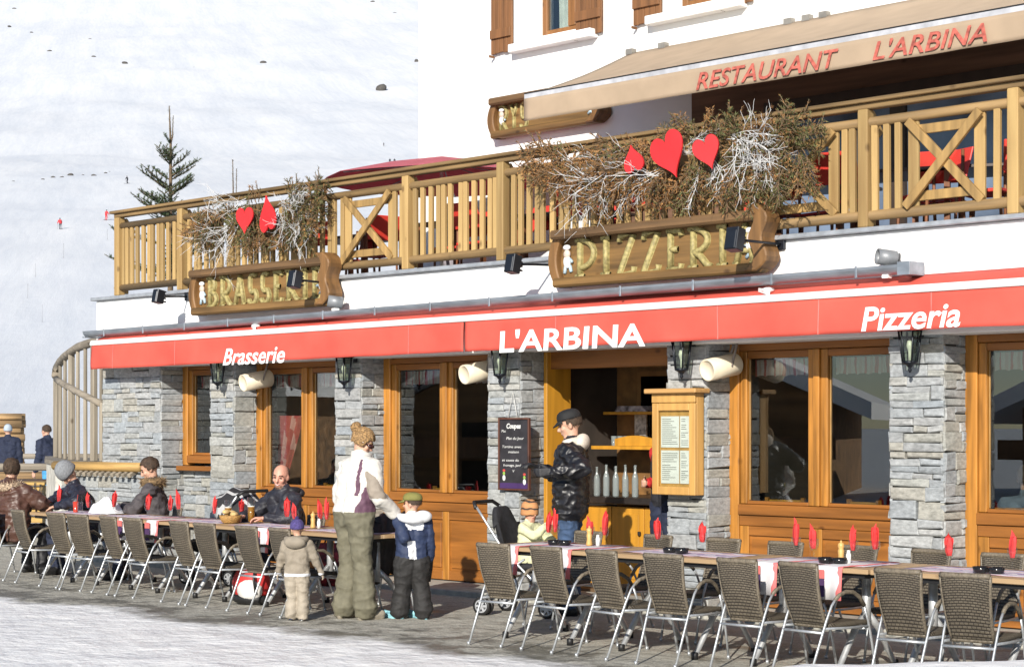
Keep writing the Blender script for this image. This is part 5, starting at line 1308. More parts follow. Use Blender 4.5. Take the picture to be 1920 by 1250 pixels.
def person(label, loc, rz, h, mats, J=None, kid=0.0, bulk=1.0, legw=1.0, hp=(0, 0, 0), hands=None, wristL=None, wristR=None, bendL=(-.3, -1, -.2), bendR=(.3, -1, -.2), gloves=False, puffer=False,
           voxel=.009, recolor=None, fold=.008, hair=None, hat=None, shoes=True, seated=False, lean=0.0, world=True, face=True, fscale=7.0, extra=None, ankw=.065):
    P = empty('person', loc, rz, label, 'person'); S = h/1.75; MI = (Matrix.Translation(Vector(loc)) @ Matrix.Rotation(rz, 4, 'Z')).inverted()
    hs = 1+.28*kid; lg = 1-.10*kid                                # children: bigger heads, shorter legs
    V = lambda x, y, z: Vector((x, y, z))*S
    pz = .93*lg if not seated else .50
    ln_ = R_(lean); sp = lambda up, fx=0.0, bk=0.0: V(fx, math.sin(ln_)*up+bk, pz+math.cos(ln_)*up)
    up_t = .50+.02*kid
    D = dict(pelvis=sp(0), waist=sp(.15), chest=sp(.32), neck=sp(up_t+.045, 0, -.01), shL=sp(up_t-.03, -.185), shR=sp(up_t-.03, .185))
    if seated: D.update(hipL=V(-.09, .0, pz-.02), hipR=V(.09, 0, pz-.02), kneeL=V(-.12, .42, .50), kneeR=V(.12, .42, .50), ankL=V(-.12, .40, .09), ankR=V(.12, .40, .09))
    else: D.update(hipL=V(-.09, 0, pz-.02), hipR=V(.09, 0, pz-.02), kneeL=V(-.10, .02, .50*lg), kneeR=V(.10, .02, .50*lg), ankL=V(-.105, -.01, .085), ankR=V(.105, -.01, .085))
    D['head'] = D['neck']+V(0, .015+math.sin(ln_)*.10, .145*math.cos(ln_)*(1+.12*kid))
    if J: D.update({k: Vector(v) for k, v in J.items()})
    Bd = Body(); b = bulk
    top, pants = 'top', 'pants'
    # torso
    for sx in (-1, 1):
        o = V(.062*sx, 0, 0)
        Bd.cap(pants, D['hipL'].lerp(D['hipR'], .5)+o*1.1, .105*S*b, D['pelvis']+o, .11*S*b)
        Bd.cap(top, D['pelvis']+o+V(0, 0, .02), .118*S*b, D['waist']+o*.95, .112*S*b)
        Bd.cap(top, D['waist']+o*.95, .112*S*b, D['chest']+o*1.15, .118*S*b)
        Bd.cap(top, D['chest']+o*1.15, .118*S*b, (D['shL'] if sx < 0 else D['shR'])*.6+D['neck']*.4-V(0, 0, .05), .085*S*b)
    Bd.cap(top, D['shL'], .062*S*b, D['neck']-V(0, 0, .045), .068*S*b); Bd.cap(top, D['shR'], .062*S*b, D['neck']-V(0, 0, .045), .068*S*b)
    Bd.cap('collar' if 'collar' in mats else top, D['neck']-V(0, .005, .05), .075*S*(b*.5+.5), D['neck']+V(0, 0, .012), .068*S*(b*.5+.5))
    if puffer:
        for k in range(8):
            c = D['pelvis'].lerp(D['neck'], -.02+.115*k); wd_ = (.085+.03*math.sin(k/7*PI))*S
            Bd.cap(top, c-V(1, 0, 0)*wd_/1.0 if False else c-Vector((wd_, 0, 0)), .131*S*b*(1-.05*(k > 5)), c+Vector((wd_, 0, 0)), .131*S*b*(1-.05*(k > 5)))
    # arms
    for sd, sh, wr, bend in ((-1, D['shL'], wristL, bendL), (1, D['shR'], wristR, bendR)):
        if wr is None: W = sh+V(sd*.075, .05, -.515)
        elif wr[0] == 'w': W = MI @ Vector(wr[1])
        else: W = Vector(wr)
        E, W = ik(sh, W, .285*S, .255*S, bend); st = 'sleeve' if 'sleeve' in mats else top
        Bd.cap(st, sh, .066*S*b, E, .056*S*b); Bd.cap(st, E, .056*S*b, W, .044*S*b)
        if puffer:
            for k in range(1, 5): 
                c = sh.lerp(E, k/4.6); Bd.ell(st, c, (.073*S*b,)*3); c = E.lerp(W, k/4.8); Bd.ell(st, c, ((.068-.004*k)*S*b,)*3)
        dd = (W-E).normalized(); gt = 'glove' if 'glove' in mats else 'skin'
        hd = (hands or {}).get('L' if sd < 0 else 'R', {}); hdir = hd.get('d'); hdir = Vector(hdir) if hdir is not None else dd
        nrm = Vector(hd.get('n', (-sd, .2, 0))); tside = hd.get('s', None)
        if tside is None: tside = 1 if (hdir.cross(nrm)).dot(Vector((0, 1, .3))) > 0 else -1
        hand(Bd, gt, W+dd*.035*S, hdir, nrm, tside, S*hd.get('sc', 1.0)*(1+.1*kid), hd.get('curl', 28), 1.25 if 'glove' in mats else 1.05)
    # legs and feet
    for sd, hp_, kn, an in ((-1, D['hipL'], D['kneeL'], D['ankL']), (1, D['hipR'], D['kneeR'], D['ankR'])):
        Bd.cap(pants, hp_, .092*S*b**.5*legw, kn, .070*S*legw); Bd.cap(pants, kn, .070*S*legw, an+V(0, 0, .02), ankw*S*legw)
        kk = 'toeL' if sd < 0 else 'toeR'; toe = Vector(J[kk]) if J and kk in J else an+V(sd*.03, .165, -.045)
        f = (toe-an); f.z = 0; f.normalize()
        Bd.cap('shoe', Vector((an.x, an.y, .042*S))-f*.045*S, .042*S, toe+Vector((0, 0, .005)), .038*S); Bd.cap('shoe', an, .046*S, an-V(0, 0, .04), .045*S); Bd.cap('sole' if 'sole' in mats else 'shoe', Vector((an.x, an.y, .018*S))-f*.05*S, .030*S, Vector((toe.x, toe.y, .018*S)), .030*S)
    # neck and head
    HM = rotm(hp[0], hp[1], hp[2]); hc = D['head']; q = S*hs
    def hx(x, y, z): return hc+HM @ (Vector((x, y, z))*q)
    Bd.cap('skin', D['neck']-V(0, 0, .02), .055*S, hc-HM @ Vector((0, .01, .03))*q, .052*q)
    Bd.ell('skin', hx(0, -.008, .035), (.076*q, .094*q, .088*q), HM); Bd.ell('skin', hx(0, .026, -.030), (.058*q, .066*q, .078*q), HM)
    Bd.cap('beard' if 'beard' in mats else 'skin', hx(-.022, .052, -.088), .024*q, hx(.022, .052, -.088), .024*q); Bd.ell('skin', hx(0, .070, .034), (.052*q, .022*q, .014*q), HM)
    if face:
        Bd.cap('skin', hx(0, .088, .018), .0105*q, hx(0, .108, -.022), .0145*q, 10)
        for sx in (-1, 1): Bd.ell('skin', hx(.040*sx, .062, -.018), (.022*q, .022*q, .022*q), HM); Bd.ell('skin', hx(.077*sx, -.005, -.005), (.009*q, .020*q, .031*q), HM @ rotm(0, 8*sx, 12*sx))
        Bd.cap('lip', hx(-.018, .088, -.060), .006*q, hx(.018, .088, -.060), .006*q, 8)
    if extra: extra(Bd, D, S, hx, q, HM)
    mt = dict(mats); mt.setdefault('skin', SKIN); mt.setdefault('lip', mat('lips', (.34, .11, .09), .5))
    ob = Bd.done(P, mt, voxel, recolor, fold, skip_fold=('skin', 'lip', 'beard', 'shoe', 'glove'), fscale=fscale, soft=puffer)
    if face:
        for sx in (-1, 1):
            mb = MB(); mb.ell(hx(.031*sx, .084, .012), (.0125*q, .008*q, .0075*q), HM, 10, 6); mb.build('eye', mat('eye_dark', (.03, .02, .018), .2), P)
            mb = MB(); mb.tube([hx(.016*sx, .090, .034), hx(.034*sx, .087, .040), hx(.052*sx, .074, .033)], .0045*q, 6); mb.build('eyebrow', mats.get('hair', mat('brown_hair', (.05, .03, .018), .8, 0, .3, 40, bump=.5)), P)
    return P, hx, q, HM, D, S
def hair_cap(P, hx, q, HM, m, back=.1, zmin=-.25, front=.35, scale=1.0, name='hair', rough=.006, fr=30, hole=None):
    """hair as a shell over the skull; nothing in front of the hairline"""
    mb = MB(); seg, ring = 36, 18; idx = {}; vs = []; fs = []
    for i in range(ring+1):
        th = -PI/3+(PI/2+PI/3)*i/ring
        for j in range(seg):
            ph = 2*PI*j/seg; x, y, z = math.cos(th)*math.cos(ph), math.cos(th)*math.sin(ph), math.sin(th)
            k = 1+rough*10*noise.noise((x*3, y*3, z*3))+rough*4*noise.noise((x*fr*.4, y*fr*.4, z*fr*.4)); vs.append(hx(x*.079*scale*k, -.010+y*.098*scale*k, .034+z*.093*scale*k))
    for i in range(ring):
        th = -PI/3+(PI/2+PI/3)*(i+.5)/ring
        for j in range(seg):
            ph = 2*PI*(j+.5)/seg; y, z = math.cos(th)*math.sin(ph), math.sin(th); x = math.cos(th)*math.cos(ph)
            lim = zmin if y < back else zmin+(front-zmin)*min(1, (y-back)/.35)
            if z > lim and not (hole and hole(x, y, z)): fs.append((i*seg+j, i*seg+(j+1) % seg, (i+1)*seg+(j+1) % seg, (i+1)*seg+j))
    mb.add(vs, fs, 0, True); o = mb.build(name, m, P); md = o.modifiers.new('t', 'SOLIDIFY'); md.thickness = .006*q; md.offset = 1
    rr = random.Random(2); sb = MB(); V0 = [Vector(p) for p in vs]
    for f in fs:
        for _ in range(2):
            p = V0[f[0]].lerp(V0[f[2]], rr.random()); out = (p-hx(0, -.01, .03)).normalized(); dn = (HM @ Vector((rr.gauss(0, .4), -.5+rr.gauss(0, .3), -.7))); dn = (dn-out*dn.dot(out)*.8).normalized(); a = dn.cross(out).normalized()*.0035*q; L = q*rr.uniform(.018, .036); sb.add([p-a, p+a, p+dn*L+out*L*rr.uniform(.1, .4)], [(0, 1, 2)])
    sb.build(name+'_strands', m, P)
    return o
def beanie(P, hx, q, HM, m, scale=1.12, low=-.12, tall=.13, pom=None, cuff=True):
    mb = MB(); vs = []; seg = 28; prof = [(1.0, low), (1.04, low+.15), (1.02, .25), (.92, .55), (.70, .82), (.38, .97), (.02, 1.02)]
    for (r, z) in prof:
        for j in range(seg):
            a = 2*PI*j/seg; rib = 1+.018*(j % 2); vs.append(hx(.080*scale*r*rib*math.cos(a), -.008+.098*scale*r*rib*math.sin(a), .030+z*tall+(.012*math.sin(a) if z < .3 else 0)))
    mb.add(vs, [(i*seg+j, i*seg+(j+1) % seg, (i+1)*seg+(j+1) % seg, (i+1)*seg+j) for i in range(len(prof)-1) for j in range(seg)], 0, True)
    o = mb.build('hat', m, P); md = o.modifiers.new('t', 'SOLIDIFY'); md.thickness = .008
    if pom:
        mb = MB(); mb.ell(hx(0, -.01, .03+1.08*tall), (.03*q, .03*q, .026*q)); mb.build('pompom', pom, o)
def peaked_cap(P, hx, q, HM, m, brim=.075, scale=1.10):
    mb = MB(); vs = []; seg = 28; prof = [(1.0, -.02), (1.03, .18), (1.0, .42), (.90, .68), (.66, .88), (.30, .98), (.02, 1.0)]
    for (r, z) in prof:
        for j in range(seg):
            a = 2*PI*j/seg; vs.append(hx(.080*scale*r*math.cos(a), -.006+.098*scale*r*math.sin(a), .052+z*.092))
    mb.add(vs, [(i*seg+j, i*seg+(j+1) % seg, (i+1)*seg+(j+1) % seg, (i+1)*seg+j) for i in range(len(prof)-1) for j in range(seg)], 0, True)
    o = mb.build('hat', m, P); md = o.modifiers.new('t', 'SOLIDIFY'); md.thickness = .006
    mb = MB(); vs = []; n = 12
    for i in range(n+1):
        a = R_(36+108*i/n); s = math.sin(R_(180*i/n)); x, y = .084*scale*math.cos(a)*1.0, .098*scale*math.sin(a)
        vs += [hx(x, y-.006, .056), hx(x*1.05, y-.006+brim*s**.7, .050-.030*s-.012*abs(math.cos(a))), hx(x, y-.006, .050), hx(x*1.05, y-.006+brim*s**.7, .043-.030*s-.012*abs(math.cos(a)))]
    fs = []
    for i in range(n): b = 4*i; fs += [(b, b+1, b+5, b+4), (b+2, b+6, b+7, b+3), (b+1, b+3, b+7, b+5)]
    mb.add(vs, fs, 0, True); mb.build('brim', m, o)
def fur_ring(P, pts, m, r=.05, n=520, ln=.035, name='fur_collar'):
    """short hairs all round a path"""
    mb = MB(); rr = random.Random(3); pts = [Vector(p) for p in pts]; mb.tube(pts, r*.75, 10)
    for _ in range(n):
        t = rr.random()*(len(pts)-1); i = int(t); c = pts[i].lerp(pts[i+1], t-i); d = Vector((rr.gauss(0, 1), rr.gauss(0, 1), rr.gauss(0, 1))).normalized(); a = d.orthogonal().normalized()*.005; b0 = c+d*r*.6; e = c+d*(r+ln*rr.random())+Vector((0, 0, -.01))
        mb.add([b0-a, b0+a, e], [(0, 1, 2)])
    mb.build(name, m, P)
navy, black_c = cloth('navy_cloth', (.014, .020, .045)), cloth('black_jacket', (.012, .012, .015), .6)
hair_b = mat('brown_hair', (.05, .03, .018), .8, 0, .3, 40, bump=.5); hair_bl = mat('dark_blond_hair', (.26, .155, .065), .8, 0, .45, 60, bump=.8, bscale=70)

# --- woman in white, seen from behind, bending her head to the boy
w0 = PZ(664, 1160); depw = (w0-CAM).dot(FW)
HANDPT = PD(741, 972, depw-.05)
white_j = cloth('white_ski_jacket', (.60, .575, .53), .7, .06); taupe = cloth('taupe_panel', (.26, .22, .18), .75, .08); plum = cloth('plum_panel', (.10, .045, .075), .75, .1); khaki = cloth('khaki_snow_trousers', (.135, .125, .085), .8, .12); boot = mat('taupe_boot', (.26, .23, .18), .7, 0, .15, 20)
def rec_w(p, t):
    if t == 'pants' and p[2] > .955: return 'plum' if p[0] > .15 else 'top'
    if t == 'top' and p[2] < .955: return 'pants'
    if t == 'top':
        side = p[0]+.35*(p[1]+.02)
        if p[0] > .15+.25*max(0, p[2]-.98) and p[2] < 1.18: return 'plum'
        if p[1] < .06 and abs(p[0]-(.135+.02*math.sin((p[2]-1.0)*9))) < .016 and 1.10 < p[2] < 1.42: return 'plum'
    if t == 'sleeve':
        if p[0] > .1 and 1.08 < p[2] < 1.37 and p[1] < .5*(1.16-p[2])+.06: return 'taupe'
    return None
Wm = person('woman in a white ski jacket with blond dreadlocks, holding the boy by the hand', (w0.x, w0.y, 0), R_(-2), 1.70,
    dict(top=white_j, sleeve=white_j, taupe=taupe, plum=plum, pants=khaki, shoe=boot, hair=hair_bl), bulk=1.34, legw=1.24, ankw=.092, hp=(-28, 0, -46),
    wristR=('w', HANDPT+Vector((-.02, -.0, .05))), bendR=(.5, -.7, -.6), hands={'R': dict(n=(-.4, 0, -1), curl=40)}, recolor=rec_w, fold=.011, fscale=5.2, lean=8,
    J=dict(ankL=(-.11, -.03, .085), ankR=(.125, .03, .085)))
P, hx, q, HM, D, S = Wm
hair_cap(P, hx, q, HM, hair_bl, back=.35, zmin=-.55, front=.30, scale=1.08, rough=.01)
mb = MB(); rr = random.Random(5)
for k in range(34):                                              # dreadlocks laid back over the head into a bun
    a = rr.uniform(-1.25, 1.25); pts = []
    for j in range(7):
        t = j/6; th = R_(70-135*t); x = math.sin(a)*.085*math.cos(th*.55)*(1-.2*t); y = math.sin(th)*.105-.012; z = .04+math.cos(th)*.098*math.cos(a*.75); pts.append(hx(x, y, z+.006))
    mb.tube(pts, [.0085*q]*6+[.007*q], 6)
for k in range(30):
    c = Vector((rr.gauss(0, .024), -.128+rr.gauss(0, .022), .105+rr.gauss(0, .028))); r1 = rr.uniform(.028, .046); M3 = rotm(rr.uniform(0, 180), rr.uniform(0, 180), rr.uniform(0, 180)); a0 = rr.uniform(0, 6)
    mb.tube([hx(*(Vector((0, -.122, .10))+M3 @ Vector((r1*math.cos(a0+t*.7), r1*math.sin(a0+t*.7), .02*math.sin(t))))) for t in range(7)], .010*q, 6)
mb.ell(hx(0, -.12, .10), (.05*q, .045*q, .05*q)); mb.build('dreadlocks', hair_bl, P)
mb = MB(); mb.tube([hx(-.066, .062, .010), hx(-.045, .094, .010), hx(0, .108, .012), hx(.045, .094, .010), hx(.066, .062, .010)], [.010*q, .02*q, .012*q, .02*q, .010*q], 8); mb.tube([hx(.066, .062, .014), hx(.085, 0, .008)], .006*q, 6); mb.tube([hx(-.066, .062, .014), hx(-.085, 0, .008)], .006*q, 6); mb.build('sunglasses', mat('dark_lens', (.03, .008, .008), .15), P)
mb = MB(); mb.lathe([(.088, 0), (.094, .05), (.098, .105), (.092, .105), (.086, .05)], 22, D['neck']-Vector((0, -.005, .05)), cap=False, M=rotm(-10, 0, 0)); mb.build('collar', white_j, P)
# --- boy
b0 = PZ(772, 1160); boy_navy = cloth('boy_navy', (.018, .030, .075), .7); boy_white = cloth('boy_white', (.64, .65, .68), .8, .05); boy_trs = cloth('boy_black_trousers', (.018, .017, .017), .75); blue_shoe = mat('blue_boot', (.25, .52, .70), .5, 0, .45, 18)
def rec_b(p, t):
    if t == 'top':
        if p[1] < -.03 and .44 < p[2] < .70 and -.052 < p[0]+.09*(p[2]-.57) < .018: return 'white'
        if p[2] > .80 and abs(p[0]) < .085: return 'white'
    if t == 'sleeve' and p[0] > .1 and .395 < p[2] < .412: return 'lime'
    return None
rzb = R_(62)
By = person('boy in an olive cap, navy jacket and black trousers, held by the hand', (b0.x, b0.y, 0), rzb, 1.13,
    dict(top=boy_navy, sleeve=boy_navy, white=boy_white, lime=cloth('lime_cuff', (.35, .6, .03)), pants=boy_trs, sole=blue_shoe, shoe=blue_shoe, glove=boy_navy, hair=hair_b), kid=.75, bulk=1.42, legw=1.62, ankw=.085, hp=(0, 0, 52),
    wristL=('w', HANDPT+Vector((.05, .03, -.035))), bendL=(-.5, -.3, -1), recolor=rec_b, fold=.008, voxel=.0085, lean=-3, hands={'L': dict(curl=40, sc=.8), 'R': dict(sc=.9)},
    J=dict(hipL=(-.055, 0, .50), hipR=(.055, 0, .50), kneeL=(-.075, .03, .28), kneeR=(.085, .0, .28), ankL=(-.10, .05, .07), ankR=(.10, -.03, .07), toeL=(-.22, .25, .045), toeR=(.02, .18, .045)))
P, hx, q, HM, D, S = By
peaked_cap(P, hx, q, HM, cloth('olive_cap', (.17, .16, .045), .85, .1), brim=.075, scale=1.16); hair_cap(P, hx, q, HM, hair_b, zmin=-.35, back=.1, front=.5, scale=1.0)
mb = MB(); c = D['neck']; pts = [c+Vector((.115*math.cos(a), -.015+.085*math.sin(a), -.0+.02*math.sin(a))) for a in [R_(-200+20*k) for k in range(12)]]; mb.tube(pts, [.02, .03, .036, .04, .042, .044, .044, .042, .04, .036, .03, .02], 12); mb.ell(c+Vector((.075, -.085, .0)), (.085, .05, .055)); mb.build('hood', boy_white, P)
# --- toddler
t0 = PZ(557, 1163); beige_s = cloth('beige_snowsuit', (.235, .20, .155), .75, .08)
Td = person('toddler in a beige snowsuit and violet bobble hat standing by the chairs', (t0.x, t0.y, 0), R_(38), .92, dict(top=beige_s, pants=cloth('pale_beige_trousers', (.33, .285, .225), .75, .08), shoe=mat('navy_boot', (.02, .028, .06), .6), sole=whitep, glove=cloth('beige_mitten', (.4, .33, .25)), hair=hair_b),
    kid=1.0, bulk=1.32, legw=1.35, ankw=.08, hp=(0, 0, 10), voxel=.0085, fold=.009, wristL=(-.20, .06, .36), wristR=(.225, .07, .33), hands={'L': dict(sc=.8), 'R': dict(sc=.8)},
    recolor=lambda p, t: 'band' if (t == 'top' and .365 < p[2] < .392) else None) if False else None
def rec_t(p, t): return 'band' if (t in ('top', 'pants') and .395 < p[2] < .418) else None
Td = person('toddler in a beige snowsuit and violet bobble hat standing by the chairs', (t0.x, t0.y, 0), R_(38), .90, dict(top=beige_s, band=boy_white, pants=cloth('pale_beige_trousers', (.33, .285, .225), .75, .08), shoe=mat('navy_boot', (.02, .028, .06), .6), sole=whitep, glove=cloth('beige_mitten', (.4, .33, .25)), hair=hair_b),
    kid=1.0, bulk=1.34, legw=1.35, ankw=.08, hp=(0, 0, 10), voxel=.0085, fold=.009, wristL=(-.20, .06, .37), wristR=(.235, .05, .36), hands={'L': dict(sc=.8), 'R': dict(sc=.8)}, recolor=rec_t)
P, hx, q, HM, D, S = Td
beanie(P, hx, q, HM, mat('violet_knit', (.06, .045, .16), .9, 0, .2, 60, bump=.6), scale=1.16, tall=.115, pom=mat('dark_violet', (.03, .02, .09), .9))
mb = MB(); mb.ell(D['neck']+Vector((0, -.075, -.025)), (.10, .05, .06), rotm(25, 0, 0)); mb.tube([D['neck']+Vector((.085*math.cos(a), -.02+.075*math.sin(a), .0)) for a in [R_(-200+20*k) for k in range(12)]], .028, 10); mb.build('hood', beige_s, P)
# --- man in the black puffer jacket
mx_, my_ = XU(1070, -1.35), -1.35; puff = cloth('black_puffer', (.010, .010, .013), .40, .2, 10, .5)
gl = PY(1012, 878, -1.62); fl = PY(1040, 884, -1.75)
Mn = person('man in a black puffer jacket, black cap and blue jeans reaching toward the chalkboard', (mx_, my_, .0), R_(122), 1.86, dict(top=puff, sleeve=puff, pants=cloth('blue_jeans', (.035, .065, .13), .85, .2), shoe=M_['black'], glove=black_c, hair=hair_b), bulk=1.10, puffer=True, hp=(-14, 0, 8),
    wristL=('w', fl), bendL=(-.4, -1, -.5), wristR=('w', gl), bendR=(.3, -.4, -1), hands={'L': dict(curl=30), 'R': dict(curl=25, n=(0, 0, -1))}, fold=.010, fscale=9)
P, hx, q, HM, D, S = Mn
peaked_cap(P, hx, q, HM, mat('black_cap', (.010, .010, .011), .8, 0, .2, 20), brim=.05, scale=1.06); hair_cap(P, hx, q, HM, hair_b, zmin=-.45, back=.15, front=.6, scale=1.0)
mb = MB(); c = D['neck']; mb.ell(c+Vector((0, -.095, .0)), (.12, .07, .085), rotm(20, 0, 0)); mb.tube([c+Vector((.095*math.cos(a), .0+.085*math.sin(a), .0+.02*math.sin(a)*-1)) for a in [R_(-215+22*k) for k in range(12)]], .038, 10); mb.build('hood', cloth('cream_hood', (.60, .53, .45), .9, .08), P)
# --- waiter half hidden behind the menu case
wx = XU(1250, .02); hp_ = PY(1214, 905, -.12)
Wt = person('waiter in a red top and dark trousers, mostly hidden behind the menu case', (wx, .02, .05), R_(165), 1.76, dict(top=cloth('waiter_black', (.015, .015, .02)), sleeve=cloth('waiter_red', (.48, .02, .02)), pants=navy, shoe=M_['black'], hair=hair_b), wristR=('w', hp_), bendR=(.6, -1, 0), legw=1.2, hands={'R': dict(curl=38)})
hair_cap(*Wt[:4], hair_b)
# --- people seated at the left tables
dk = cloth('dark_anorak', (.020, .020, .028), .55, .25)
def seat_pos(u, off): return on_left(u, off)
x, y = seat_pos(545, .62); S4 = person('smiling bald bearded man in a dark jacket seated behind the left tables', (x, y, 0), R_(176), 1.78, dict(top=dk, pants=navy, shoe=M_['black'], skin=SKIN2, beard=mat('short_beard', (.16, .09, .06), .8, 0, .3, 50), hair=hair_b), seated=True, bulk=1.24, hp=(-12, -6, 34), lean=10,
    wristL=(-.22, .42, .80), wristR=(.20, .44, .80), bendL=(-1, -.3, -.5), bendR=(1, -.3, -.5), fold=.011, hands={'L': dict(n=(0, 0, -1)), 'R': dict(n=(0, 0, -1))})
P, hx, q, HM, D, S = S4
hair_cap(P, hx, q, HM, hair_b, zmin=-.55, back=-.15, front=1.2, scale=.985, rough=.002, hole=lambda x, y, z: z > .55)
mb = MB(); mb.tube([D['neck']+Vector((.12*math.cos(a), -.03+.10*math.sin(a), .0)) for a in [R_(-205+20*k) for k in range(13)]], .045, 10); mb.ell(D['neck']+Vector((0, -.14, -.02)), (.15, .07, .06)); mb.build('hood', black_c, P)
mb = MB(); mb.tube([hx(-.026, .083, -.052), hx(0, .094, -.062), hx(.026, .083, -.052)], [.001*q, .0035*q, .001*q], 8); mb.build('teeth', whitep, P)
x, y = seat_pos(296, .60); S3 = person('man in a grey parka with brown fur collar seated at the left tables', (x, y, 0), R_(138), 1.82, dict(top=cloth('grey_parka', (.060, .052, .056), .75, .15), pants=navy, shoe=M_['black'], hair=hair_b), seated=True, bulk=1.2, hp=(-26, 0, 6), lean=7,
    wristL=(-.12, .42, .80), wristR=(.10, .44, .80), bendL=(-1, -.4, -.5), bendR=(1, -.4, -.5), fold=.011, hands={'L': dict(n=(0, 0, -1)), 'R': dict(n=(0, 0, -1))})
P, hx, q, HM, D, S = S3
hair_cap(P, hx, q, HM, hair_b, zmin=-.5, back=.2, front=.55, scale=1.05, rough=.01)
fur_ring(P, [D['neck']+Vector((.125*math.cos(a), .015+.115*math.sin(a), .01)) for a in [R_(-225+22*k) for k in range(13)]], mat('brown_fur', (.17, .11, .055), .9, 0, .4, 40), .06, 900, .05)
x, y = seat_pos(172, .52); S2 = person('person in a grey knitted hat and dark jacket bent over the left tables', (x, y, 0), R_(165), 1.80, dict(top=cloth('dark_blue_anorak', (.018, .020, .034), .45, .3), pants=navy, shoe=M_['black'], hair=hair_b), seated=True, bulk=1.2, hp=(-58, 0, 12), lean=24,
    wristL=(-.22, .46, .80), wristR=(.26, .42, .82), bendL=(-1, -.4, .1), bendR=(1, -.4, .1), fold=.012, hands={'L': dict(n=(0, 0, -1)), 'R': dict(n=(-.3, 0, -1))})
P, hx, q, HM, D, S = S2
beanie(P, hx, q, HM, mat('grey_knit', (.20, .21, .225), .9, 0, .15, 80, (1, 1, .3), bump=.6), scale=1.2, tall=.15)
o1 = LCH[0]; S1 = person('person in a shiny brown fur-hooded jacket at the left edge of the photo', (XU(16, -2.62), -2.62, 0), R_(14), 1.78, dict(top=cloth('brown_puffer', (.075, .035, .025), .45, .2, 10, .5), pants=black_c, shoe=M_['black'], hair=hair_b), seated=True, bulk=1.28, puffer=True, hp=(-12, 0, 20), lean=4,
    wristL=(-.2, .42, .78), wristR=(.2, .42, .78), bendL=(-1, -.4, -.3), bendR=(1, -.4, -.3), fold=.010, hands={'L': dict(n=(0, 0, -1)), 'R': dict(n=(0, 0, -1))})
P, hx, q, HM, D, S = S1
hair_cap(P, hx, q, HM, hair_b, zmin=-.8, back=.3, front=.5, scale=1.1, rough=.012)
fur_ring(P, [D['neck']+Vector((.15*math.cos(a), -.03+.10*math.sin(a), -.03+.02*math.sin(a))) for a in [R_(-200+20*k) for k in range(12)]], mat('pale_fur', (.36, .27, .19), .9, 0, .4, 40), .065, 900, .05)
# --- child in the pushchair
yel = cloth('pale_yellow_suit', (.62, .61, .38), .8, .06); tr = Matrix.Translation((PCX, PCY, 0)) @ Matrix.Rotation(R_(-72), 4, 'Z'); cp = tr @ Vector((.0, .05, 0))
def cx_(Bd, D, S, hx, q, HM): pass
cw = PY(1026, 985, -1.65)
Ch = person('small child in a pale yellow suit and orange hat sitting in the pushchair', (cp.x, cp.y, .20), R_(-80), 1.04, dict(top=yel, pants=yel, shoe=mat('white_bootee', (.6, .6, .55), .7), skin=SKIN2, hair=hair_b), kid=1.0, seated=True, bulk=1.3, legw=1.3, hp=(-6, 0, -20), voxel=.0085,
    wristR=('w', cw), bendR=(.4, -.2, -1), wristL=(-.12, .24, .42), bendL=(-1, 0, -.5), hands={'L': dict(sc=.8), 'R': dict(sc=.8)}, J=None)
P, hx, q, HM, D, S = Ch
beanie(P, hx, q, HM, stripe_mat('orange_black_knit', ((.48, .22, .09), (.50, .24, .10), (.48, .22, .09), (.06, .04, .03)), 15, 2, .9, .9), scale=1.2, tall=.13, low=-.5)
# --- guest inside, seen through the glass at the right edge
x, y = XU(1925, 1.0), 1.0
Gs = person('guest with dark hair and a grey shirt seated indoors behind the right-hand window', (x, y, .06), R_(20), 1.75, dict(top=cloth('grey_blue_shirt', (.13, .16, .20)), pants=navy, shoe=M_['black'], hair=hair_b), seated=True, fold=.006, wristL=(-.2, .4, .78), wristR=(.2, .4, .78), J=None)
hair_cap(*Gs[:4], hair_b, zmin=-.6, front=.5)
mb = MB(); mb.box((-.22, -.22, .46), (.22, .22, .50)); mb.box((-.22, -.25, .50), (.22, -.21, .95)); [mb.box((sx-.02, sy-.02, 0), (sx+.02, sy+.02, .459)) for sx in (-.18, .18) for sy in (-.18, .18)]
o = mb.build('indoor_chair', M_['frame_v'], loc=(x, y-.02, .06), bevel=.005); o.rotation_euler = (0, 0, R_(20)); tag(o, 'wooden chair under the guest behind the right-hand window', 'chair')
# a chair under each seated person behind the left tables, and under the guest
for (u, off, a, nm) in ((545, .60, 172, 'under the bald man'), (283, .58, 160, 'under the man with the fur collar'), (172, .62, 170, 'under the person in the grey knitted hat')):
    x, y = seat_pos(u, off); chair(x, y-.02, R_(a), f'wicker armchair {nm}', 'wicker armchairs behind the left tables')
chair(XU(16, -2.62), -2.64, R_(14), 'wicker armchair under the person in brown at the left edge', 'wicker armchairs along the near side of the left tables')
# --- distant people by the log benches
bx, by = PD(15, 802, 41).x, PD(15, 802, 41).y
Fa = person('far person in a dark blue coat and pale grey hat by the log benches', (bx, by, 0), R_(60), 1.76, dict(top=navy, pants=black_c, shoe=M_['black'], hair=hair_b), bulk=1.35, voxel=.014, fold=.01, face=True)
beanie(*Fa[:4], mat('pale_grey_knit', (.36, .42, .48), .9), scale=1.15, tall=.13)
bx, by = PD(96, 802, 36).x, PD(96, 802, 36).y
Fb = person('far person in a navy jacket, half behind the wooden stair rail', (bx, by, 0), R_(100), 1.78, dict(top=navy, pants=cloth('bright_blue', (.06, .26, .50)), shoe=M_['black'], hair=hair_b), bulk=1.3, voxel=.014, fold=.01, lean=12)
hair_cap(*Fb[:4], hair_b)
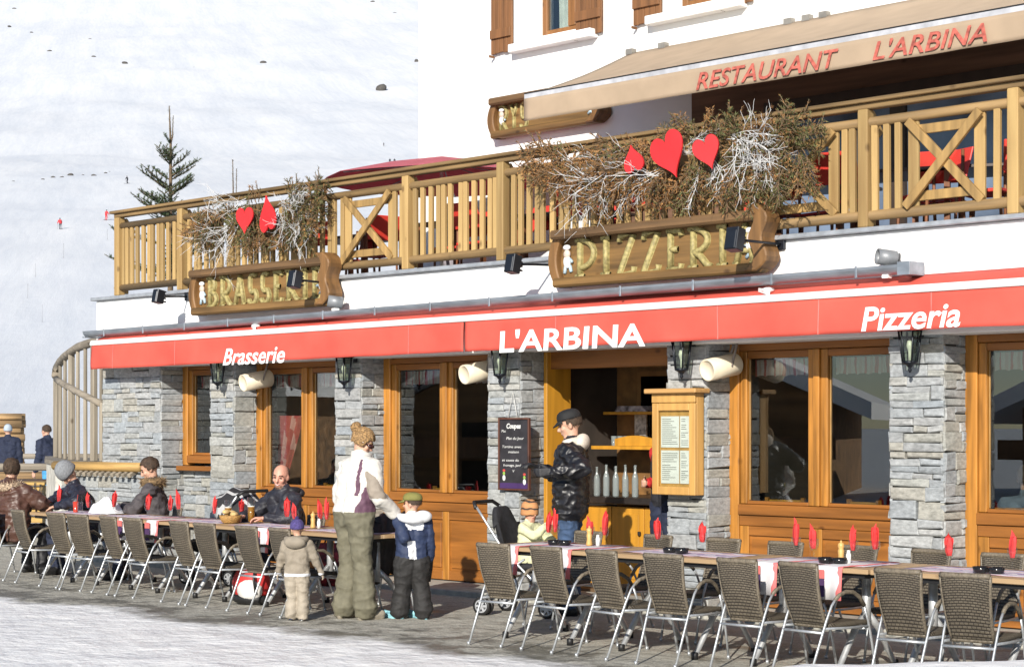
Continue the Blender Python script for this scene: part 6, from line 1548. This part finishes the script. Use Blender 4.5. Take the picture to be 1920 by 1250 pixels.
# --- skiers far up the slope
def skier(u, v, label, topc, legc, pose=0):
    p, d = on_slope(u, v)
    Sk = person(label, (p.x, p.y, p.z+.02), YAW+R_(pose), 1.78, dict(top=cloth('ski_'+topc[0], topc[1]), pants=cloth('ski_'+legc[0], legc[1]), shoe=M_['black'], hair=hair_b), bulk=1.35, voxel=.025, fold=0, face=False, lean=14, wristL=(-.32, .36, .95), wristR=(.32, .36, .95), bendL=(-1, -1, 0), bendR=(1, -1, 0),
        J=dict(kneeL=(-.13, .12, .5), kneeR=(.13, .12, .5)))
    P_, hx_, q_, HM_, D_, S_ = Sk
    mb = MB(); mb.ell(hx_(0, 0, .05), (.11, .12, .11)); mb.build('helmet', M_['black'], P_)
    for s in (-1, 1):
        mb = MB(); mb.box((s*.11-.04, -.75, -.02), (s*.11+.04, .9, .0)); mb.tube([(s*.11, .9, -.01), (s*.11, 1.02, .08)], .035, 6); mb.build('ski', M_['black'], P_)
        mb = MB(); mb.tube([(s*.33, .38, 1.0), (s*.42, .1, .0)], .012, 6); mb.build('ski_pole', M_['black'], P_)
    P_['category'] = 'person'; P_['group'] = 'skiers far up on the slope'
RED, GRY, BLK = ('red', (.55, .04, .05)), ('grey', (.08, .09, .11)), ('black', (.03, .032, .04))
skier(113, 430, 'skier in a red jacket, the lower left of the two red ones', RED, GRY, 30)
skier(199, 413, 'skier in red, just left of the balcony corner', RED, RED, -20)
skier(239, 344, 'dark skier standing left of the spruce', BLK, BLK, 60)
skier(720, 275, 'dark skier turning above the red parasol', BLK, BLK, 90)
skier(731, 307, 'dark skier left one of a pair just over the red parasol', BLK, BLK, 0)
skier(740, 307, 'dark skier right one of a pair just over the red parasol', BLK, GRY, 20)
# ============================================================ GARLANDS, HEARTS
needle_g = mat('fir_green', (.075, .09, .028), .75, 0, .45, 9, col2=(.15, .15, .055), objvar=.1); needle_b = mat('dried_fir_brown', (.27, .12, .038), .8, 0, .3, 9, col2=(.44, .235, .085)); twig_w = mat('frosted_twig', (.60, .60, .60), .8, 0, .15, 20); twig_b = mat('brown_twig', (.14, .09, .05), .8, 0, .2, 20)
def spray(mb, p, d, L, rr, m, wn=.0055, ln=.034, dens=120):
    """a fir twig: bent stem with needles all round"""
    p = Vector(p); d = Vector(d).normalized(); pts = [p]; n = max(3, int(L/.05))
    for k in range(n): d = (d+Vector((rr.gauss(0, .12), rr.gauss(0, .08), rr.gauss(0, .12)-.03))).normalized(); pts.append(pts[-1]+d*L/n)
    mb.tube(pts, [.005*(1-.6*i/n)+.001 for i in range(n+1)], 4, 2)
    if L > .22:
        for i in range(1, n):
            for s_ in (-1, 1): spray(mb, pts[i], d*.8+Vector((d.z, 0, -d.x))*s_*rr.uniform(.6, 1)+Vector((0, rr.gauss(0, .3), 0)), L*rr.uniform(.25, .42), rr, m, wn, ln, dens)
    for _ in range(int(L*dens)):
        t = rr.random()*n; i = min(n-1, int(t)); c = pts[i].lerp(pts[i+1], t-i); dd = (pts[i+1]-pts[i]).normalized(); s = Vector((rr.gauss(0, 1), rr.gauss(0, 1), rr.gauss(0, 1))); s = (s-dd*s.dot(dd)).normalized()
        e = c+(dd*.75+s).normalized()*ln*rr.uniform(.7, 1.2); a = dd.cross(s)*wn; mb.add([c-a, c+a, e], [(0, 1, 2)], m if rr.random() < .85 else 1-m)
def garland(label, spec_fir, spec_white, seed):
    G = empty('fir_garland', (0, 0, 0), 0, label, 'garland', 'fir and twig garlands on the balcony railing'); rr = random.Random(seed)
    mb = MB()
    for (u0, v0, u1, v1, nn, brown, ang, spread, L0, L1) in spec_fir:
        for _ in range(nn):
            u, v = rr.uniform(u0, u1), rr.uniform(v0, v1); p = PY(u, v, YR-rr.uniform(.08, .26)); a = R_(ang+rr.gauss(0, spread)); d = Vector((math.cos(a), rr.uniform(-.5, .1), math.sin(a)))
            spray(mb, p, d, rr.uniform(L0, L1), rr, 1 if rr.random() < brown else 0)
    mb.build('fir_twigs', [needle_g, needle_b, twig_b], G)
    mb = MB()
    def branch(p, d, L, r, depth):
        pts = [Vector(p)]; d = Vector(d).normalized(); n = 5
        for k in range(n): d = (d+Vector((rr.gauss(0, .16), rr.gauss(0, .10), rr.gauss(0, .16)))).normalized(); pts.append(pts[-1]+d*L/n)
        mb.tube(pts, [r*(1-.5*i/n) for i in range(n+1)], 5, 0)
        if depth > 0:
            for i in range(1, n+1):
                for _ in range(1): branch(pts[i], d+Vector((rr.gauss(0, .55), rr.gauss(0, .25), rr.gauss(0, .55))), L*rr.uniform(.35, .6), r*.7, depth-1)
    for (u, v, ang, L, nn, sp) in spec_white:
        for _ in range(nn):
            a = R_(ang+rr.gauss(0, sp)); branch(PY(u+rr.gauss(0, 6), v+rr.gauss(0, 6), YR-.22), (math.cos(a), rr.uniform(-.25, .05), math.sin(a)), L*rr.uniform(.7, 1.1), .0042, 2)
    mb.build('frosted_twigs', twig_w, G)
garland('long garland of browned fir and white twigs with hearts, above the PIZZERIA sign',
    [(1030, 272, 1240, 296, 43, .85, 190, 30, .2, .36), (1040, 296, 1220, 325, 55, .97, 214, 22, .26, .44), (1100, 305, 1330, 340, 55, .95, 236, 22, .24, .42), (1250, 240, 1400, 275, 31, .55, 150, 60, .16, .28), (1300, 240, 1500, 285, 55, .35, -5, 40, .2, .36), (1290, 285, 1480, 330, 55, .45, 265, 24, .24, .42), (1420, 280, 1515, 320, 22, .4, 285, 20, .24, .40), (1470, 230, 1520, 260, 12, .3, 0, 30, .16, .26), (1000, 275, 1050, 310, 16, .9, 200, 30, .16, .28)],
    [(1190, 298, 198, .62, 6, 8), (1170, 312, 216, .55, 6, 8), (1240, 318, 214, .5, 5, 8), (1290, 275, 10, .25, 3, 20), (1370, 252, -22, .5, 8, 9), (1385, 262, 325, .42, 6, 10), (1400, 290, 292, .36, 3, 12), (1330, 300, 282, .34, 3, 12)], 4)
garland('garland of green fir and white twigs with two hearts, above the BRASSERIE sign',
    [(400, 392, 480, 412, 40, .45, 198, 30, .22, .36), (470, 385, 540, 430, 56, .4, 265, 30, .25, .42), (535, 368, 600, 392, 60, .15, 0, 40, .18, .32), (530, 395, 590, 422, 36, .3, 300, 24, .25, .4), (385, 400, 420, 425, 24, .3, 215, 22, .25, .42), (470, 370, 495, 382, 8, .6, 75, 20, .14, .22)],
    [(455, 388, 192, .55, 4, 8), (445, 410, 220, .62, 5, 9), (530, 388, 5, .42, 4, 10), (528, 405, 325, .52, 5, 10), (560, 390, 300, .38, 3, 12)], 9)
def heart(u, v, wpx, hpx, roll, yaw, label):
    p = PY(u, v, YR-.36); s = FPX/((p-CAM).dot(FW)); hh = hpx/s*.90; ww = hh*.86
    pts = []
    for k in range(40):
        t = 2*PI*k/40; pts.append((16*math.sin(t)**3/32*ww, (13*math.cos(t)-5*math.cos(2*t)-2*math.cos(3*t)-math.cos(4*t)+2.4)/29*hh))
    mb = MB(); mb.prism(pts, .02, lambda a, b, d: (a, d, b)); o = mb.build('wooden_heart', M_['heart'], bevel=.003, recalc=True)
    o.location = p; o.rotation_euler = (0, R_(roll), R_(yaw)); tag(o, label, 'heart', 'red hearts on the fir garlands')
heart(458, 414, 34, 56, 0, 10, 'red wooden heart pointing down, left one on the left garland')
heart(500, 400, 34, 76, 172, -8, 'red wooden heart upside down, right one on the left garland')
heart(1186, 297, 46, 58, 168, 5, 'small round red heart, leftmost on the long garland')
heart(1254, 292, 56, 100, -22, 2, 'largest red heart in the middle of the long garland')
heart(1326, 287, 42, 72, -18, 12, 'small red heart, rightmost on the long garland')

# ============================================================ TERRACE FURNITURE
redp = mat('red_chair_plastic', (.60, .045, .03), .5, 0, .08, 6); rustw = wood('rusty_wood', (.20, .075, .03), 'z', .6)
def red_chair():
    c = empty('red_terrace_chair'); mb = MB()
    mb.box((-.21, -.21, .43), (.21, .21, .46)); mb.build('seat', redp, c, .006)
    mb = MB(); mb.beam((0, -.22, .60), (0, -.30, .88), .42, .018, (0, 1, .3)); mb.build('backrest', redp, c, .006)
    for sx in (-.2, .2):
        mb = MB(); mb.tube([(sx, -.19, .85), (sx, -.19, .44), (sx, -.22, 0)], .015, 6); mb.build('leg', rustw, c); mb = MB(); mb.tube([(sx, .19, .44), (sx, .21, 0)], .015, 6); mb.build('leg', rustw, c)
    return c
R0 = red_chair()
RC = [(612, .55, 20), (660, .9, 170), (700, .5, 80), (862, .7, 185), (905, .5, 0), (985, .8, 175), (1090, .4, 10), (1120, 1.2, 190), (1215, .6, 30), (1330, .35, 0), (1400, 1.0, 180), (1450, .5, 200), (1560, .9, 170), (1590, .3, 10), (1745, .4, 160), (1770, .9, 20), (1850, .5, 100), (1930, .8, 30)]
for i, (u, y, a) in enumerate(RC):
    o = R0 if i == 0 else copy_tree(R0); o.location = (XU(u, y), y, 3.272); o.rotation_euler = (0, 0, R_(a))
    tag(o, f'red chair on the upper terrace behind the railing, {ORD[i+1] if i < 16 else ("seventeenth", "eighteenth")[i-16]} from the left', 'chair', 'red chairs on the upper terrace')
def terr_table():
    t = empty('dark_terrace_table'); mb = MB(); mb.box((-.55, -.36, .71), (.55, .36, .74)); mb.build('tabletop', mat('dark_laminate', (.05, .035, .03), .4), t, .004)
    for sx in (-.48, .48):
        for sy in (-.3, .3): mb = MB(); mb.box((sx-.025, sy-.025, 0), (sx+.025, sy+.025, .709)); mb.build('leg', rustw, t)
    return t
Q0 = terr_table()
for i, u in enumerate((640, 880, 1050, 1250, 1500, 1690, 1800)):
    o = Q0 if i == 0 else copy_tree(Q0); o.location = (XU(u, .75), .75 if i % 2 else 1.0, 3.272); o.rotation_euler = (0, 0, R_(4*i))
    tag(o, f'dark table on the upper terrace, {ORD[i+1]} from the left behind the railing', 'table', 'dark tables on the upper terrace')
def parasol(u, v, Y, rad, label, rim, col, tilt=0):
    p = PY(u, v, Y); o = empty('parasol', (p.x, Y, 3.272), R_(18), label, 'parasol', 'red parasols on the terrace'); zt_ = p.z-3.272
    mb = MB(); n = 8; vs = [(0, 0, zt_)]
    for k in range(n):
        a = 2*PI*(k+.5)/n; vs += [(rad*.5*math.cos(a), rad*.5*math.sin(a), zt_-rim*.42), (rad*math.cos(a), rad*math.sin(a), zt_-rim)]
        a = 2*PI*(k+1)/n; vs += [(rad*.48*math.cos(a)*.97, rad*.48*math.sin(a)*.97, zt_-rim*.46), (rad*.95*math.cos(a), rad*.95*math.sin(a), zt_-rim*1.0)]
    m = 2*n; fs = []
    for k in range(m):
        a, b = 1+2*k, 1+2*((k+1) % m); fs += [(0, a, b), (a, a+1, b+1, b)]
    mb.add(vs, fs, 0, False); solidify(mb.build('canopy', col, o), .003)
    mb = MB(); mb.tube([(0, 0, 0), (0, 0, zt_)], .022, 8); mb.build('pole', M_['white_bar'], o); mb = MB(); mb.lathe([(.25, 0), (.25, .05), (.05, .08)], 14); mb.build('base', M_['coping'], o)
    for k in range(n): a = 2*PI*(k+.5)/n; mb = MB(); mb.tube([(0, 0, zt_-.08), (rad*.97*math.cos(a), rad*.97*math.sin(a), zt_-rim-.01)], .008, 5); mb.build('rib', M_['coping'], o)
parc = mat('rose_red_canvas', (.62, .16, .20), .85, 0, .05, 4, translucent=.35)
parasol(828, 293, 1.2, 1.45, 'open red parasol behind the railing, left of the white upper wall corner', .30, parc)
mb = MB(); mb.lathe([(.05, 0), (.06, .3), (.16, .55), (.13, .9), (.05, 1.1), (.01, 1.16)], 12)
x = XU(845, 1.5); tag(mb.build('folded_parasol', mat('grey_cover', (.28, .26, .29), .8, 0, .1, 8), loc=(x, 1.5, 3.272)), 'folded parasol in a grey cover standing on the terrace', 'parasol')

# ============================================================ TREES
bark = mat('spruce_bark', (.13, .09, .055), .9, 0, .3, 20, bump=.5); ng = mat('spruce_needles', (.03, .062, .03), .8, 0, .4, 6, col2=(.075, .12, .05))
def spruce(base, Htot, z_low, label, seed, lead=.62, wide=1.0, gaps=1.0):
    rr = random.Random(seed); T = empty('spruce_tree', base, 0, label, 'tree'); mb = MB()
    mb.tube([(0, 0, 0), (.02, 0, Htot*.5), (0, .02, Htot-lead), (-.01, 0, Htot-.02)], [.09*wide, .05*wide, .02, .006], 8); mb.tube([(0, .02, Htot-lead*1.05), (.05, .02, Htot-lead*.8), (.07, .02, Htot-.18)], [.011, .010, .005], 6); mb.build('trunk', bark, T)
    mb = MB(); z = Htot-lead*.98
    def needles(pts, dens, ln):
        n = len(pts)-1
        for _ in range(int(dens*sum((pts[i+1]-pts[i]).length for i in range(n)))):
            t = rr.random()*n; i = min(n-1, int(t)); c = pts[i].lerp(pts[i+1], t-i); dd = (pts[i+1]-pts[i]).normalized(); s = Vector((rr.gauss(0, 1), rr.gauss(0, 1), rr.gauss(0, 1)+.3)); s = (s-dd*s.dot(dd)).normalized(); e = c+(dd*.6+s).normalized()*ln*rr.uniform(.7, 1.2); a = dd.cross(s)*.0065
            mb.add([c-a, c+a, e], [(0, 1, 2)], 0)
    def twig(p, d, L, depth, droop):
        pts = [Vector(p)]; d = Vector(d).normalized(); n = 5
        for k in range(n): d = (d+Vector((rr.gauss(0, .06), rr.gauss(0, .06), droop+.035*k))).normalized(); pts.append(pts[-1]+d*L/n)
        mb.tube(pts, [.012*(1-.6*i/n)*(1 if depth else .6) for i in range(n+1)], 5, 1); needles(pts, 170, .04)
        if depth:
            for i in range(1, n+1):
                for s in (-1, 1):
                    sd_ = Vector((-d.y, d.x, 0))*s; twig(pts[i], d*.75+sd_*.75+Vector((0, 0, .05)), L*rr.uniform(.28, .5)*(1.15-.12*i), 0, -.0)
    while z > z_low:
        f = (Htot-lead*.9-z); R = min(1.05, (.20+f*.36))*wide
        for k in range(5 if f < .4 else 6):
            if rr.random() < .26*gaps: continue
            a = rr.uniform(0, 2*PI); L = R*rr.uniform(.7, 1.15); up = .75-.5*min(1, f/1.6); twig((0, 0, z+rr.uniform(-.08, .08)), (math.cos(a), math.sin(a), up), L, 1 if L > .3 else 0, -.03)
        z -= .17+.05*min(1, f)
    needles([Vector((0, .02, Htot-lead)), Vector((-.01, 0, Htot-.03))], 160, .04); needles([Vector((.05, .02, Htot-lead*.8)), Vector((.07, .02, Htot-.18))], 160, .035)
    mb.build('crown', [ng, bark], T)
b_ = PD(318, 802, 29); spruce((b_.x, b_.y, 0), PD(312, 196, 29).z, 4.0, 'young green spruce with a forked tip rising behind the balcony corner', 3)
b_ = PD(437, 802, 31); spruce((b_.x, b_.y, 0), PD(437, 297, 31).z, 3.2, 'thin spruce tip showing just above the left garland', 8, 1.5, .42, 2)

# ============================================================ ROCKS and poles on the slope
rockm = mat('dark_rock', (.075, .07, .065), .9, 0, .4, 3, bump=.6)
def rock(u, v, wpx, hpx, label, grp, seed):
    p, d = on_slope(u, v); s = FPX/d; mb = MB(); rr = random.Random(seed); M3 = rotm(0, rr.uniform(-14, 14), math.degrees(YAW)+rr.uniform(-20, 20))
    mb.ell((0, 0, 0), (wpx/s/2, wpx/s/2*.8, hpx/s/2*1.25), M3, 12, 8)
    mb.v = [tuple(Vector(q_)*(1+.45*noise.noise((q_[0]*5*s/wpx/4+seed, q_[1]*5*s/wpx/4, q_[2]*5*s/wpx/4)))) for q_ in mb.v]
    tag(mb.build('rock', rockm, loc=p), label, 'rock', grp)
UP = [(17, 50, 9), (27, 17, 12), (59, 62, 9), (93, 97, 12), (169, 74, 8), (175, 107, 10), (233, 118, 13), (362, 129, 15), (495, 118, 15), (393, 37, 7), (587, 160, 10), (698, 4, 10)]
for i, (u, v, w) in enumerate(sorted(UP)): rock(u, v, w*.85, w*.34, f'small dark rock high on the snow slope, {ORD[i+1]} from the left', 'rocks scattered high on the slope', i)
rock(714, 168, 24, 13, 'largest dark rock on the slope, left of the white upper wall', 'single rocks beside the upper wall', 31)
rock(782, 117, 8, 8, 'dark rock at the very corner of the white upper wall', 'single rocks beside the upper wall', 32); rock(741, 26, 14, 4, 'flat dark rock near the top, left of the white upper wall', 'single rocks beside the upper wall', 33)
ROW = [(25, 341, 10), (80, 337, 9), (100, 333, 12), (116, 333, 9), (133, 329, 14), (156, 329, 6), (177, 330, 13), (198, 325, 8), (206, 323, 7)]
for i, (u, v, w) in enumerate(ROW): rock(u, v, w*.9, w*.42, f'dark rock in the row across the snow, {ORD[i+1]} from the left', 'row of rocks across the snow', 40+i)
for i, (u, v, h_) in enumerate(((119, 484, 28), (66, 520, 26), (52, 560, 28), (79, 605, 34), (201, 450, 20))):
    p, d = on_slope(u, v); s = FPX/d; mb = MB(); mb.tube([(0, 0, 0), (0, 0, h_/s)], .35/s*1.2, 6)
    tag(mb.build('piste_pole', mat('grey_pole', (.30, .31, .33), .6), loc=p), f'thin marker pole in the snow left of the building, {("upper", "second", "third", "lowest", "nearest the balcony")[i]}{"" if i == 4 else " of the left ones"}', 'pole', 'thin marker poles on the slope')

# ============================================================ LEFT CORNER: stair, stake fence, pier, log benches
SR = empty('stair_railing', (0, 0, 0), 0, 'curved grey wooden stair railing at the left corner of the building', 'railing')
cols = [(190, -.30, 757, 640), (176, -.26, 750, 641), (160, -.22, 742, 646), (146, -.10, 735, 651), (134, .08, 728, 659), (122, .35, 722, 668), (113, .65, 716, 678), (106, 1.05, 711, 690)]
lowr = [PY(u, vl, Y) for (u, Y, vl, vu) in cols]; upr = [PY(u, vu, Y+.35) for (u, Y, vl, vu) in cols]
mb = MB(); mb.tube(lowr, .046, 10); mb.build('lower_rail', M_['grey_wood_h'], SR); mb = MB(); mb.tube([PY(215, 628, .0)]+upr+[PY(104, 705, 1.3)], .06, 10); mb.build('upper_rail', M_['grey_wood_h'], SR)
for i, (u, Y, vl, vu) in enumerate(cols):
    a = lowr[i]; k = .048 if i in (1, 4, 7) else .028; mb = MB(); mb.beam((a.x, a.y, 1.26), (a.x, a.y, a.z+.02), k*2, k*1.4, (0, 1, 0)); mb.build('post', M_['grey_wood'], SR, .008)
    b = upr[i]; mb = MB(); mb.beam((b.x, b.y, a.z-.1), (b.x, b.y, b.z), k*1.8, k*1.3, (0, 1, 0)); mb.build('upper_post', M_['grey_wood'], SR, .006)
pa, pb = PY(88, 800, 1.6), PY(192, 800, -.28)
mb = MB(); P4 = [(XU(192, -.46), -.46), (XU(192, -.46), .28), (XU(120, 1.9), 1.9), (XU(88, 1.7), 1.7), (XU(87, .3), .3), (XU(104, -.46), -.46)]
n = len(P4); mb.add([(x, y, 0) for x, y in P4]+[(x, y, 1.20) for x, y in P4], [tuple(range(n)), tuple(range(2*n-1, n-1, -1))]+[(i, i+n, (i+1) % n+n, (i+1) % n) for i in range(n)]); o = mb.build('stair_landing', mat('rough_render', (.50, .48, .43), .9, 0, .2, 5, bump=.5, bscale=12), recalc=True)
mb = MB(); mb.add([(x*1.0, y-.03, 1.205) for x, y in P4]+[(x, y-.03, 1.26) for x, y in P4], [tuple(range(n)), tuple(range(2*n-1, n-1, -1))]+[(i, i+n, (i+1) % n+n, (i+1) % n) for i in range(n)]); mb.build('top_slab', M_['grey_wood_h'], o, recalc=True); tag(o, 'pale rendered pier carrying the curved stair railing', 'landing')
sx0, sx1 = XU(112, -.62), XU(268, -.62); SF = empty('garden_wall', (0, 0, 0), 0, 'low stone wall with a lit half log along its top, behind the left tables', 'wall')
mb = MB(); mb.box((sx0+.03, -.56, 0), (sx1-.03, -.40, 1.13), 1); stones(mb, lambda a_, z_, d_: (a_, -.59-d_, z_), [sx0, sx1], 0, 1.13, 52); mb.build('stone_face', [M_['stone'], M_['mortar']], SF)
mb = MB(); mb.tube([(sx0-.05, -.66, 1.205), (sx1+.03, -.66, 1.21)], .062, 10); mb.build('top_log', wood('lit_log', (.44, .27, .09), 'x', .7, .25, .05), SF)
x = sx0+.08
while x < sx1-.05:
    mb = MB(); mb.beam((x, -.60, 1.16), (x+.035, -.74, 1.10), .05, .05); mb.build('log_end', M_['grey_wood'], SF, .006); x += .13
def logpile(u, v0, dep, L, rows, label, r=.11):
    p = PD(u, v0, dep); o = empty('log_stack', (p.x, p.y, 0), YAW+R_(12), label, 'log stack', 'log stacks by the benches')
    for j in range(rows):
        for i in range(4-j % 2):
            mb = MB(); y = (i-1.5+.5*(j % 2))*r*2.02; mb.tube([(-L/2+rnd.uniform(-.1, .1), y, r+j*r*1.78), (L/2+rnd.uniform(-.1, .1), y, r+j*r*1.78)], r*rnd.uniform(.9, 1.0), 9); mb.build('log', wood('pale_log', (.30, .19, .09), 'x', .8, .25, .15), o)
logpile(47, 840, 38, 1.6, 4, 'stack of short logs between the two far people'); logpile(8, 800, 58, 1.1, 10, 'tall stack of logs at the left edge, behind the far person', .12)
def bench(u, dep, label, L=2.4):
    p = PD(u, 802, dep); o = empty('log_bench', (p.x, p.y, 0), YAW+R_(-6), label, 'bench', 'rustic benches in the snow')
    mb = MB(); mb.tube([(-L/2, 0, .55), (L/2, 0, .55)], .10, 9); mb.build('seat', M_['grey_wood_h'], o)
    mb = MB(); mb.tube([(-L/2, .3, .98), (L/2, .3, .98)], .07, 9); mb.build('back_rail', M_['grey_wood_h'], o)
    for sx in (-L*.4, L*.4): mb = MB(); mb.tube([(sx, 0, 0), (sx, 0, .5)], .09, 8); mb.build('leg', M_['grey_wood'], o); mb = MB(); mb.tube([(sx, .3, 0), (sx, .3, 1.0)], .06, 8); mb.build('back_post', M_['grey_wood'], o)
bench(62, 47, 'rustic log bench behind the two far people', 3.4); bench(30, 34, 'rustic log bench in front of the far person in the pale hat', 2.0)
p = PD(47, 802, 30); mb = MB()
for k in range(6): mb.box((-.30, -.26, .06+.12*k), (.30, -.23, .15+.12*k)); mb.box((-.30, .23, .06+.12*k), (.30, .26, .15+.12*k))
for sx in (-.30, .26): mb.box((sx, -.229, 0), (sx+.04, .229, .78))
mb.box((-.34, -.30, .785), (.34, .30, .83)); o = mb.build('slatted_crate', wood('yellow_slats', (.42, .27, .08), 'x', .7), loc=(p.x, p.y, 0), bevel=.004); o.rotation_euler = (0, 0, YAW+R_(8)); tag(o, 'yellow slatted wooden crate left of the pale pier', 'crate')
p = PD(84, 802, 31); mb = MB(); mb.box((-.5, -.35, .78), (.5, .35, .84)); mb.box((-.42, -.28, 0), (-.34, .28, .779)); mb.box((.34, -.28, 0), (.42, .28, .779)); o = mb.build('side_table', mat('dark_bench_wood', (.06, .035, .02), .7, 0, .2, 10), loc=(p.x, p.y, 0), bevel=.006); o.rotation_euler = (0, 0, YAW); tag(o, 'dark wooden table left of the pale pier', 'table')

# ============================================================ HOUSES ACROSS THE STREET, seen as reflections in the windows
def chalet(x, y, rz, w, d, h, label):
    c = empty('chalet', (x, y, 0), rz, label, 'house', 'chalets across the street'); mb = MB(); rh = h+w*.22
    pts = [(-w/2, 0), (w/2, 0), (w/2, h), (0, rh), (-w/2, h)]
    mb.prism(pts, d, lambda a, b, t: (a, -d/2+t, b)); mb.build('wall', wood('chalet_boards', (.26, .14, .06), 'x', .8, .3, .05, 4), c, recalc=True)
    for s in (-1, 1):
        mb = MB(); q = [(0, rh+.04), (s*(w/2+1.0), h-.40), (s*(w/2+1.0), h-.0), (0, rh+.55)]; mb.prism(q if s < 0 else q[::-1], d+1.8, lambda a, b, t: (a, -d/2-.9+t, b)); mb.build('snowy_roof', M_['snow_near'], c, recalc=True)
    mb = MB(); mb.box((-w/2-.2, d/2+.02, h*.42), (w/2+.2, d/2+1.1, h*.46)); mb.box((-w/2-.2, d/2+1.02, h*.46), (w/2+.2, d/2+1.1, h*.64)); mb.build('balcony', M_['shutter'], c)
    for xx in (-w*.28, 0, w*.28):
        for zz in (h*.08, h*.5): mb = MB(); mb.box((xx-.6, d/2+.005, zz), (xx+.6, d/2+.05, zz+h*.30)); mb.build('window', M_['roomdark'], c)
chalet(-33, -24, R_(-30), 11, 9, 2.3, 'dark wooden chalet with a thick snow roof across the street'); chalet(-50, -20, R_(-20), 13, 9, 3.0, 'second wooden chalet with a snow roof, further along the street'); chalet(-20, -33, R_(-8), 9, 9, 2.2, 'smaller wooden chalet with a snow roof opposite the entrance')
